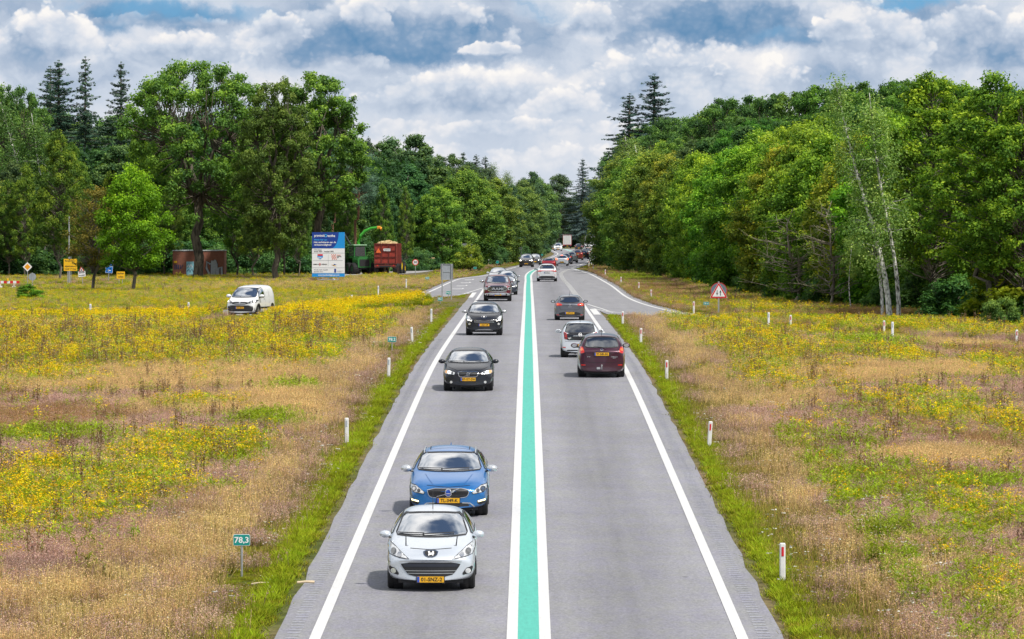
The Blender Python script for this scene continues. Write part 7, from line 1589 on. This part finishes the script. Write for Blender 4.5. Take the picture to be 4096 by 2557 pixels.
BL1 = simple('panel_bright_blue', (.01, .27, .68), .4, var=.03); BL2 = simple('panel_dark_blue', (.008, .045, .28), .4, var=.03); GT = simple('panel_grey_text', (.30, .32, .35), .6, var=.02); LB = simple('lettering_light_blue', (.05, .38, .80), .5)
area('blue_header', 0, 0, 1, .362, BL1, -.006, pan); pts = [P(0, 0), P(0, .362), P(.58, .362)] + [P(.58 + .235 * math.sin(a), .362 * (1 - (1 - math.cos(a)) * 1.0)) for a in np.linspace(.15, math.pi / 2, 9)] + [P(.82, 0)]
plate('dark_blue_field', pts, BL2, -.010, pan, th=.003, z=0)
def tx(s, size, fx, fy, mat, sx=1.0, al=None):
    me = text_mesh(s, size); xs = [v.co.x for v in me.vertices]; wd = (max(xs) - min(xs)) * sx; x, z = P(fx, fy); return text(s, size, mat, (x + wd / 2, -.018, z), pan, sx=sx)
tx('provincie', .33, .07, .075, TXW, .85); tx('D', .40, .385, .08, LB, .9); tx('renthe', .33, .455, .08, TXW, .9)
tx('Werkt hier aan:', .20, .06, .17, LB); tx('Het verbeteren van de', .23, .06, .225, TXW); tx('verkeersveiligheid', .23, .06, .282, TXW)
tx('Uitvoering', .17, .06, .392, GT); tx('zomer 2021 -  voorjaar 2022', .17, .06, .432, TXB, .95)
for fy in (.465, .63, .795, .915): area('divider', .03 if fy == .63 else 0, fy, .94 if fy == .63 else 1, fy + .005, GT, -.012, pan)
area('divider', .495, .50, .50, .76, GT, -.012, pan); area('blue_footer', 0, .925, 1, 1, BL1, -.012, pan); tx('www.hunebedhighway.com', .19, .19, .962, TXW, .97)
sh = [P(.17, .49), P(.33, .49), P(.335, .56), P(.25, .612), P(.165, .56)]; plate('shield', sh, BL1, -.014, pan, th=.003); plate('shield_top', [P(.17, .49), P(.17, .53), P(.33, .53), P(.33, .49)], SRED, -.018, pan, th=.003); tx('N34', .22, .185, .571, TXW, .85)
for i in range(5):
    for j in range(5):
        if (i + j) % 2 == 0: area('checker', .585 + .030 * i + .006 * j, .495 + .024 * j, .612 + .030 * i + .006 * j, .517 + .024 * j, simple('panel_orange_red', (.70, .12, .05), .5) if (i, j) == (0, 0) else bpy.data.materials['panel_orange_red'], -.014, pan)
tx('samen', .15, .765, .51, bpy.data.materials['panel_orange_red'], .9); tx('richting', .15, .765, .54, TXB, .9); tx('nul', .15, .765, .568, TXB, .9)
tx('SAMEN WEG WERKEN', .155, .035, .722, TXB, .86); area('logo_mark', .23, .69, .255, .75, SRED, -.020, pan)
plate('swoosh', [P(.59, .72), P(.66, .735), P(.76, .765), P(.66, .755)], bpy.data.materials['sign_yellow'], -.014, pan, th=.003); plate('swoosh', [P(.62, .765), P(.68, .71), P(.76, .73), P(.68, .735)], BL2, -.014, pan, th=.003)
tx('Wordt mede mogelijk', .155, .055, .842, GT, .97); tx('gemaakt door:', .155, .055, .882, GT); area('coat_of_arms', .68, .82, .735, .905, BL2, -.014, pan); area('caption', .76, .868, .96, .873, GT, -.014, pan); area('caption', .76, .885, .90, .889, GT, -.014, pan)
# brick shed with graffiti
X, Y, u = at_(793, 1113); Y += 5; X = X_AT(793, Y); u = F / Y; o = empty('brick_shed', (X, Y, gz(Y)), 0, 'small flat-roofed brick shed with graffiti and a pale blue door', 'shed')
def mat_brick():
    m, nt, b = new_mat('brick'); tc = N(nt, 'ShaderNodeTexCoord'); br = N(nt, 'ShaderNodeTexBrick', i_Scale=1.0)
    br.inputs['Brick Width'].default_value = .22; br.inputs['Row Height'].default_value = .07; br.inputs['Mortar Size'].default_value = .008; br.inputs['Color1'].default_value = (.30, .095, .06, 1); br.inputs['Color2'].default_value = (.38, .13, .08, 1); br.inputs['Mortar'].default_value = (.14, .12, .10, 1)
    sx = N(nt, 'ShaderNodeSeparateXYZ'); cb = N(nt, 'ShaderNodeCombineXYZ'); nt.links.new(tc.outputs['Object'], sx.inputs[0]); nt.links.new(mth(nt, 'ADD', sx.outputs[0], sx.outputs[1]), cb.inputs[0]); nt.links.new(sx.outputs[2], cb.inputs[1]); nt.links.new(cb.outputs[0], br.inputs['Vector']); nt.links.new(br.outputs[0], b.inputs['Base Color']); b.inputs['Roughness'].default_value = .9; return m
w, h = 204 / u, 103 / u + .2; m = MB(); m.box((0, 2.2, h / 2 - .1), (w, 4.4, h)); m.build('wall', mat_brick(), o)
m = MB(); m.box((0, 2.2, h - .07), (w + .12, 4.52, .09)); m.build('roof_edge', simple('roof_trim', (.5, .55, .58), .5), o)
SX = lambda x: (x - 793) / u + .0; SZ = lambda y: (1113 - y) / u
m = MB(); m.box((SX(760.5), -.02, SZ(1081)), (30 / u, .06, 64 / u)); dr = m.build('door', simple('pale_blue_door', (.24, .50, .60), .5, scale=3, var=.25), o)
def scr(name, pts, col, w_, par, y=-.035): m = MB(); P_ = [(SX(a), y, SZ(b)) for a, b in pts]; m.tube(P_, w_, 4); V = [(v[0], y + (v[1] - y) * .1, v[2]) for v in m.V]; return mesh_obj(name, V, m.F, col, par)
GS = simple('graffiti_silver', (.40, .41, .45), .5, .3); GB = simple('graffiti_black', (.015, .015, .02), .6); GY = simple('graffiti_yellow', (.70, .62, .03), .6); GBl = simple('graffiti_darkblue', (.03, .04, .10), .6); GW = simple('graffiti_white', (.7, .72, .75), .6); GG = simple('graffiti_green', (.01, .40, .16), .6)
for k, pts in enumerate(([(842, 1060), (828, 1050), (826, 1075), (836, 1095), (830, 1112)], [(846, 1110), (848, 1045), (852, 1046), (856, 1108)], [(858, 1108), (860, 1042), (866, 1060), (868, 1100), (864, 1108)], [(872, 1108), (874, 1075), (886, 1070), (888, 1108)])):
    scr('graffiti', pts, GB, .16, o, -.012); scr('graffiti', pts, GS, .105, o, -.035)
scr('graffiti', [(702, 1096), (708, 1090), (706, 1104), (712, 1094), (714, 1106), (722, 1088), (722, 1100), (730, 1096)], GY, .045, o); scr('graffiti', [(700, 1062), (700, 1080), (708, 1078), (706, 1062), (714, 1064), (714, 1078), (722, 1078), (722, 1062), (728, 1076), (732, 1062)], GBl, .06, o)
scr('graffiti', [(750, 1070), (754, 1060), (758, 1072), (764, 1060), (770, 1072)], GW, .06, dr, -.065); scr('graffiti', [(748, 1088), (756, 1080), (760, 1092), (768, 1078), (774, 1092)], GBl, .04, dr, -.065); scr('graffiti', [(784, 1088), (788, 1094), (792, 1088), (788, 1084)], GG, .10, o)
m = MB(); m.box((SX(702), -.05, SZ(1051)), (.32, .12, .22), bev=.03); m.build('wall_lamp', SYEL, o)
# gravel, logs and brush where the trees are felled
LOGC = simple('cut_log', (.52, .36, .19), .8); rl = random.Random(5)
Xl, Yl, ul = at_(1638, 1082)
for k in range(7):
    m = MB(); a = rl.uniform(-.3, .3); L_ = rl.uniform(1.2, 2.6); x0, z_ = Xl + rl.uniform(-1.4, 1.2), 1.0 + rl.uniform(-.5, .35); m.tube([(x0, Yl + 6 + k * .3, z_), (x0 + L_ * math.cos(a), Yl + 6 + k * .3, z_ + L_ * .12 * math.sin(a * 4))], rl.uniform(.07, .13), 9); tag(m.build('felled_log', LOGC), 'bare felled log on the brush heap beyond the speed limit sign', 'log', 'felled logs')
rb = np.random.default_rng(8); C = np.c_[rb.uniform(Xl - 6, Xl + 1.5, 60), rb.uniform(Yl + 5, Yl + 11, 60), rb.uniform(.1, 1.2, 60)]; V, tn = leaves(rb, C, rb.uniform(.35, .7, 60), 90, .12, .7)
bh = link(bpy.data.objects.new('brush_heap', np_mesh('brush_heap', V, len(V) // 4, LF_FOR, tn))); bh.color = (1.1, 1.1, 1.1, 1); tag(bh, 'heap of felled branches and leaves behind the speed limit sign', 'brushwood', kind='stuff')
# speed limit sign
X, Y, u = at_(1661.6, 1100); o = empty('speed_limit_sign', (X, Y, gz(Y)), 0, 'round red-rimmed speed limit sign reading 30', 'road sign'); zc = (1100 - 1049.5) / u; r_ = 12.6 / u
m = MB(); m.tube([(0, .02, -.1), (0, .02, zc)], .03, 8); m.build('post', GALV, o); m = MB(); m.lathe([(-.02, .001), (-.02, r_), (0, r_), (0, .001)], 28, 'y', (0, 0, zc)); q = m.build('panel', SRED, o); m = MB(); m.lathe([(-.026, .001), (-.026, r_ * .77), (-.02, r_ * .77)], 28, 'y', (0, 0, zc)); m.build('field', SWHT, q); text('30', r_ * 1.05, TXB, (0, -.030, zc), q, sx=1.15)
# red tipping trailer with its tractor wheels behind
X, Y, u = at_(1541, 1098); o = empty('farm_trailer', (X, Y, gz(Y)), R(-4), 'tall rusty red farm trailer heaped with wood chips', 'trailer'); TR = simple('trailer_red', (.26, .030, .018), .6, scale=2.5, var=.4); TRd = simple('trailer_red_dark', (.12, .02, .015), .6)
w = 90 / u; z0, z1 = 1.15, (1098 - 975) / u; m = MB(); m.box((0, 2.9, (z0 + z1) / 2), (w, 5.8, z1 - z0)); m.build('body', TR, o)
for x in (-w / 2 + .05, -w / 6, w / 6, w / 2 - .05): m = MB(); m.box((x, -.04, (z0 + z1) / 2), (.07, .09, z1 - z0)); m.build('rib', TRd, o)
for z in (z0 + .05, z0 + .75, z0 + 1.45, z1 - .05): m = MB(); m.box((0, -.05, z), (w, .09, .08)); m.build('rib', TRd, o)
for y in (1.2, 2.4, 3.6, 4.8): m = MB(); m.box((w / 2 + .03, y, (z0 + z1) / 2), (.08, .09, z1 - z0)); m.build('rib', TRd, o)
m = MB(); m.prism([(-.30, 0), (.30, 0), (0, .52)], -.12, -.10); t_ = m.build('warning_triangle', simple('triangle_orange', (.80, .16, .04), .4), o); t_.location = (-w * .30, 0, z1 - 1.0)
m = MB(); m.box((w * .08, -.12, z1 - .68), (.75, .02, .26)); t_ = m.build('name_plate', SWHT, o); text('JOSKIN', .20, TXB, (w * .08, -.135, z1 - .68), t_)
m = MB(); m.box((0, -.08, .92), (w * .96, .16, .30)); m.build('bumper', TRd, o); m = MB(); m.box((0, -.17, .86), (1.2, .02, .16)); t_ = m.build('rear_plate', BLK, o)
for x in (-w * .34, w * .38): m = MB(); m.box((x, -.17, .98), (.16, .03, .10)); m.build('tail_light', TAIL, o)
rc = random.Random(3); mv = []; ch = MB()
for k in range(160): a, r_ = rc.uniform(0, 6.28), rc.random() ** .5; ch.box((a and r_ * math.cos(a) * w * .42, 2.2 + r_ * math.sin(a) * 1.8, z1 + .28 * (1 - r_) + rc.uniform(-.04, .04)), (.3, .3, .16), rz=rc.uniform(0, 3), tilt=rc.uniform(-.5, .5))
tag(ch.build('wood_chips', simple('wood_chips', (.55, .42, .22), .9, scale=12, var=.4), o), kind=None)
def wheel_big(o, x, y, r_, w_, rimm, nm='wheel'):
    t = MB(); t.lathe([(x - w_/2, r_ * .55), (x - w_/2, r_ * .93), (x - w_ * .36, r_), (x + w_ * .36, r_), (x + w_/2, r_ * .93), (x + w_/2, r_ * .55)], 26, 'x', (0, y, r_)); wo = t.build(nm, RUB, o, True)
    lug = MB()
    for k in range(22): a = 2 * math.pi * k / 22; lug.box((x, y + r_ * math.cos(a), r_ + r_ * math.sin(a)), (w_ * .9, .06, .05), tilt=a)
    lug.build('tread', RUB, wo); q = MB(); q.lathe([(x + w_/2 - .04, r_ * .56), (x + w_/2 - .10, r_ * .3), (x + w_/2 - .1, .001)], 20, 'x', (0, y, r_)); q.lathe([(x - w_/2 + .04, r_ * .56), (x - w_/2 + .1, .001)], 20, 'x', (0, y, r_)); q.build('rim', rimm, wo)
for x in (-w * .42, w * .42): wheel_big(o, x, .95, .62, .50, TRd); wheel_big(o, x, 2.5, .62, .50, TRd)
# green tractor pulling it, only its right rear wheel and bonnet side show
o2 = empty('tractor', (X + .45, Y + 7.2, gz(Y)), R(-8), 'green tractor with yellow wheels hidden in front of the red trailer', 'tractor'); GRN = simple('machine_green', (.03, .17, .04), .4, coat=.5); RY = simple('rim_yellow', (.75, .52, .02), .4)
for x in (-.95, .95): wheel_big(o2, x, .2, .90, .55, RY); wheel_big(o2, x, 2.7, .62, .42, RY)
m = MB(); m.box((0, 2.2, 1.35), (.85, 2.3, .8), bev=.08); m.build('bonnet', GRN, o2); m = MB(); m.box((0, .5, 2.1), (1.4, 1.4, 1.5), bev=.1); m.build('cab', GLD, o2); m = MB(); m.box((0, .5, 2.9), (1.5, 1.6, .14), bev=.04); m.build('cab_roof', GRN, o2)
for x in (-.95, .95): m = MB(); m.box((x, .2, 1.95), (.6, 1.5, .07), bev=.02); m.build('mudguard', BLK, o2)
# wood chipper carrier with curved blower spout
X, Y, u = at_(1436, 1097); o = empty('wood_chipper', (X, Y, gz(Y)), R(24), 'green eight-wheeled forestry chipper with a curved bright green spout', 'forestry machine'); BG = simple('spout_green', (.05, .40, .025), .4, coat=.4); OR = simple('spout_orange', (.80, .32, .03), .5); DG = simple('machine_dark_green', (.015, .075, .03), .45, coat=.4)
m = MB(); m.prism([(-.75, .75), (.75, .75), (.80, 1.6), (.62, 1.95), (-.62, 1.95), (-.80, 1.6)], -1.6, .0); m.build('engine_hood', GRN, o); m = MB(); m.box((0, -1.62, 1.25), (1.15, .05, .75)); m.build('radiator_grille', BLK, o)
m = MB(); m.prism([(-.72, 1.75), (.72, 1.75), (.66, 3.15), (-.66, 3.15)], -.3, 1.3); m.build('cab', GRN, o); m = MB(); m.prism([(-.60, 1.98), (.60, 1.98), (.55, 3.02), (-.55, 3.02)], -.36, -.32); m.build('windscreen', LDK, o)
for sd in (-1, 1): m = MB(); m.box((sd * .72, .5, 2.5), (.03, 1.2, 1.0)); m.build('side_window', LDK, o)
m = MB(); m.box((0, .5, 3.2), (1.6, 1.9, .12), bev=.04); m.build('cab_roof', simple('roof_pale_green', (.35, .55, .35), .5), o)
m = MB(); m.box((.1, 3.1, 1.75), (1.7, 3.0, 1.3), bev=.08); m.build('chipper_body', DG, o); m = MB(); m.lathe([(-.3, .55), (.3, .55), (.32, .45)], 22, 'y', (.1, 1.5, 1.9)); m.build('feed_drum', DG, o)
m = MB(); m.box((0, 1.6, .72), (1.0, 6.0, .35), bev=.05); m.build('chassis', BLK, o)
m = MB(); m.lathe([(2.45, .42), (2.60, .42), (2.62, .30), (2.9, .24)], 18, 'z', (1.0, 2.6, 0)); m.build('turntable', OR, o)
sp = [(1.0, 2.6, 2.8), (.98, 2.6, 3.5), (1.15, 2.4, 4.2), (1.55, 2.1, 4.75), (2.1, 1.7, 5.05), (2.7, 1.3, 5.15)]; m = MB(); m.tube(sp, [.22, .20, .18, .16, .15, .13], 8); m.build('spout', BG, o, True)
m = MB(); m.box((2.85, 1.2, 5.15), (.42, .3, .26), rz=-.4, tilt=.2, bev=.03); m.box((3.05, 1.05, 5.02), (.20, .28, .22), rz=-.4, tilt=.6); m.build('deflector', OR, o)
m = MB(); m.tube([(-.3, 4.2, 2.4), (-.9, 2.5, 4.2), (-1.5, .6, 4.4)], .13, 7); m.tube([(-1.5, .6, 4.4), (-1.1, -.2, 3.3)], .10, 7); m.build('crane_boom', BLK, o)
for x in (-.95, .95):
    for y in (-.95, .35, 3.0, 4.3): wheel_big(o, x, y, .62, .62, DG)
